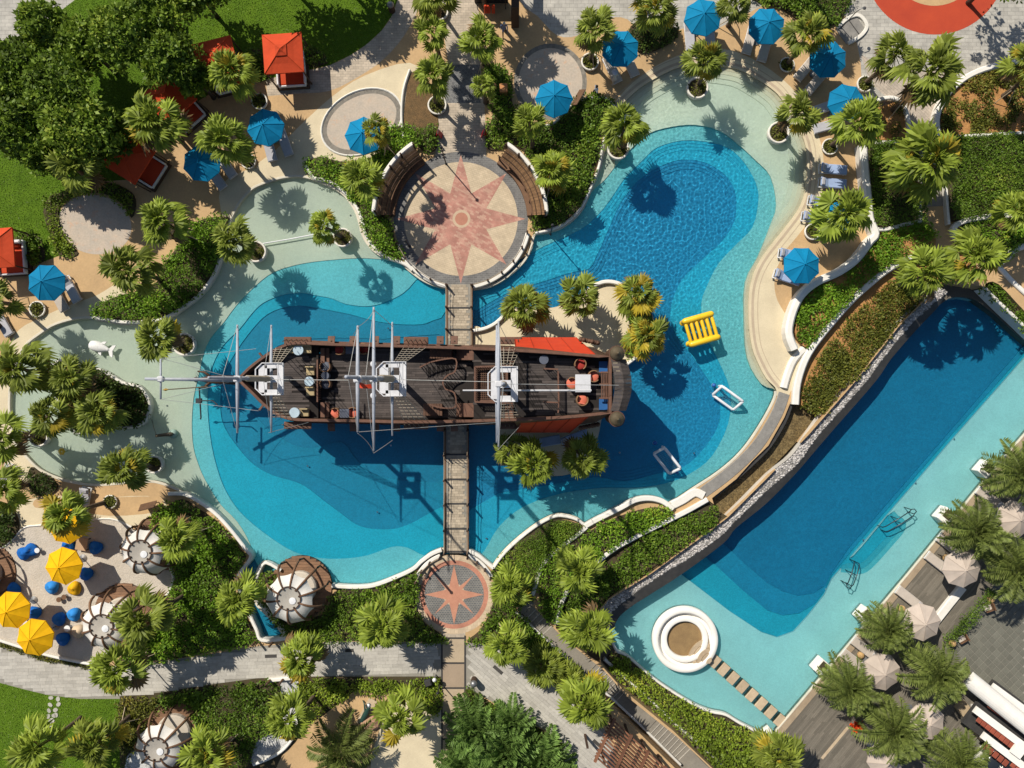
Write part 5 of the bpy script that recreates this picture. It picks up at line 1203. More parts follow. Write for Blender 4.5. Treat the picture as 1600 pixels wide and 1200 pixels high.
def parasol(label, px, py, m, rot=0, rpx=30, z=2.5, z0=0.0, group='blue parasols', tilt=0):
    if m.name not in PM:
        PM[m.name] = (parasol_mesh(m), MB().tube([(.08, 0, .645), (.35, 0, .487), (.68, 0, .257), (.995, 0, .014)], .011, 4).mesh('seam', fabric(m.name + '_seam', tuple(x * .75 for x in m.node_tree.nodes['Principled BSDF'].inputs[0].default_value[:3]) if 0 else {'blue_canvas': (.003, .14, .29), 'yellow_canvas': (.65, .33, .005), 'beige_canvas': (.42, .34, .28)}[m.name])))
    cm, sm = PM[m.name]; tilt = tilt or random.uniform(-4, 4); z += random.uniform(-.12, .12); t = thing('parasol', label, 'parasol', (*W(px, py, z0 + z + .3), z0), R(rot), group); r = rpx * (H - z) / H / PPM
    put('canopy', cm, t, (0, 0, z), (0, R(tilt), 0), (r, r, 1))
    for k in range(8): put('rib', sm, t, (0, 0, z), (Matrix.Rotation(R(tilt), 3, 'Y') @ Matrix.Rotation(k * math.pi / 4, 3, 'Z')).to_euler(), (r, 1, 1))
    MB().tube([(0, 0, 0), (0, 0, z + .6)], .035, 8).build('pole', M_metal, t)
    MB().lathe([(.3, 0), (.3, .06), (.06, .12)], 16).build('base', M_metal, t)
    MB().lathe([(.02, .6), (.06, .66), (.05, .72), (.01, .78)], 10).build('finial', m, t, (0, 0, z))
    return t
for lab, px, py, rot in [('blue parasol left of the oval stone pad, two loungers below it', 413,197,10), ('shaded blue parasol beside the lowest orange canopies', 313,253,18), ('blue parasol on the oval pad partly under the golden palm', 567,210,0),
      ('blue parasol on the round stone pad beside a menu board', 866,152,0), ('blue parasol right of the palm in the white ring at the top', 970,73,20), ('blue parasol cut by the top edge', 1100,24,10),
      ('dark shaded blue parasol at the top behind the palm', 1200,38,22), ('blue parasol left of the leaning palms', 1296,90,22), ('blue parasol at the lower end of the top right row', 1325,158,12),
      ('single blue parasol inside the curved white wall on the right', 1255,414,22), ('blue parasol near the left edge above the shallow pool', 69,441,22), ('blue parasol almost hidden under the palm above the single parasol', 1316,338,0)]:
    parasol(lab, px, py, M_blue, rot)
for lab, px, py, rot in [('yellow parasol in the middle of the sand terrace', 96,886,6), ('yellow parasol cut by the left edge', 14,955,18), ('yellow parasol at the lower kerb of the sand terrace', 51,998,14), ('yellow parasol hidden under the flowering palm', 100,822,10)]:
    parasol(lab, px, py, M_yel, rot, group='yellow parasols')
for lab, px, py, rot in [('beige parasol beside the white upstand, lower deck', 1443,974,6), ('beige parasol at the top of the lower deck', 1590,812,12), ('beige parasol with a blue towel beside it', 1506,890,6), ('beige parasol between two feather palms', 1380,1052,14),
      ('beige parasol near the white roof', 1450,1130,20), ('beige parasol at the bottom edge of the deck', 1387,1190,8)]:
    parasol(lab, px, py, M_bei, rot, 31, 2.4, ZD, 'beige parasols')
# loungers
M_mat = [fabric('lounger_grey', (0.43, 0.42, 0.44), 0), fabric('lounger_sand', (0.46, 0.40, 0.34), 0), fabric('lounger_blue', (0.3, 0.38, 0.55), 0)]
def lounger_parts(mm):
    fr = MB(); fr.box((0, .31, .26), (1.95, .05, .07)).box((0, -.31, .26), (1.95, .05, .07)).box((.95, 0, .26), (.05, .62, .07)).box((-.95, 0, .26), (.05, .62, .07))
    mt = MB().rbox((-.32, 0, .36), (1.3, .64, .12), .035)
    bk = MB().rbox((.34, 0, 0), (.72, .64, .1), .035)
    pl = MB().rbox((.53, 0, .09), (.28, .5, .09), .035)
    lg = MB().box((0, 0, .12), (.06, .06, .25))
    return [x.mesh(n, m) for x, n, m in ((fr, 'frame', M_wmetal), (mt, 'mattress', mm), (bk, 'back_cushion', mm), (pl, 'pillow', M_mat[0]), (lg, 'leg', M_wmetal))]
LP = [lounger_parts(m) for m in M_mat]
def lounger(label, px, py, rot, k=0, z0=0.0, group='sun loungers by the lagoon', back=28):
    t = thing('sun_lounger', label, 'sun lounger', (*W(px, py, z0 + .4), z0), R(rot), group); t.scale = (1.12, 1.12, 1.05); f, m, b, p, l = LP[k]
    put('frame', f, t); put('mattress', m, t)
    bo = put('back_cushion', b, t, (.32, 0, .37), (0, -R(back), 0)); put('pillow', p, bo)
    for x in (-.85, .85):
        for y in (-.28, .28): put('leg', l, t, (x, y, 0))
    return t
for a in [('lounger under the blue parasol left of the oval pad, right one', 444,222,110,0), ('lounger under the blue parasol left of the oval pad, left one', 420,230,105,0), ('lounger right of the shaded blue parasol, upper one', 352,258,125,0), ('lounger below the shaded blue parasol, lower one', 336,276,125,0),
          ('lounger right of the blue parasol near the left edge, shaded', 110,452,118,0), ('lounger below the blue parasol near the left edge', 90,466,118,1), ('lounger left under the tilted blue parasol at the top', 957,108,115,1), ('lounger right under the tilted blue parasol at the top', 984,98,115,1),
          ('lounger left of the topmost blue parasol', 1078,56,95,0), ('lounger below the topmost blue parasol', 1110,58,95,0), ('lounger left of the dark shaded parasol', 1172,62,75,1), ('lounger below the dark shaded parasol', 1196,74,75,1),
          ('lounger left of the parasol by the leaning palms, upper', 1260,106,50,1), ('lounger left of the parasol by the leaning palms, lower', 1276,127,50,1), ('lounger left of the lowest parasol in the row, upper', 1287,168,20,0), ('lounger left of the lowest parasol in the row, lower', 1293,196,15,0),
          ('pale blue lounger in the open beside the beach, upper', 1302,264,176,2), ('pale blue lounger in the open beside the beach, lower', 1301,286,176,2), ('lounger half hidden under the potted palm, upper', 1284,316,170,2), ('lounger half hidden under the potted palm, lower', 1274,341,170,2),
          ('lounger above the single blue parasol', 1238,398,172,2), ('long lounger below the single blue parasol', 1230,433,162,2), ('lounger above the flowering palm', 131,783,80,0), ('shaded lounger on the sand south of the ship', 854,690,190,2),
          ('lounger half hidden by the dark palm south of the ship', 898,684,200,2), ('lounger cut by the left edge beside the palm', 3,505,120,0), ('lounger above the yellow parasol terrace at the left edge', 8,745,60,0)]:
    lounger(*a)
for a in [('beige lounger at the pool edge right of the third white block, upper', 1420,934,-38,1), ('beige lounger half under the palm by the third white block', 1350,1013,-38,1), ('beige lounger above the parasol between two feather palms', 1334,1033,-38,1), ('beige lounger above the parasol with the blue towel', 1484,852,-38,1),
          ('beige lounger with the blue towel on it', 1466,880,-38,1), ('beige lounger between the two upper feather palms', 1546,778,-38,1)]:
    lounger(*a, z0=ZD, group='sun loungers on the lower deck', back=6)
o = MB().rbox((0, 0, 0), (.3, .2, .04), .015).build('towel', fabric('towel_blue', (0.05, .4, .5), 0), None, W3(1476, 892, ZD + .46), (0, 0, .6)); tag(o, 'folded turquoise towel on a beige lounger', 'towel')
for a, b, lab in ((1476,871,'round straw pouf between the loungers with the blue towel'), (1407,950,'round straw pouf beside the upper beige lounger'), (1343,1022,'round straw pouf between two beige loungers'), (1546,935,'round orange pouf beside the terrace armchair'), (1486,1004,'round orange pouf beside the lower terrace armchair')):
    o = MB().lathe([(.2, 0), (.27, .12), (.27, .28), (.2, .38), (.01, .4)], 18).build('pouf', mat('straw', (0.5, .32, .14), .9, cell=(20, .25)), None, W3(a, b, ZD), smooth=True); tag(o, lab, 'pouf', 'straw poufs')
# orange canopies over day beds
def canopy(label, px, py, rot, s=2.95, z=2.5, front=True):
    t = thing('day_bed_canopy', label, 'canopy', (*W(px, py, z), 0), R(rot), 'orange canopies'); h = s / 2
    def roof(a, b, za, zb):
        mb = MB(); n = 6; vs = []; fs = []
        for k in range(4):
            q = [((-1, -1), (1, -1)), ((1, -1), (1, 1)), ((1, 1), (-1, 1)), ((-1, 1), (-1, -1))][k]
            for i in range(n + 1):
                u = i / n; x = q[0][0] * (1 - u) + q[1][0] * u; y = q[0][1] * (1 - u) + q[1][1] * u; sag = .07 * math.sin(math.pi * u)
                vs += [(x * b, y * b, zb), (x * (a + b) / 2, y * (a + b) / 2, (za + zb) / 2 - sag * .7), (x * a, y * a, za - sag * .2), (x * a, y * a, za - .14)]
            o = k * 4 * (n + 1)
            for i in range(n):
                for j in range(3): fs.append((o + 4 * i + j, o + 4 * i + 4 + j, o + 4 * i + 5 + j, o + 4 * i + 1 + j))
        return mb.add(vs, fs)
    roof(h, .28, z, z + .55).build('roof', M_org, t); roof(.42, .01, z + .55, z + .78).build('vent_roof', M_org, t)
    for x in (-1, 1):
        for y in (-1, 1):
            MB().box((x * (h - .1), y * (h - .1), z / 2), (.09, .09, z)).build('post', M_timber_d, t)
            MB().tube([(x * .28, y * .28, z + .57), (x * h, y * h, z + .02)], .018, 4).build('hip_seam', fabric('orange_seam', (.45, .055, .012), 0), t)
    MB().box((0, -.2, .18), (2.5, 3.1, .3)).build('platform', M_timber_d, t)
    MB().rbox((0, -.35, .45), (1.9, 2.4, .24), .06).build('mattress', M_org, t)
    MB().rbox((0, .75, .8), (2.1, .25, .7), .06).build('backrest', M_wmetal, t)
    for sx in (-1, 1): MB().rbox((sx * 1.04, -.35, .62), (.14, 2.5, .42), .04).build('side_rail', M_wmetal, t)
    MB().rbox((0, -1.62, .4), (2.1, .12, .34), .04).build('foot_rail', M_wmetal, t)
    for k in (-1, 1): MB().rbox((k * .5, .5, .72), (.6, .25, .35), .1).build('cushion', M_org, t)
    return t
canopy('large orange canopy beside the brick walk, fully sunlit', 442,83,4)
canopy('orange canopy behind the palm at the edge of the lawn', 337,92,14)
canopy('tilted orange canopy under the grove, second from the bottom', 264,152,42)
canopy('dark shaded orange canopy at the lower end of the grove', 200,246,58)
canopy('orange canopy cut by the left edge', -10,388,4)
# seashell shelters
def shell(label, px, py, rpx, rot=0, z0=.12, open_=(55, 150)):
    t = thing('shell_shelter', label, 'shelter', (*W(px, py, z0), 0), 0, 'seashell shelters'); r = rpx / PPM
    n = 22; y = -r
    dk = MB(); wd = 2 * r / n
    for i in range(n):
        yy = -r + (i + .5) * wd; hx = math.sqrt(max(.01, r * r - yy * yy))
        dk.box((0, yy, z0 - .03), (2 * hx, wd - .015, .05))
        put('deck_board', dk.mesh('deck_board', mat('shelter_deck', (0.23, 0.125, 0.07), .75, (0.17, 0.095, 0.055), scale=2.5, fine=.2, rnd=.2)), t); dk = MB()
    MB().lathe([(r, -.3), (r + .03, z0 - .06), (r - .05, z0 - .06)], 40, cap=False).build('deck_rim', M_timber_d, t)
    ht = 3.1; rt = .86; nr = 10; ribs = []
    def curve(a, u):  # u 0 top ring .. 1 deck
        rad = rt + (r * 1.0 - rt) * math.sin(min(1, u * 1.25) * math.pi / 2); zz = ht * (1 - u ** 1.7) + z0
        if u > .8: rad -= (u - .8) * .8
        return Vector((rad * math.cos(a), rad * math.sin(a), zz))
    for k in range(nr):
        a = 2 * math.pi * k / nr + R(rot)
        P = [curve(a, u / 9) for u in range(10)]
        MB().tube(P, [.065 + .035 * math.sin(math.pi * i / 9) for i in range(10)], 6).build('rib', M_timber, t, smooth=True)
        MB().tube([P[0], P[0] + (P[0] - P[1]).normalized() * .14], .07, 6).build('rib_end', M_timber_d, t)
    for k in range(nr):
        a0 = 2 * math.pi * k / nr + R(rot); a1 = a0 + 2 * math.pi / nr; mb = MB(); nu, na = 7, 5; vs = []; fs = []
        am = math.degrees((a0 + a1) / 2) % 360; lim = .33 if (am < 150 or am > 335) else (.42 if (am < 185 or am > 300) else .74)
        for i in range(nu + 1):
            u = lim * i / nu
            for j in range(na + 1):
                v = j / na; p = curve(a0, u).lerp(curve(a1, u), v); sag = math.sin(math.pi * v)
                p += Vector((0, 0, -.07 * sag)) ; 
                if i == nu: p += (curve(a0, u * .8) - curve(a0, u)) * sag * .5
                vs.append(p)
        for i in range(nu):
            for j in range(na): fs.append((i * (na + 1) + j, i * (na + 1) + j + 1, (i + 1) * (na + 1) + j + 1, (i + 1) * (na + 1) + j))
        mb.add(vs, fs).build('fabric_panel', fabric('shell_fabric', (0.78, 0.75, 0.69), .2), t, smooth=True)
    MB().lathe([(rt - .02, ht + z0 - .04), (rt + .05, ht + z0 - .04), (rt + .05, ht + z0 + .05), (rt - .02, ht + z0 + .05)], 30, cap=False).build('ring', M_timber_d, t)
    MB().lathe([(rt - .01, ht + z0 - .02), (rt * .6, ht + z0 - .12), (.01, ht + z0 - .16)], 28, cap=False).build('lit_interior_disc', fabric('lit_interior_beige', (.5, .46, .4), .25), t, smooth=True)  # disc added across the open ring, its beige imitates the lit interior below
    MB().lathe([(.27, 0), (.25, .03), (.01, .05)], 16).build('sun_patch_disc', M_wmetal, t, (.27, -.2, ht + z0 - .06))  # white disc as a painted patch of sun falling through the ring
    MB().lathe([(1.3, z0), (1.3, z0 + .35), (1.2, z0 + .45), (.01, z0 + .5)], 28, cap=False).build('round_bed', fabric('bed_beige', (.5, .44, .36), 0), t)
    return t
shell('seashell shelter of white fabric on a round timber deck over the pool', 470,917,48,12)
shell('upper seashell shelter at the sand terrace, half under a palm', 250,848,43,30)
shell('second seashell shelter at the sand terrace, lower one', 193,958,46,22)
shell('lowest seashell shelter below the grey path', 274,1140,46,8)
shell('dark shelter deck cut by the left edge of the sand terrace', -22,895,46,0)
# bean bags and small tables on the sand
def beanbag(label, px, py, m, rot=0, s=.5):
    t = thing('bean_bag', label, 'bean bag', (*W(px, py, .3), .03), R(rot), 'bean bags on the sand'); mb = MB()
    prof = [(.3, 0), (.95, .12), (1.05, .4), (.9, .75), (.55, 1.05), (.05, 1.15)]; n = 14; vs = []; fs = []
    for r, z in prof:
        for k in range(n):
            a = 2 * math.pi * k / n; f = 1 + .08 * math.sin(3 * a + z * 2); zz = z * (1.15 + .35 * math.cos(a)) if z > .5 else z
            vs.append((s * r * f * math.cos(a) * 1.1, s * r * f * math.sin(a), s * zz * .8))
    for i in range(len(prof) - 1):
        for k in range(n): fs.append((i * n + k, i * n + (k + 1) % n, (i + 1) * n + (k + 1) % n, (i + 1) * n + k))
    fs += [tuple(range(n - 1, -1, -1)), tuple(range((len(prof) - 1) * n, len(prof) * n))]
    mb.add(vs, fs).build('cover', m, t, smooth=True)
    MB().tube([(-.5 * s, 0, .78 * s), (.2 * s, 0, 1.2 * s), (.9 * s, 0, .75 * s)], .012, 5).build('seam', M_seam, t); return t
M_bb = fabric('bag_blue', (0.012, 0.12, 0.42), 0); M_bbl = fabric('bag_sky', (0.03, 0.22, 0.58), 0); M_bby = fabric('bag_yellow', (0.75, 0.4, 0.01), 0); M_bbb = fabric('bag_beige', (0.52, 0.4, 0.27), 0)
for a in [('blue bean bag beside the white table, upper left of the sand', 36,865,M_bb,20), ('blue bean bag second in the upper left pair', 47,860,M_bb,200), ('dark blue bean bag right of the wooden table', 148,856,M_bb,0), ('blue bean bag behind the middle yellow parasol', 106,852,M_bb,90), ('blue bean bag right below the middle yellow parasol', 133,897,M_bb,0),
          ('blue bean bag below the middle yellow parasol', 80,918,M_bbl,30), ('yellow bean bag below the middle yellow parasol', 115,920,M_bby,60), ('dark blue bean bag above the left edge parasol', 20,922,M_bb,90), ('dark blue bean bag between the two lower yellow parasols', 52,958,M_bb,0), ('blue bean bag in the shade right of the lowest parasol, upper', 91,968,M_bb,40),
          ('bright blue bean bag in the sun', 114,961,M_bbl,40), ('blue bean bag right of the lowest yellow parasol', 97,999,M_bb,20), ('beige bean bag beside the small white table', 121,987,M_bbb,30)]:
    beanbag(*a)
def side_table(label, px, py, m, r=.2, h=.42, z0=.03, name='side_table', seg=16):
    t = thing(name, label, 'table', (*W(px, py, h), z0), 0, 'small tables'); MB().lathe([(r, h - .04), (r, h)], seg).build('top', m, t); MB().lathe([(.04, 0), (.04, h - .04)], 8).build('leg', M_metal, t); MB().lathe([(r * .7, 0), (r * .7, .03)], seg).build('foot', M_metal, t); return t
side_table('white round table beside the blue bean bag pair', 58,860,M_wmetal); side_table('white round table beside the beige bean bag', 105,982,M_wmetal, .24)
side_table('white round table at the left lower parasol', 39,972,M_wmetal)
for a, b, lab in ((92,937,'small wooden stool below the yellow bean bag, left'), (100,933,'small wooden stool below the yellow bean bag, right')): side_table(lab, a, b, M_timber, .2, .35, name='wooden_stool')
t = thing('wooden_table', 'low square wooden table between bean bags', 'table', (*W(128, 850, .4), .03), R(-10)); MB().rbox((0, 0, .4), (.9, 1.0, .06), .02).build('top', mat('pale_wood', (.42, .28, .17), .7), t)
for x in (-.38, .38):
    for y in (-.42, .42): MB().box((x, y, .19), (.07, .07, .38)).build('leg', M_timber, t)
for px, py, rot, lab in ((1538,946,20,'rattan armchair with pale cushion at the top of the dining terrace'), (1497,994,30,'rattan armchair with pale cushion lower on the dining terrace')):
    t = thing('armchair', lab, 'chair', W3(px, py, -1.93), R(rot), 'terrace armchairs')
    MB().rbox((0, 0, .4), (.62, .6, .1), .04).build('seat', fabric('chair_pale', (.5, .45, .38), 0), t); MB().rbox((.32, 0, .65), (.1, .66, .5), .04).build('backrest', M_timber, t)
    for s in (-1, 1): MB().rbox((0, .33 * s, .5), (.62, .06, .25), .02).build('armrest', M_timber, t)
    for x in (-.26, .26):
        for y in (-.28, .28): MB().box((x, y, .18), (.05, .05, .36)).build('leg', M_timber_d, t)
# ---------------------------------------------------------------- the ship
M_hull = mat('hull_timber', (0.11, 0.055, 0.032), .7, (0.07, 0.037, 0.023), scale=2, fine=.2, fscale=12)
M_rail = mat('rail_timber', (0.145, 0.072, 0.045), .7, (0.10, 0.05, 0.033), scale=3, fine=.2)
M_plank = mat('deck_plank', (0.078, 0.063, 0.056), .8, (0.052, 0.043, 0.039), scale=1.5, fine=.22, fscale=14, attr=(.72, 1.3), stain=((0.26, 0.19, 0.14), 1.6, .64))
M_bsmt = mat('under_deck', (0.02, 0.016, 0.014), .9)
M_mast = mat('silver_spar', (0.36, 0.38, 0.42), .45, (0.28, 0.3, 0.34), scale=3, fine=.06)
M_wpaint = mat('white_platform', (0.58, 0.58, 0.59), .6, scale=2, fine=.05)
M_redp = mat('red_awning', (0.55, 0.05, 0.014), .7, (0.47, 0.04, 0.012), scale=1.5)
M_rope2 = mat('pale_rope', (0.42, 0.36, 0.28), .9)
M_wire = mat('stay_wire', (0.45, 0.45, 0.43), .6)
M_shingle = mat('stern_shingle', (0.085, 0.07, 0.062), .85, (0.06, 0.05, 0.045), scale=3, fine=.25, rnd=.25)
M_bronze = mat('bronze', (0.12, 0.095, 0.06), .5, metal=.3)
ship = thing('pirate_ship', 'dark timber pirate ship with three silver masts lying across the lagoon', 'ship', (*W(660, 597), 0))
SO = ship.location
ZRAIL, ZMAIN, ZFORE, ZQ, ZH = 4.4, 3.0, 3.5, 7.0, 4.7
def zrail(px): return 4.4 if px < 738 else (5.8 if px < 804 else 7.95)
RN = [(371,593),(384,579),(402,564),(424,549),(447,538),(470,535),(520,537),(600,539),(700,542),(800,546),(880,551),(955,557)]
RS = [(955,646),(900,652),(850,655),(780,658),(650,661),(560,659),(490,658),(455,656),(432,648),(412,633),(394,615),(380,602)]
_o = spl(RN, 3, False) + spl(RS, 3, False); OUT = []
for (a, b), (c, e) in zip(_o, _o[1:] + _o[:1]):
    OUT.append((a, b, zrail(a)))
    for xj in (738, 804) if c > a else (804, 738):
        if (a - xj) * (c - xj) < 0:
            u = (xj - a) / (c - a); y_ = b + u * (e - b); z1_, z2_ = zrail(xj - .1), zrail(xj + .1)
            if c < a: z1_, z2_ = z2_, z1_
            OUT += [(xj - .05 * (1 if c > a else -1), y_, z1_), (xj + .05 * (1 if c > a else -1), y_, z2_)]
outw = [W3(*q) - SO for q in OUT]; ZT = [q[2] for q in OUT]
def inset(P, d):
    n = len(P); q = []
    for i in range(n):
        t = (P[(i + 1) % n] - P[i - 1]).xy.normalized(); q.append(Vector((P[i].x + t.y * d, P[i].y - t.x * d, P[i].z)))
    return q
mb = MB(); rows = []; n = len(outw)
for d, z, fl in ((0, None, 0), (-.12, 3.0, .2), (.05, 1.4, .2), (.5, -.5, .12)):
    rows.append([(inset(outw, d - fl * (zt - 4.4))[i].x, inset(outw, d - fl * (zt - 4.4))[i].y, z if z is not None else zt) for i, zt in enumerate(ZT)])
q = inset(outw, .14); rows.insert(0, [(p.x, p.y, 2.8) for p in q]); rows.insert(1, [(p.x, p.y, zt) for p, zt in zip(q, ZT)])
mb.add([v for r in rows for v in r], [(k * n + i, k * n + (i + 1) % n, (k + 1) * n + (i + 1) % n, (k + 1) * n + i) for k in range(len(rows) - 1) for i in range(n)])
mb.build('hull', M_hull, ship)
MB().ribbon([(p.x, p.y) for p in inset(outw, .06)], .21, ZT, [z + .09 for z in ZT], True, round_=.03).build('rail_cap', M_rail, ship)
# wales along the hull
for z, d in ((3.0, -.16), (2.2, -.08)): MB().ribbon([(p.x, p.y) for p in inset(outw, d)], .14, z - .1, z + .1, True).build('wale', M_rail, ship)
iw = [(p.x + SO.x, p.y + SO.y) for p in inset(outw, .16)]
def clipx(poly, xa, xb):
    """part of a plan outline between two x values"""
    def half(P, x, keep_ge):
        o = []
        for a, b in zip(P, P[1:] + P[:1]):
            ia = (a[0] >= x) == keep_ge; ib = (b[0] >= x) == keep_ge
            if ia: o.append(a)
            if ia != ib:
                u = (x - a[0]) / (b[0] - a[0]); o.append((x, a[1] + u * (b[1] - a[1])))
        return o
    return half(half(poly, xa, True), xb, False)
xF, xQ, xH = W(497, 0, ZFORE)[0], W(806, 0, ZQ)[0], W(740, 0, ZH)[0]
for nm, xa, xb, z in (('fore_deck', -99, xF, ZFORE), ('main_deck', xF, xH, ZMAIN), ('half_deck', xH, xQ, ZH), ('quarter_deck', xQ, 99, ZQ)):
    p = clipx(iw, xa, xb)
    MB().prism([(x - SO.x, y - SO.y) for x, y in p], z - (.4 if z < 4 else (1.8 if z < 6 else 2.6)), z - .03).build(nm, M_bsmt, ship)
    pavers('deck_planks', p, z - .028, 2.1, .17, M_plank, ship, gap=.014, jit=.4, th=.024)
# steps at the breaks
for x, z, s in ((xF, ZFORE, 1), (xQ, ZH + .35, -1)):
    for k, yy in enumerate((2.0, -2.0)):
        st_ = MB().box((x - SO.x + s * .3, yy - SO.y + .1, z - .12), (.3, 1.1, .06)).build('stair', M_rail, ship)
        MB().box((x - SO.x + s * .6, yy - SO.y + .1, z - .3), (.3, 1.1, .06)).build('tread', M_rail, st_)
def balustrade(path, z, h=.9, name='balustrade', gap=.16):
    P = [Vector(p) for p in path]; mb = MB(); L = 0
    for a, b in zip(P, P[1:]):
        d = (b - a).length; nn = max(1, int(d / gap))
        for k in range(nn): p = a.lerp(b, k / nn); mb.box((p.x, p.y, z + h / 2), (.045, .045, h))
    o = MB().ribbon([(p.x, p.y) for p in P], .1, z + h, z + h + .07).build(name, M_rail, ship)
    q = mb.build('balusters', M_rail, o); q['kind'] = 'stuff'; return o
def SP(pts, z): return [(W3(a, b, z) - SO).xy for a, b in pts]
balustrade(SP([(496,562),(496,628)], ZFORE + .9), ZFORE)
balustrade(SP([(872,580),(873,629)], ZQ + .9), ZQ)
balustrade(SP([(850,576),(872,577)], ZQ + .9), ZQ); balustrade(SP([(850,628),(873,629),(872,645)], ZQ + .9), ZQ)
# curved companionway railings on the main deck
c1 = spl([(656,574),(670,567),(690,562),(712,561),(711,580),(700,586),(692,596),(696,608),(710,614),(711,636),(690,637),(672,632)], 3, False)
balustrade(SP(c1, ZMAIN + .95), ZMAIN, .95)
balustrade(SP([(742,573),(742,627)], ZH + .9), ZH); balustrade(SP([(742,573),(800,571)], ZH + .9), ZH); balustrade(SP([(742,628),(802,630)], ZH + .9), ZH)
q = SP([(664,575),(707,567),(708,583),(668,590)], ZMAIN); MB().prism([(v.x, v.y) for v in q], ZMAIN - .01, ZMAIN + .012).build('hatch_dark_sheet', M_bsmt, ship)  # near-black sheet laid on the planks, paints the dark of the hatch
for k in range(6):
    a = W3(668 + k * 7, 575 - k * .8, ZMAIN) - SO; MB().box((a.x, a.y - .35, ZMAIN + .03), (.1, .8, .03)).build('hatch_step', M_plank, ship)
for yy in (552, 641):   # side stairs up to the half deck
    st_ = None
    for k in range(7):
        a = W3(716 + k * 4, yy, ZMAIN + .25 * (k + .5)) - SO
        o = MB().rbox((a.x, a.y, ZMAIN + .25 * (k + .5) - .2), (.26, 1.0, .4), .02).build('stair', M_rail, ship)
for x0, x1, yy in ((662,690,640),(672,706,551)):   # slatted lockers against the bulwark
    a = W3((x0 + x1) / 2, yy, ZMAIN + .5) - SO
    lk = MB().rbox((a.x, a.y, ZMAIN + .3), ((x1 - x0) / 21, .85, .6), .02).build('locker', M_rail, ship)
    for k in range(int((x1 - x0) / 4)): MB().box((a.x - (x1 - x0) / 42 + .1 + k * .2, a.y, ZMAIN + .62), (.15, .87, .04)).build('slat', M_hull, lk)
# grating hatch
g = W3(768, 600, ZH + .3) - SO; fr = MB(); ZMAIN_, ZMAIN = ZMAIN, ZH
for s in (-1, 1): fr.box((g.x, g.y + s * 1.2, ZMAIN + .25), (2.3, .14, .5)); fr.box((g.x + s * 1.1, g.y, ZMAIN + .25), (.14, 2.3, .5))
gh = fr.build('grating_hatch', M_rail, ship)
mb = MB()
for k in range(-7, 8): mb.box((g.x + k * .14, g.y, ZMAIN + .42), (.05, 2.3, .05)).box((g.x, g.y + k * .15, ZMAIN + .45), (2.2, .05, .04))
q = mb.build('grating', M_hull, gh); q['kind'] = 'stuff'; ZMAIN = ZMAIN_
# gun port lids and channels outside the rail
for xx in (518, 552, 587, 620, 688, 710):
    for yb, s in ((539, 1), (660, -1)):
        a = W3(xx, yb, 3.4) - SO
        lid = MB().rbox((a.x, a.y + s * .35, 3.45), (.52, .62, .07), .02, M=Matrix.Rotation(-s * .25, 3, 'X')).build('port_lid', M_rail, ship)
        MB().tube([(a.x, a.y + s * .3, 3.52), (a.x, a.y + s * .3, 3.58)], .05, 6).build('ring', M_bronze, lid)
for xx, w in ((465, 2.0), (650, 1.8), (797, 1.7)):
    for yb, s in ((537, 1), (660, -1)):
        a = W3(xx, yb, 3.9) - SO; MB().rbox((a.x, a.y + s * .22, 3.85), (w, .55, .14), .05).build('channel_board', M_rail, ship)
        for k in range(5): MB().tube([(a.x - w / 2 + .2 + k * w / 5.5, a.y + s * .3, 3.9), (a.x - w / 2 + .2 + k * w / 5.5, a.y + s * .1, 4.9)], .03, 5).build('deadeye', M_bronze, ship)
# red awnings hung outside the quarterdeck rails
for yb, ye, s, xa, xb, xc in ((549,527,1,806,930,900), (655,676,-1,818,920,890)):
    A = [W3(x, yb + (x - 806) * .03 * s + s, 7.8) - SO for x in np.linspace(xa, xb, 9)]; B = [W3(x, ye, 3.3) - SO for x in np.linspace(xa - 2 if s > 0 else xa - 12, xc, 9)]
    vs = []; fs = []
    for i in range(9):
        for k in range(4):
            p = A[i].lerp(B[i], k / 3); p.z -= .12 * math.sin(math.pi * k / 3); vs.append(p)
    for i in range(8):
        for k in range(3): fs.append((4 * i + k, 4 * i + 4 + k, 4 * i + 5 + k, 4 * i + 1 + k))
    aw = MB().add(vs, fs).build('side_awning', M_redp, ship, smooth=True)
    for i in range(0, 9, 2): MB().tube([A[i] + Vector((0, 0, .05)), B[i] + Vector((0, 0, .05))], .025, 5).build('batten', mat('red_batten', (.36, .035, .012), .7), aw)
# carved quarter badges
for yb, s in ((541, 1), (658, -1)):
    b = W3(918, yb - 8 * s, 5.0) - SO; mb = MB()
    for k in range(7): mb.lathe([(.01, -.12), (.16, -.05), (.18, .06), (.01, .16)], 8, (b.x - .5 + k * .2, b.y + s * (.1 - .04 * k), 5.2 + .06 * math.sin(k * 2)))
    o = mb.build('quarter_badge', M_hull, ship, smooth=True); o['kind'] = 'stuff'
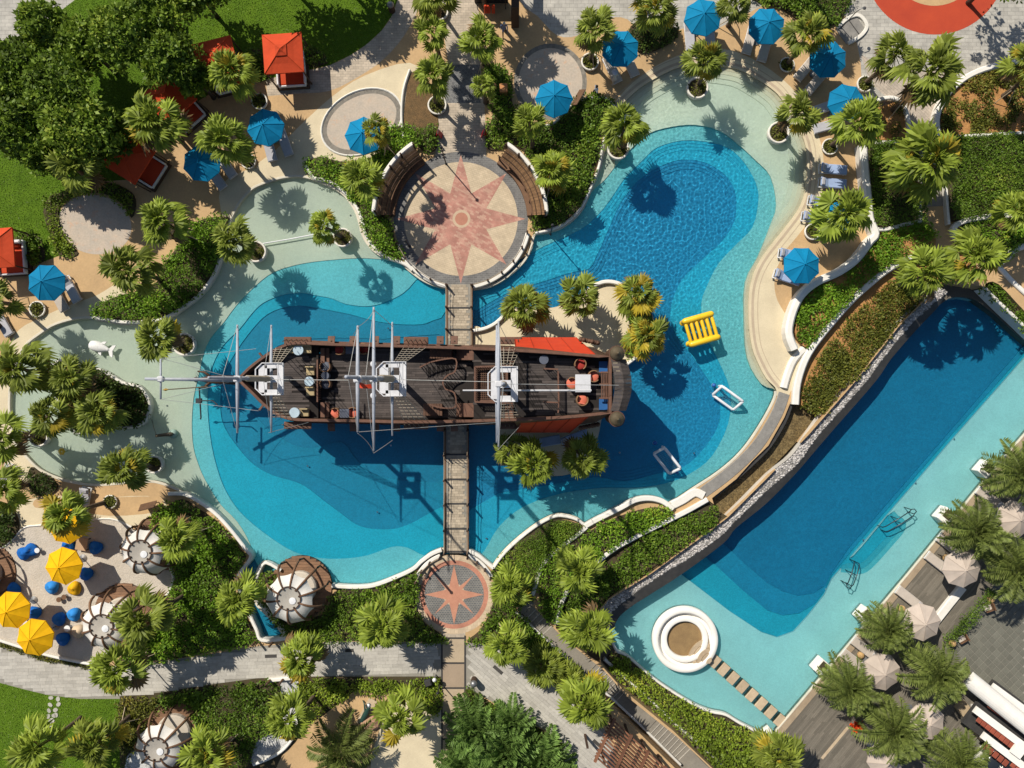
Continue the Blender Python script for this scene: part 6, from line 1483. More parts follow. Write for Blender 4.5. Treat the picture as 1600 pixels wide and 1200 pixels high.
# curved shingled stern gallery with lanterns
NS = 13
for i in range(NS):
    u0, u1 = i / NS, (i + 1) / NS
    def gp(u, w): 
        y = 561 + (642 - 561) * u; b = 8 * math.sin(math.pi * u); return W3(954 + b * .8 + w * 24 + (0 if w == 0 else b * .35), y, 8.3 - .5 * w) - SO
    q = [gp(u0 + .003, 0), gp(u1 - .003, 0), gp(u1 - .003, 1), gp(u0 + .003, 1)]
    mid_ = [(q[0] + q[3]) / 2 + Vector((0, 0, .22)), (q[1] + q[2]) / 2 + Vector((0, 0, .22))]
    MB().add([q[0], q[1], mid_[1], mid_[0], q[2], q[3], q[2] - Vector((0, 0, 4.2)), q[3] - Vector((0, 0, 4.2))], [(0,1,2,3),(3,2,4,5),(5,4,6,7)]).build('shingle_row', M_shingle, ship)
for py, s in ((552, 1), (655, -1)):
    c = W3(965, py, 8.6) - SO; c.z = 0
    l = MB().lathe([(.2, 4.2), (.42, 5.2), (.48, 7.6), (.5, 8.2), (.49, 8.3)], 20, (c.x, c.y, 0)).build('quarter_lantern', M_hull, ship, smooth=True)
    MB().lathe([(.5, 8.28), (.45, 8.42), (.3, 8.6), (.13, 8.74), (.09, 8.86), (.02, 9.0)], 20, (c.x, c.y, 0)).build('lantern_dome', M_bronze, l, smooth=True)
    MB().lathe([(.53, 8.22), (.53, 8.3), (.47, 8.3)], 24, (c.x, c.y, 0), cap=False).build('lantern_rim', M_rail, l)
bp = mat('blue_panel', (0.02, .1, .28), .5)
for yy in (573, 632): 
    c = W3(944, yy, ZQ + .05) - SO; MB().rbox((c.x, c.y, ZQ + .04), (.7, .75, .06), .01).build('blue_panel', bp, ship)
for k in range(7):
    c = W3(940 + k * 2.6, 602, ZQ + .5) - SO; MB().box((c.x, c.y, ZQ + .5), (.06, 1.9, .06)).build('stern_grating_bar', M_rail, ship)
for yy in (582, 600, 622): c = W3(948, yy, ZQ + .55) - SO; MB().box((c.x, c.y, ZQ + .52), (1.0, .09, .08)).build('stern_grating_rail', M_rail, ship)
# masts with platforms and yards: x base, x platform and above
def mast(bx, bz, px_, zp, ztop, yards, plat, y=592, r=.2, gaff=None):
    b = W3(bx, y, bz) - SO; b.z = bz - .1; p = W3(px_, y, zp) - SO; top = Vector((p.x, p.y, ztop))
    m = MB().tube([b, p, p + Vector((0, 0, 1.5)), top], [r, r * .85, r * .7, r * .35], 10).build('mast', M_mast, ship, smooth=True)
    mb = MB()
    for k in range(26):   # rope turns round the mast
        z = zp + .6 + k * .14; mb.lathe([(r * .75, z), (r * .95, z + .05), (r * .75, z + .1)], 10, (p.x, p.y, 0), cap=False)
    q = mb.build('rope_turns', M_rope2, m, smooth=True); q['kind'] = 'stuff'
    mb = MB(); w, l = plat
    pts = [(-w * .62, -l * .3), (-w * .35, -l / 2), (w / 2, -l / 2), (w / 2, l / 2), (-w * .35, l / 2), (-w * .62, l * .3)]
    fr = MB()
    for q_ in ((-.42, 0, .5, l), (.46, 0, .5, l)): pass
    # deck with two lubber holes, laid as four boards round them
    fr.box((p.x - w * .34, p.y, zp), (w * .34, l * .86, .08)).box((p.x + w * .38, p.y, zp), (w * .26, l, .08)).box((p.x, p.y, zp), (w * .55, l * .22, .08))
    for s in (-1, 1): fr.box((p.x, p.y + s * l * .42, zp), (w * .55, l * .17, .08))
    o = fr.build('fighting_top', M_wpaint, m)
    MB().ribbon([(p.x + a, p.y + b_) for a, b_ in pts], .06, zp + .04, zp + .16, True).build('lip', M_wpaint, o)
    for s in (-1, 1): MB().tube([p + Vector((w * .45, s * l * .45, 0)), p + Vector((w * .45, s * l * .45, .9))], .03, 6).build('stanchion', M_wpaint, o)
    MB().tube([p + Vector((w * .45, -l * .45, .9)), p + Vector((w * .45, l * .45, .9))], .03, 6).build('top_rail', M_wpaint, o)
    for xpx, z, L_, fwd in yards:
        c = W3(xpx, y, z) - SO
        yd = MB().tube([(c.x, c.y - L_ / 2, z), (c.x, c.y - L_ * .1, z), (c.x, c.y + L_ * .1, z), (c.x, c.y + L_ / 2, z)], [.055, .1, .1, .055], 9).build('yard', M_mast, m, smooth=True)
        MB().rbox((c.x, c.y, z), (.4, .35, .3), .05).build('truss', M_wpaint, yd)
        for s in (-1, 1): MB().tube([(c.x, c.y + s * L_ / 2, z), (p.x, p.y, z + 2.2)], .014, 4).build('lift', M_wire, yd)
    return m, p
mast(453, ZFORE, 424, 11, 20.5, ((424, 10.3, 6.9, 0), (371, 16.6, 6.0, 0)), (1.55, 2.0))
mast(622, ZMAIN, 614, 11, 24, ((613, 10.2, 7.3, 0), (584, 17.4, 7.8, 0), (559, 21.4, 5.2, 0)), (1.65, 2.15), r=.24)
mast(781, ZH, 788, 11, 20, ((776, 10.3, 7.5, 0), (779, 16.5, 7.0, 0)), (1.65, 2.2), y=600)
# spanker boom and gaff
a = W3(723, 610, 10.2) - SO; b = W3(924, 610, 9.4) - SO; MB().tube([a, b], [.05, .06], 8).build('boom', M_wpaint, ship)
# bowsprit with its own yard and figurehead
a = W3(376, 594, 4.3) - SO; b = W3(226, 592, 7.2) - SO; bs = MB().tube([a, b], [.15, .1], 10).build('bowsprit', M_mast, ship, smooth=True)
c = a.lerp(b, .84); MB().tube([(c.x, c.y - 1.4, c.z), (c.x, c.y + 1.4, c.z)], .07, 8).build('sprit_yard', M_mast, bs, smooth=True); MB().rbox(c, (.4, .4, .35), .06).build('collar', M_wpaint, bs)
f = W3(325, 593, 3.0) - SO
fg = MB().tube([W3(372, 594, 3.0) - SO, f + Vector((.3, 0, .1)), f, f + Vector((-.5, 0, .4))], [.35, .3, .26, .1], 8).build('figurehead', M_hull, ship, smooth=True)
MB().lathe([(.01, -.2), (.17, -.1), (.19, .05), (.12, .18), (.01, .22)], 12, f + Vector((-.65, 0, .55))).build('head', M_hull, fg, smooth=True)
for s in (-1, 1): MB().tube([f + Vector((.2, s * .2, .1)), f + Vector((-.25, s * .55, .05)), f + Vector((-.7, s * .6, .2))], [.12, .09, .05], 7).build('arm', M_hull, fg, smooth=True)
# catheads and knees at the bow
for yy, s in ((560, 1), (632, -1)):
    a = W3(412, yy, ZRAIL) - SO; MB().beam(a, a + Vector((-.3, s * .4, .05)), .14, .14).build('cathead', M_rail, ship)
# ratlines
def ratline(foot, top, w0, w1, name='ratline', nr=9):
    F, T = Vector(foot), Vector(top); mb = MB(); n = 5
    L_ = [F + Vector((w0 * (k / (n - 1) - .5), 0, 0)) for k in range(n)]; U = [T + Vector((w1 * (k / (n - 1) - .5), 0, 0)) for k in range(n)]
    for k in range(n): mb.tube([L_[k], U[k]], .022, 4, False)
    for j in range(1, nr): u = j / nr; mb.tube([L_[0].lerp(U[0], u), L_[-1].lerp(U[-1], u)], .016, 4, False)
    o = mb.build(name, M_rope2, ship); o['kind'] = 'stuff'
for bx, px_, yc, xf in ((465, 424, 592, 440), (650, 614, 592, 648), (797, 788, 600, 796)):
    p = W3(px_, yc, 10.8) - SO
    for yy, s in ((543, 1), (656, -1)): ratline(W3(xf, yy, zrail(xf) + .2) - SO, p + Vector((.1, s * .75, 0)), 1.6, .5)
# stays
def stay(a, b, r=.016, sag=.15):
    a, b = Vector(a), Vector(b); MB().tube([a.lerp(b, k / 6) - Vector((0, 0, sag * 4 * (k / 6) * (1 - k / 6))) for k in range(7)], r, 4).build('stay', M_wire, ship)
def T(px, py, z): return W3(px, py, z) - SO
stay(T(352,592,18), T(240,592,7.0)); stay(T(424,593,11.5), T(545,594,19.5)); stay(T(614,593,11.5), T(785,597,15)); stay(T(788,600,12), T(967,602,8.6))
stay(T(252,560,6.9), T(400,545,4.6)); stay(T(252,624,6.9), T(404,642,4.6)); stay(T(252,560,6.9), T(360,590,4.5)); stay(T(252,624,6.9), T(358,597,4.5))
stay(T(420,676,10.3), T(482,660,4.5)); stay(T(559,675,21.2), T(780,660,10)); stay(T(559,512,21.2), T(540,540,4.6)); stay(T(778,703,16.5), T(816,662,4.4)); stay(T(779,505,16.5), T(800,545,4.6))
for ya, yb, ym in ((511,484,495),(677,708,700)): stay(T(559,ya,21.4), T(584,yb,17.4), .016, .5); stay(T(584,yb,17.4), T(613,510 if ya < 600 else 688,10.2), .016, .5)
# flag at the main truck
c = T(562, 597, 21.8); MB().add([c, c + Vector((.55, -.1, .05)), c + Vector((.6, -.3, -.05)), c + Vector((0, -.28, 0)), c + Vector((.3, -.12, .12)), c + Vector((.3, -.32, .1))], [(0, 4, 5, 3), (4, 1, 2, 5)]).build('flag', M_redp, ship)
# lamps on the main top
for dx, dy in ((-2.0, -1.0), (-1.8, .9)): 
    c = T(584, 592, 13) + Vector((.0, dy, 0)); MB().lathe([(.05, -.15), (.16, 0), (.18, .2), (.02, .24)], 10, c).build('spot_lamp', M_wpaint, ship)
# ---- furniture standing on the ship
M_tubr = fabric('chair_red', (0.36, 0.045, 0.035), 0); M_tubc = fabric('chair_coral', (0.6, 0.16, 0.1), 0); M_tubg = fabric('chair_slate', (0.12, 0.13, 0.16), 0); M_ratt = mat('rattan', (0.22, 0.12, 0.06), .8)
M_ttop = mat('pale_table_top', (0.42, 0.52, 0.58), .35); M_gtab = mat('slate_table', (0.09, 0.1, 0.13), .5)
def tub(label, px, py, z, rot, m):
    t = thing('tub_chair', label, 'chair', (*W(px, py, z + .6), z), R(rot), 'tub chairs on the ship')
    sh = MB(); P = circ(0, 0, .38, 14, 50, 310); sh.ribbon(P, .08, .12, .72, round_=.03).build('shell', M_ratt, t); MB().lathe([(.3, .0), (.37, .12), (.37, .34), (.3, .4), (.01, .43)], 18).build('seat_cushion', m, t, smooth=True)
    MB().rbox((-.24, 0, .55), (.12, .5, .3), .05).build('back_cushion', m, t); return t
def deck_table(label, px, py, z, m, r=None, size=None, rot=0):
    t = thing('deck_table', label, 'table', (*W(px, py, z + .72), z), R(rot), 'tables on the ship')
    if r: MB().lathe([(r, .68), (r + .02, .72), (r, .74)], 24).build('top', m, t)
    else: MB().rbox((0, 0, .71), (*size, .06), .02).build('top', m, t)
    MB().lathe([(.05, .02), (.05, .68)], 8).build('pedestal', M_metal, t); MB().lathe([(.24, 0), (.24, .03)], 14).build('foot', M_metal, t); return t
for a in [('red tub chair by the upper rail, nearer the bow', 530,546,ZMAIN,180,M_tubr), ('red tub chair by the upper rail, under the yard', 567,545,ZMAIN,0,M_tubr), ('coral tub chair by the lower rail, nearer the bow', 523,646,ZMAIN,180,M_tubc), ('coral tub chair by the lower rail, under the yard', 551,645,ZMAIN,0,M_tubc),
          ('dark slate tub chair behind the fore rail, upper', 508,573,ZMAIN,90,M_tubg), ('dark slate tub chair behind the fore rail, lower', 508,600,ZMAIN,270,M_tubg), ('coral tub chair left of the white stern table', 894,599,ZQ,180,M_tubc), ('coral tub chair right of the white stern table', 928,588,ZQ,10,M_tubc),
          ('coral tub chair below the white stern table', 910,625,ZQ,80,M_tubc), ('dark red tub chair in the shade above the stern table', 907,569,ZQ,250,M_tubr)]: tub(*a)
for a in [('dark square table between the upper side red chairs', 548,546,ZMAIN,M_gtab,None,(.75,.65)), ('dark square table between the lower side coral chairs', 538,646,ZMAIN,M_gtab,None,(.7,.65)), ('round pale blue table by the upper bow bench', 466,547,ZFORE,M_ttop,.36), ('round pale blue table in the middle of the fore deck', 483,596,ZFORE,M_ttop,.33),
          ('round pale table by the lower bow rail', 460,645,ZFORE,M_ttop,.36), ('white square table on the stern deck', 911,599,ZQ,M_wpaint,None,(1.05,1.2)), ('dark round table between the slate chairs', 508,587,ZMAIN,M_gtab,.28), ('grey table in the shade of the upper quarter rail', 850,562,ZQ,M_gtab,.3)]: deck_table(*a)
M_cush = fabric('bench_cream', (.4, .31, .17), 0)
for lab, px, py, sz in (('cream bench along the upper bow rail', 465,546,(2.0,.55)), ('cream seat above the fore deck table', 485,580,(.6,.6)), ('cream seat below the fore deck table', 485,612,(.6,.6)), ('cream seat beside the lower bow table', 476,645,(.6,.55))):
    t = thing('cushioned_seat', lab, 'seat', (*W(px, py, ZFORE + .4), ZFORE), 0, 'cream seats on the fore deck'); MB().rbox((0, 0, .36), (*sz, .14), .04).build('cushion', M_cush, t); MB().rbox((0, 0, .15), (sz[0] * .94, sz[1] * .9, .28), .02).build('base', M_ratt, t); MB().rbox((0, sz[1] / 2, .55), (sz[0], .1, .45), .03).build('backrest', M_cush, t)
# ---------------------------------------------------------------- floats, sculptures, rails, people, small things
M_yv = mat('yellow_vinyl', (0.78, 0.5, 0.02), .35, (0.7, 0.43, 0.015), scale=2, spec=.5); M_wv = mat('white_vinyl', (0.75, 0.75, 0.76), .35, spec=.5); M_net = mat('net', (0.15, 0.3, 0.35), .8)
def tubec(mb, a, b, r, n=12):
    a, b = Vector(a), Vector(b); d = (b - a).normalized(); return mb.tube([a, a + d * r * .35, a + d * r, b - d * r, b - d * r * .35, b], [r * .35, r * .8, r, r, r * .8, r * .35], n)
t = thing('inflatable_frame', 'yellow inflatable climbing frame floating near the beach', 'pool float', W3(1090, 516, .1), R(16))
for s in (1, -1): tubec(MB(), (-1.25, s * .92, 1.1), (1.25, s * .92, 1.1), .24).build('top_tube', M_yv, t, smooth=True)
for s in (1, -1): tubec(MB(), (-1.2, s * .85, .05), (1.2, s * .85, .05), .25).build('float_tube', M_yv, t, smooth=True)
for k in range(6): tubec(MB(), (-1.02 + k * .41, -.92, 1.05), (-1.02 + k * .41, .92, 1.05), .14, 8).build('cross_tube', M_yv, t, smooth=True)
for k in range(5): tubec(MB(), (-.82 + k * .41, -.85, .12), (-.82 + k * .41, .85, .12), .11, 8).build('lower_tube', M_yv, t, smooth=True)
for sx in (-1, 1):
    for sy in (-1, 1): tubec(MB(), (sx * 1.0, sy * .9, .0), (sx * 1.0, sy * .9, 1.1), .17, 8).build('upright', M_yv, t, smooth=True)
def goal(label, px, py, rot, L=2.0, D=.85, Ht=.95):
    t = thing('pool_goal', label, 'pool goal', W3(px, py, ZW), R(rot), 'inflatable goals')
    for y in (-D / 2, D / 2): tubec(MB(), (-L / 2, y, .08 if y < 0 else Ht), (L / 2, y, .08 if y < 0 else Ht), .11).build('bar', M_wv, t, smooth=True)
    for x in (-L / 2, L / 2): tubec(MB(), (x, -D / 2, .08), (x, D / 2, Ht), .11).build('side_tube', M_wv, t, smooth=True); tubec(MB(), (x, D / 2, .0), (x, D / 2, Ht), .1).build('post', M_wv, t, smooth=True)
    mb = MB()
    for k in range(1, 14): x = -L / 2 + L * k / 14; mb.tube([(x, -D / 2, .1), (x, 0, .35), (x, D / 2, Ht)], .008, 3, False)
    for k in range(1, 6): u = k / 6; mb.tube([(-L / 2, -D / 2 + D * u, .08 + (Ht - .08) * u - .1 * math.sin(math.pi * u)), (L / 2, -D / 2 + D * u, .08 + (Ht - .08) * u - .1 * math.sin(math.pi * u))], .008, 3, False)
    o = mb.build('net', M_net, t); o['kind'] = 'stuff'; return t
goal('white inflatable goal in the sunlit water below the yellow frame', 1134,622,-36); goal('white inflatable goal in the shade of the ship stern', 1040,719,-52)
M_ball = mat('ball_blue', (0.02, .12, .4), .4)
for a, b, lab in ((1023,692,'blue ball above the shaded goal'), (1057,737,'blue ball below the shaded goal'), (1115,602,'blue ball beside the sunlit goal')):
    t = thing('ball', lab, 'ball', W3(a, b, ZW), 0, 'blue balls'); MB().lathe([(.01, -.08), (.12, -.02), (.17, .09), (.12, .2), (.01, .26)], 14).build('skin', M_ball, t, smooth=True); MB().lathe([(.172, .06), (.174, .09), (.172, .12)], 14, cap=False).build('stripe', M_wv, t)
# whale sculpture
t = thing('whale_sculpture', 'white whale sculpture lying in the shallow pool', 'sculpture', W3(160, 543, -.3), R(-16))
sp = [(-.85, .12), (-.75, .32), (-.45, .42), (0, .40), (.35, .28), (.62, .15), (.8, .1)]
mb = MB(); vs = []; fs = []; n = 14
for x, r in sp:
    for k in range(n): a = 2 * math.pi * k / n; vs.append((x, r * math.cos(a), .3 + r * .8 * math.sin(a) + .1 * x * x))
for i in range(len(sp) - 1):
    for k in range(n): fs.append((i * n + k, i * n + (k + 1) % n, (i + 1) * n + (k + 1) % n, (i + 1) * n + k))
fs += [tuple(range(n)), tuple(range(len(sp) * n - n, len(sp) * n))]
M_wh = mat('white_sculpture', (0.72, 0.71, 0.68), .55, scale=2)
mb.add(vs, fs).build('body', M_wh, t, smooth=True)
def fin(pts, th, z, nm):
    MB().prism(pts, z - th, z + th, bottom=True).build(nm, M_wh, t)
fin([(.7, 0), (.95, .42), (1.2, .5), (1.1, .12), (1.05, 0), (1.1, -.12), (1.2, -.5), (.95, -.42)], .05, .38, 'tail_fluke')
fin([(.0, .3), (.35, .35), (.45, .58), (.2, .52)], .05, .42, 'flipper'); fin([(-.1, -.3), (.2, -.35), (.25, -.6), (.02, -.52)], .05, .3, 'flipper')
# water cannon
t = thing('water_cannon', 'bronze water cannon on a pale base near the ship bow', 'water feature', W3(268, 678, -.4), R(6))
MB().lathe([(.34, 0), (.36, .3), (.28, .5), (.2, .55)], 18, (.25, 0, 0)).build('base', mat('verdigris', (.3, .42, .36), .7), t, smooth=True)
MB().tube([(.45, 0, .7), (.3, 0, .72), (-.1, 0, .74), (-.75, 0, .78), (-.85, 0, .78)], [.1, .17, .14, .1, .13], 12).build('barrel', M_bronze, t, smooth=True)
MB().tube([(-.8, 0, .8), (-1.15, .7, .4), (-1.35, 1.3, .1)], .025, 5).build('rope', M_rope, t)
# trident and anchor at the bow
t = thing('trident', 'bronze trident held out below the bowsprit', 'trident', W3(300, 606, 3.2), R(4)); MB().tube([(-1.9, 0, 0), (1.2, 0, .1)], .04, 6).build('shaft', M_bronze, t); MB().lathe([(.02, -.2), (.11, 0), (.02, .25)], 8).build('tip', mat('gold', (.6, .38, .1), .4, metal=.7), t, (-1.95, 0, 0), (0, R(90), 0))
t = thing('anchor', 'black iron anchor hanging from the ship bow', 'anchor', W3(314, 626, 2.2), 0); M_iron = mat('iron', (.03, .03, .033), .6)
MB().tube([(0, 1.0, .3), (0, -1.3, .0)], .06, 6).build('shank', M_iron, t); MB().rbox((-.1, 0, .12), (.45, .36, .2), .03).build('stock', M_iron, t); MB().tube([(0, 0, .2), (1.0, 0, .3), (1.4, -.3, .4)], .045, 6).build('chain_arm', M_iron, t); MB().lathe([(.01, 0), (.07, .06), (.01, .12)], 8).build('eye', M_iron, t, (0, -1.35, 0))
# flower jet
t = thing('flower_jet', 'small yellow flower water jet in the shallow pool', 'water feature', W3(107, 704, -.4)); MB().tube([(0, 0, 0), (.03, -.15, .8)], .03, 6).build('stem', mat('stem', (.2, .3, .1), .7), t)
for k in range(6): a = k * 1.047; MB().lathe([(.01, 0), (.13, .05), (.01, .1)], 8).build('petal', M_yv, t, (.16 * math.cos(a), .16 * math.sin(a), .82))
o = MB().tube([W3(408, 381, ZW + .05), W3(450, 374, ZW + .04), W3(498, 365, ZW + .05)], .045, 6).build('float_line', M_wv); tag(o, 'thin white float line between two round planters', 'rope')
DL = ['below the foremast yards', 'left of the long footbridge, near the blue edge', 'beside the ship bow', 'right of the long footbridge near the small star plaza', 'north of the ship near the main yard', 'in the shade below the ship stern', 'right of the shaded goal', 'in the shade above the white wall', 'in the pale water above the plaza palm planter', 'in the pale water by the crescent bed', 'near the tip of the bowsprit', 'under the timber shelter edge', 'between the two dark handrails', 'upper one at the edge of the deep lower pool', 'lower one at the edge of the deep lower pool', 'in the ship shadow below the main yard']
for i, (a, b) in enumerate(((481,728),(590,800),(430,620),(760,841),(607,513),(968,707),(1084,708),(922,771),(548,337),(349,468),(262,634),(540,935),(1348,843),(1490,686),(1430,755),(611,696))):
    z = -.4 if i < 12 or i == 15 else -2.0
    o = MB().lathe([(.07, 0), (.07, .03), (.04, .05)], 12).build('pool_drain', M_wv, None, W3(a, b, z + (.0 if a > 1250 else -.0))); tag(o, 'small round white pool fitting ' + DL[i], 'drain', 'small round white pool fittings')
# handrails of the lower pool steps
M_chrome = mat('dark_steel', (.035, .05, .06), .3, metal=.5)
def handrail(label, a, b, side):
    A, B = W3(*a, ZR), W3(*b, ZR); d = (B - A); L_ = d.length; t = thing('pool_handrail', label, 'handrail', A, math.atan2(d.y, d.x), 'pool handrails')
    for k, y in enumerate((-.22, .22)):
        MB().tube([(0, y, -.5), (0, y, .75), (.15, y, .9), (L_ * .5, y, .8), (L_ * .92, y, .55), (L_, y, .35), (L_, y, -.6)], .04, 7).build('rail', M_chrome, t, smooth=True)
        MB().tube([(L_ * .5, y, .78), (L_ * .5, y, -.6)], .035, 6).build('post', M_chrome, t)
    MB().tube([(-.02, -.22, .75), (-.22, -.12, .85), (-.22, .12, .85), (-.02, .22, .75)], .04, 6).build('end_loop', M_chrome, t, smooth=True); return t
handrail('dark steel handrail at the upper end of the lower pool steps', (1418,797), (1378,826), 1); handrail('dark steel handrail at the lower end of the lower pool steps', (1320,910), (1335,877), -1)
# foot shower
t = thing('foot_shower', 'white rounded foot shower with a hooked steel pipe', 'shower', (*W(1330, 46), 0), R(36))
MB().ribbon(spl([(-.9, .75), (.2, .85), (1.0, .6), (1.2, 0), (1.0, -.6), (.2, -.85), (-.9, -.75)], 4, False), .28, 0, .16, round_=.03).build('kerb', M_pot, t); MB().box((-.05, 0, .02), (1.9, 1.4, .03)).build('tray', M_weir, t); MB().box((.25, .0, .045), (.06, 1.3, .02)).build('drain_slot', M_dark, t)
MB().tube([(-.55, .55, 0), (-.55, .55, 2.4), (-.4, .5, 2.75), (-.1, .45, 2.8), (.05, .4, 2.65)], .035, 7).build('pipe', M_metal, t, smooth=True); MB().lathe([(.14, 0), (.1, .08), (.03, .12)], 12).build('shower_head', M_metal, t, (.05, .4, 2.55))
# timber pergola beside the stairs
t = thing('timber_pergola', 'brown timber pergola roof below the stairs', 'pergola', W3(985, 1175, 2.0) - Vector((0, 0, 2.0)))
dv = (Vector(W(1060, 1205, 2)) - Vector(W(955, 1108, 2))).normalized(); pv = Vector((dv.y, -dv.x)); o0 = Vector(W(955, 1120, 2)) - t.location.xy
M_perg = mat('pergola_timber', (.2, .085, .045), .75, (.13, .06, .033), scale=2, fine=.2, rnd=.3)
for k in range(13):
    a = o0 + pv * (.1 + k * .24) + dv * (.0 + k * .09); b = a + dv * 7.5
    MB().beam((*a, 2.0 + .02 * (k % 3)), (*b, 2.0 + .02 * (k % 3)), .11, .07).build('slat', M_perg, t)
for k in range(4):
    a = o0 + dv * (.25 + k * 1.75) - pv * .1; MB().beam((*a, 2.12), (*(a + pv * 3.4 + dv * 1.1), 2.12), .2, .16).build('cross_beam', M_perg, t)
    for e in (.3, 3.0): q = a + pv * e; MB().box((q.x, q.y, .95), (.16, .16, 2.2)).build('post', M_timber_d, t)
# white pavilion roof in the corner
ZP = .6
t = thing('white_pavilion', 'white rounded pavilion roof with red tile strips in the corner', 'building', W3(1560, 1120, ZP) - Vector((0, 0, ZP + 1.95)))
def L(px, py, z): return W3(px, py, z) - t.location
def plank(a, b, w, z, h, m, nm, parent=t):
    return MB().beam(L(*a, z), L(*b, z), w, h).build(nm, m, parent)
def barrel(a, b, r, z, m, nm):
    A, B = L(*a, z), L(*b, z); d = (B - A).normalized(); u = Vector((-d.y, d.x, 0)); mb = MB(); vs = []; fs = []
    for P in (A, B):
        for k in range(11): ang = math.pi * k / 10; vs.append(P + u * r * math.cos(ang) + Vector((0, 0, r * math.sin(ang) * .8)))
    fs = [(k, k + 1, 12 + k, 11 + k) for k in range(10)] + [tuple(range(11)), tuple(range(21, 10, -1))]
    return mb.add(vs, fs).build(nm, m, t, smooth=False)
barrel((1512,1060), (1640,1163), .66, ZP, M_basin, 'barrel_roof')
plank((1550,1072), (1660,1152), .55, ZP - .3, .2, M_basin, 'beam'); plank((1523,1108), (1640,1196), .55, ZP - .1, .2, M_basin, 'beam'); plank((1535,1148), (1650,1236), .55, ZP - .3, .2, M_basin, 'beam'); plank((1600,1160), (1585,1180), .9, ZP - .05, .22, M_basin, 'beam')
M_rt = mat('terracotta', (.3, .075, .04), .75, (.24, .06, .035), scale=3, rnd=.2); rows_ = 0
for a, b, w, z in (((1527,1122),(1598,1178),.5,ZP - .2), ((1536,1164),(1575,1195),.5,ZP - .4), ((1580,1192),(1625,1228),.5,ZP - .4), ((1545,1100),(1640,1172),.5,ZP - .3)):
    A, B = L(*a, z), L(*b, z); n = int((B - A).length / .42)
    for k in range(n): c = A.lerp(B, (k + .5) / n); MB().rbox(c, (.4, w, .07), .02, math.atan2((B - A).y, (B - A).x)).build('roof_tile', M_rt, t)
plank((1527,1095), (1640,1180), 4.2, ZP - 1.2, .3, M_dark, 'roof_slab')
for a, b in ((1530,1110),(1560,1150),(1590,1120),(1590,1190)): q = L(a, b, ZP - 1.3); MB().box((q.x, q.y, .3), (.3, .3, 1.4)).build('column', M_basin, t)
o = MB().beam(W3(1497,1098,-1.5), W3(1537,1150,-1.5), .9, .8).build('garden_wall', mat('sandstone_wall', (.42,.32,.2), .85, scale=1.2, stain=((.2,.14,.09), 1.5, .55))); tag(o, 'short sandstone wall in front of the white pavilion roof', 'wall')
t = thing('glass_dome', 'dark arched glass skylight with white frame at the bottom right', 'skylight', W3(1560, 1197, -.6) - Vector((0, 0, 1.2)))
MB().lathe([(1.15, .9), (1.2, 1.1), (1.05, 1.3), (.6, 1.5), (.01, 1.58)], 24).build('glass', mat('dark_glass', (.02, .025, .03), .12, spec=.6), t, smooth=True); MB().lathe([(1.35, .2), (1.38, 1.15), (1.2, 1.2), (1.18, 1.0)], 28, cap=False).build('frame', M_basin, t)
for k in range(3): MB().tube([(1.15 * math.cos(k * 1.047), 1.15 * math.sin(k * 1.047), 1.18), (0, 0, 1.6), (-1.15 * math.cos(k * 1.047), -1.15 * math.sin(k * 1.047), 1.18)], .04, 6).build('glazing_bar', M_basin, t)
# pots of orange flowers on the deck
t = thing('flower_clump', 'orange red bromeliad flowers under the feather palm', 'flowers', W3(1338, 1133, ZD)); V_, T_ = clump(np.array([(NP.normal() * .2, NP.normal() * .2, .3) for _ in range(6)]), np.full(6, .2), 20, .22, np.full(6, .5)); put('petals', qmesh('petals', V_, T_, leafmat('petal', (.75, .07, .01), (.9, .2, .02), .6, 1.2, .2)), t); MB().lathe([(.2, 0), (.25, .25), (.2, .27)], 12).build('pot', M_timber, t)
o = MB().beam(W3(1284,1185,ZD), W3(1325,1136,ZD), .22, .03).build('deck_strip', M_slab); o.location.z += .02; tag(o, 'pale stone strip laid in the grey deck', 'paving strip')
# stepping stones in the lower lawn
sm = [MB().prism([(r * math.cos(a), r * math.sin(a) * .8) for a, r in ((k * 6.283 / 7, random.uniform(.17, .24)) for k in range(7))], 0, .05).mesh('stepping_stone', mat('pale_flagstone', (.42, .4, .34), .85, rnd=.12)) for _ in range(4)]
LS = ((80,1090),(91,1092),(79,1101),(92,1100),(77,1110),(87,1109),(76,1119),(85,1118),(79,1127),(82,1125),(78,1136),(88,1117),(75,1195),(84,1198),(80,1205))
for i, (a, b) in enumerate(LS):
    o = put('stepping_stone', sm[i % 4], None, (*W(a, b), 0), (0, 0, i * 1.3), (.95, .95, 1)); tag(o, '%s pale stepping stone from the grey path in the lower lawn' % 'first second third fourth fifth sixth seventh eighth ninth tenth eleventh twelfth thirteenth fourteenth fifteenth'.split()[sorted(range(15), key=lambda j: LS[j][1]).index(i)], 'stone', 'stepping stones in the lower lawn')
for i, (a, b) in enumerate(((160,1012),(168,1018),(163,1024),(172,1011))):
    o = put('stepping_stone', sm[i % 4], None, (*W(a, b), .03), (0, 0, i), (.9, .9, 1)); tag(o, '%s grey stepping stone in the white sand below the shell shelter' % ('left', 'right lower', 'lowest', 'top right')[i], 'stone', 'stepping stones in the sand')
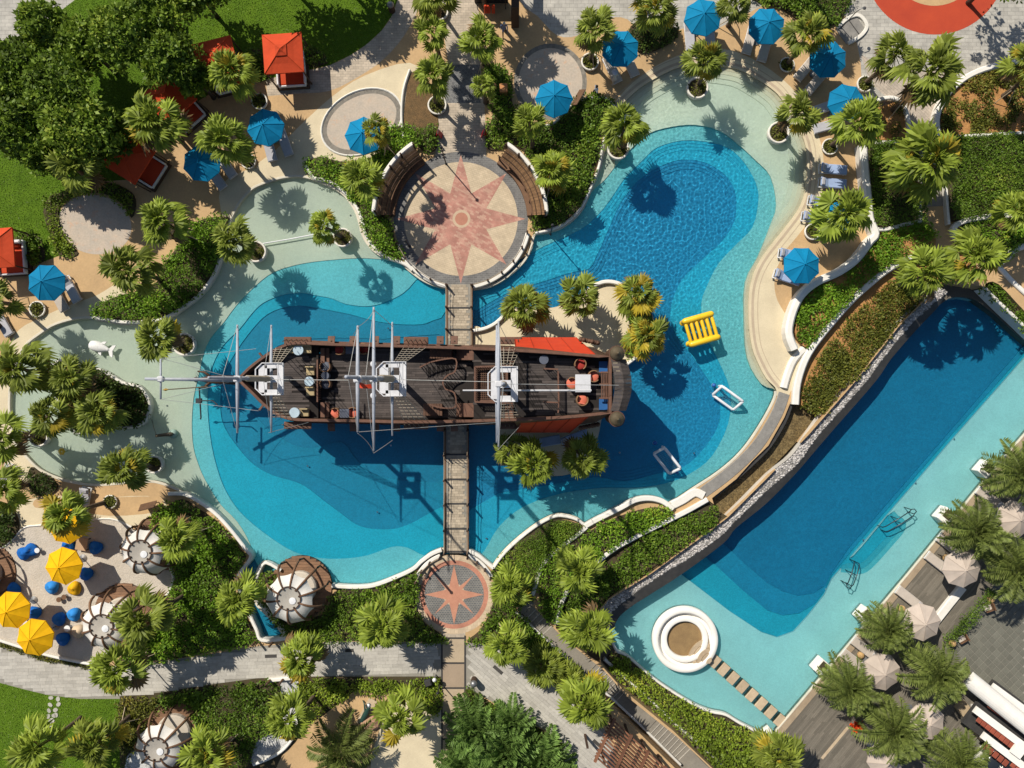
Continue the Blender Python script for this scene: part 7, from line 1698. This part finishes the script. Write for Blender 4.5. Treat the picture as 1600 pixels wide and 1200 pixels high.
# boards, boxes, bins, lamps
def board(label, px, py, rot, w=1.3, h=.75, tilt=35, m=None):
    t = thing('menu_board', label, 'sign board', (*W(px, py), 0), R(rot), 'timber boards'); Mx = Matrix.Rotation(R(rot * 0), 3, 'Z') @ Matrix.Rotation(R(tilt), 3, 'X')
    MB().rbox((0, 0, .75), (w, .08, h), .02, M=Mx).build('panel', m or M_timber, t); MB().rbox((0, -.05, .76), (w * .88, .04, h * .85), .01, M=Mx).build('face', mat('board_face', (.3, .17, .08), .7), t)
    for s in (-1, 1): MB().box((s * w * .4, .05, .35), (.06, .06, .7)).build('leg', M_timber_d, t)
board('brown timber board beside the round stone pad', 902,158,60, 1.4, .8); board('brown timber board beside the upper shell shelter', 238,788,14)
t = thing('timber_box', 'small orange timber box in the dark shrubs', 'box', (*W(787, 146), .15), .05); MB().rbox((0, 0, .5), (.55, .6, .8), .03).build('body', mat('orange_wood', (.4, .2, .07), .7), t); MB().rbox((0, 0, .95), (.62, .66, .1), .03).build('lid', mat('orange_wood_lid', (.5, .22, .08), .7), t)
def bin_(label, px, py):
    t = thing('litter_bin', label, 'bin', (*W(px, py), 0), 0, 'litter bins'); MB().lathe([(.24, 0), (.26, .85), (.24, .9)], 16).build('body', M_timber_d, t); MB().lathe([(.28, .9), (.26, 1.0), (.15, 1.12), (.01, 1.15)], 16).build('lid', M_metal, t, smooth=True)
bin_('litter bin at the edge of the top lawn', 613,17); bin_('litter bin beside the tan walkway', 741,1061); bin_('litter bin below the left edge lounger', 4,510)
t = thing('globe_lamp', 'white globe lamp at the corner of the grey path', 'lamp', (*W(681, 1054), 0)); MB().tube([(0, 0, 0), (0, 0, .9)], .04, 8).build('post', M_metal, t); MB().lathe([(.01, .88), (.12, .93), (.17, 1.05), (.12, 1.17), (.01, 1.22)], 14).build('globe', M_wv, t, smooth=True)
t = thing('speaker_box', 'black box beside the globe lamp', 'box', (*W(670, 1063), 0), .3); MB().rbox((0, 0, .3), (.55, .5, .6), .04).build('cabinet', M_iron, t); MB().rbox((0, -.02, .61), (.4, .36, .03), .01).build('grille', M_dark, t)
# rope bollards beside the plaza entrance
M_redv = mat('red_vinyl', (.5, .02, .03), .5)
for px, lab in ((686, 'red folding sign left of the plaza entrance'), (757, 'red folding sign right of the plaza entrance')):
    t = thing('folding_sign', lab, 'sign', (*W(px, 212), 0), R(80), 'red folding signs')
    for s in (-1, 1): MB().rbox((0, s * .14, .45), (.42, .03, .95), .01, M=Matrix.Rotation(R(s * 14), 3, 'X')).build('leaf', M_redv, t)
    MB().box((0, 0, .93), (.36, .08, .06)).build('hinge', M_iron, t)
# timber posts by the path and the water channel
for a, b, lab in ((402,1000,'first timber post at the end of the water channel'), (428,1002,'second timber post at the end of the water channel'), (424,1060,'left timber post on the white wall over the gravel'), (444,1059,'middle timber post on the white wall over the gravel'), (462,1058,'right timber post on the white wall over the gravel')):
    t = thing('timber_post', lab, 'post', (*W(a, b), .3), 0, 'timber posts'); MB().tube([(0, 0, 0), (0, 0, .75)], [.09, .08], 8).build('shaft', M_timber, t); MB().lathe([(.1, .72), (.1, .8), (.02, .85)], 10).build('cap', M_timber_d, t)
# portal wall and life jackets at the top
t = thing('timber_portal', 'tall dark timber portal at the top edge', 'gate', (*W(806, 20, 0), 0)); MB().box((*(Vector(W(805, 2, 3.1)) - t.location.xy), 1.55), (.6, .9, 3.1)).build('pier', M_timber_d, t); MB().box((*(Vector(W(805, -60, 3.1)) - t.location.xy), 2.95), (.6, 5.4, .3)).build('lintel', M_timber, t)
M_jk = mat('jacket_orange', (.62, .06, .015), .7)
t = thing('jacket_rack', 'dark steel rack with hanging life jackets at the top edge', 'rack', W3(768, 14, 0)); MB().tube([(-1.1, 0, 0), (-1.1, 0, 1.7), (1.1, 0, 1.7), (1.1, 0, 0)], .035, 6).build('frame', M_iron, t); MB().box((0, .5, 1.0), (2.6, .1, 2.0)).build('back_panel', M_iron, t)
for px, lab in ((759, 'orange life jacket on the rack, leftmost'), (764, 'orange life jacket on the rack, middle'), (771, 'orange life jacket on the rack, rightmost')):
    t2 = thing('life_jacket', lab, 'life jacket', W3(px, 18, .7), 0, 'orange life jackets')
    for s in (-1, 1): MB().rbox((s * .065, 0, .3), (.11, .16, .62), .03, M=Matrix.Rotation(R(-30), 3, 'X')).build('front_panel', M_jk, t2)
    MB().rbox((0, .1, .62), (.2, .14, .2), .04).build('collar', M_jk, t2)
# ---- people
def zmat(name, stops):
    m = bpy.data.materials.new(name); m.use_nodes = True; nt = m.node_tree; b = nt.nodes['Principled BSDF']; b.inputs['Roughness'].default_value = .8
    tc = N_(nt, 'ShaderNodeTexCoord'); s = N_(nt, 'ShaderNodeSeparateXYZ'); nt.links.new(tc.outputs['Object'], s.inputs[0])
    mr = N_(nt, 'ShaderNodeMapRange'); mr.inputs[2].default_value = 1.8; nt.links.new(s.outputs[2], mr.inputs[0])
    cr = N_(nt, 'ShaderNodeValToRGB'); cr.color_ramp.interpolation = 'CONSTANT'; e = cr.color_ramp.elements
    e[0].position = 0; e[0].color = (*stops[0][1], 1); e[1].position = stops[1][0] / 1.8; e[1].color = (*stops[1][1], 1)
    for z, c in stops[2:]: q = e.new(z / 1.8); q.color = (*c, 1)
    nt.links.new(mr.outputs[0], cr.inputs[0]); nt.links.new(cr.outputs[0], b.inputs['Base Color']); return m
def person(label, px, py, rot, stops, hair, stride=.22, lean=0.0, hat=None, arm=.1):
    t = thing('person', label, 'person', W3(px, py, 0), R(rot), 'people on the deck')
    J = {'pel': (0, 0, .95, .15, .11), 'wai': (0, lean * .3, 1.1, .14, .1), 'che': (0, lean * .7, 1.32, .17, .12), 'nek': (0, lean, 1.48, .06, .06), 'hea': (0, lean * 1.1, 1.6, .085, .1), 'top': (0, lean * 1.15, 1.7, .07, .085)}
    E = [('pel', 'wai'), ('wai', 'che'), ('che', 'nek'), ('nek', 'hea'), ('hea', 'top')]
    for s, n_ in ((-1, 'L'), (1, 'R')):
        st_ = stride * s
        J.update({'hip' + n_: (.1 * s, 0, .88, .09, .09), 'kne' + n_: (.1 * s, st_ * .6, .5, .065, .065), 'ank' + n_: (.1 * s, st_, .08, .045, .045), 'toe' + n_: (.11 * s, st_ + .16, .035, .035, .03),
                  'sho' + n_: (.19 * s, lean * .75, 1.4, .06, .06), 'elb' + n_: (.26 * s, lean * .8 - arm * s, 1.13, .043, .043), 'wri' + n_: (.25 * s, lean + .12 - arm * s, .9, .032, .032), 'han' + n_: (.25 * s, lean + .16 - arm * s, .82, .034, .024)})
        E += [('pel', 'hip' + n_), ('hip' + n_, 'kne' + n_), ('kne' + n_, 'ank' + n_), ('ank' + n_, 'toe' + n_), ('che', 'sho' + n_), ('sho' + n_, 'elb' + n_), ('elb' + n_, 'wri' + n_), ('wri' + n_, 'han' + n_)]
        for f in range(4):
            k = 'f%d%s' % (f, n_); w = J['han' + n_]; J[k] = (w[0] + .0, w[1] - .025 + f * .017, w[2] - .085 + .008 * abs(f - 1), .009, .009); E.append(('han' + n_, k))
        k = 'th' + n_; w = J['wri' + n_]; J[k] = (w[0] - .02 * s, w[1] + .06, w[2] - .06, .01, .01); E.append(('wri' + n_, k))
    ks = list(J); me = bpy.data.meshes.new('body'); me.from_pydata([J[k][:3] for k in ks], [(ks.index(a), ks.index(b)) for a, b in E], [])
    o = put('body', me, t); me.materials.append(zmat('clothes_' + str(px), stops)); md = o.modifiers.new('skin', 'SKIN')
    sv = me.skin_vertices[0].data
    for i, k in enumerate(ks): sv[i].radius = J[k][3:5]; sv[i].use_root = (k == 'pel')
    sd = o.modifiers.new('sub', 'SUBSURF'); sd.levels = 1; sd.render_levels = 1
    h = J['hea']; MB().lathe([(.105, -.02), (.112, .05), (.09, .11), (.04, .145), (.01, .15)], 14, (0, h[1] - .015, h[2] + .0)).build('hair', mat('hair_' + str(px), hair, .7), t, smooth=True)
    if hat: MB().lathe([(.24, .06), (.23, .08), (.12, .1), (.11, .19), (.01, .21)], 18, (0, h[1], h[2])).build('hat', mat('hat_' + str(px), hat, .8), t, smooth=True)
    MB().tube([(0, h[1] + .085, h[2] + .01), (0, h[1] + .12, h[2] - .02), (0, h[1] + .09, h[2] - .03)], .012, 5).build('nose', mat('skin_tone', (.3, .17, .1), .6), t)
    return t
SK = (.32, .18, .11)
person('person in a white shirt and dark trousers standing on the tan deck', 929,148,-60, [(0, (.03,.03,.035)), (.95, (.62,.64,.7)), (1.47, SK)], (.02,.015,.012))
person('person in pale clothes and a light hat beside the lounger at the top', 958,132,20, [(0, (.4,.36,.3)), (.9, (.5,.46,.4)), (1.47, SK)], (.03,.02,.015), .1, .25, (.5,.5,.56))
person('person in a blue shirt and dark trousers walking near the life jackets', 788,53,180, [(0, (.012,.012,.016)), (.62, (.12,.17,.33)), (1.47, SK)], (.5,.5,.5), .3)
# birdlike bronze statue in the lower court
t = thing('bronze_statue', 'dark green bronze statue lying on the tan court', 'statue', W3(573, 1112, 0), R(62)); M_pat = mat('patina', (.035, .085, .07), .5, metal=.4)
MB().tube([(-1.2, 0, .1), (-.6, 0, .3), (.1, 0, .4), (.6, 0, .55), (.8, 0, .8)], [.06, .2, .22, .14, .1], 10).build('body', M_pat, t, smooth=True); MB().lathe([(.01, -.12), (.16, 0), (.14, .14), (.01, .22)], 12).build('head', mat('silver_helmet', (.4, .42, .44), .35, metal=.5), t, (.95, .1, .85)); MB().tube([(.2, .15, .4), (.6, .5, .2), (.7, .7, .1)], [.08, .05, .03], 7).build('arm', M_pat, t, smooth=True); MB().box((0, 0, .04), (2.2, .7, .08)).build('plinth', M_slab, t)
t = thing('coral_rock', 'rough pink rock beside the bronze statue', 'rock', W3(578, 1128, 0)); rk = MB().lathe([(.55, 0), (.6, .2), (.4, .45), (.15, .55), (.01, .57)], 11); rk.v = [(x * random.uniform(.8, 1.2) * 1.4, y * random.uniform(.8, 1.2), z) for x, y, z in rk.v]; rk.build('stone', mat('pink_rock', (.45, .26, .17), .9, fine=.3), t)
# slim lamp posts
def lamp_post(label, px, py, h, r=.04, wide=0, z0=0.0):
    t = thing('lamp_post', label, 'lamp post', (*W(px, py, z0), z0), 0, 'slim lamp posts')
    MB().tube([(0, 0, 0), (0, 0, h)], [r * 1.3, r], 8).build('pole', M_iron, t)
    MB().lathe([(.1, 0), (.1, .04), (.05, .08)], 12).build('base', M_iron, t)
    MB().lathe([(.09, h - .05), (.13, h + .04), (.02, h + .2)], 12).build('head', M_iron, t, smooth=True)
lamp_post('slim black lamp post at the plaza entrance', 697, 256, 3.9)
lamp_post('slim black lamp post in the shrubs west of the plaza', 640, 385, 2.2)
lamp_post('slim black lamp post in the shrubs east of the plaza', 860, 366, 3.2)
lamp_post('slim black lamp post at the corner of the tan walkway', 688, 1066, 2.0)
lamp_post('slim black lamp post beside the small star plaza', 673, 888, 2.6, .09)
lamp_post('slim black lamp post at the grey path below the sand terrace', 235, 1038, 2.6)
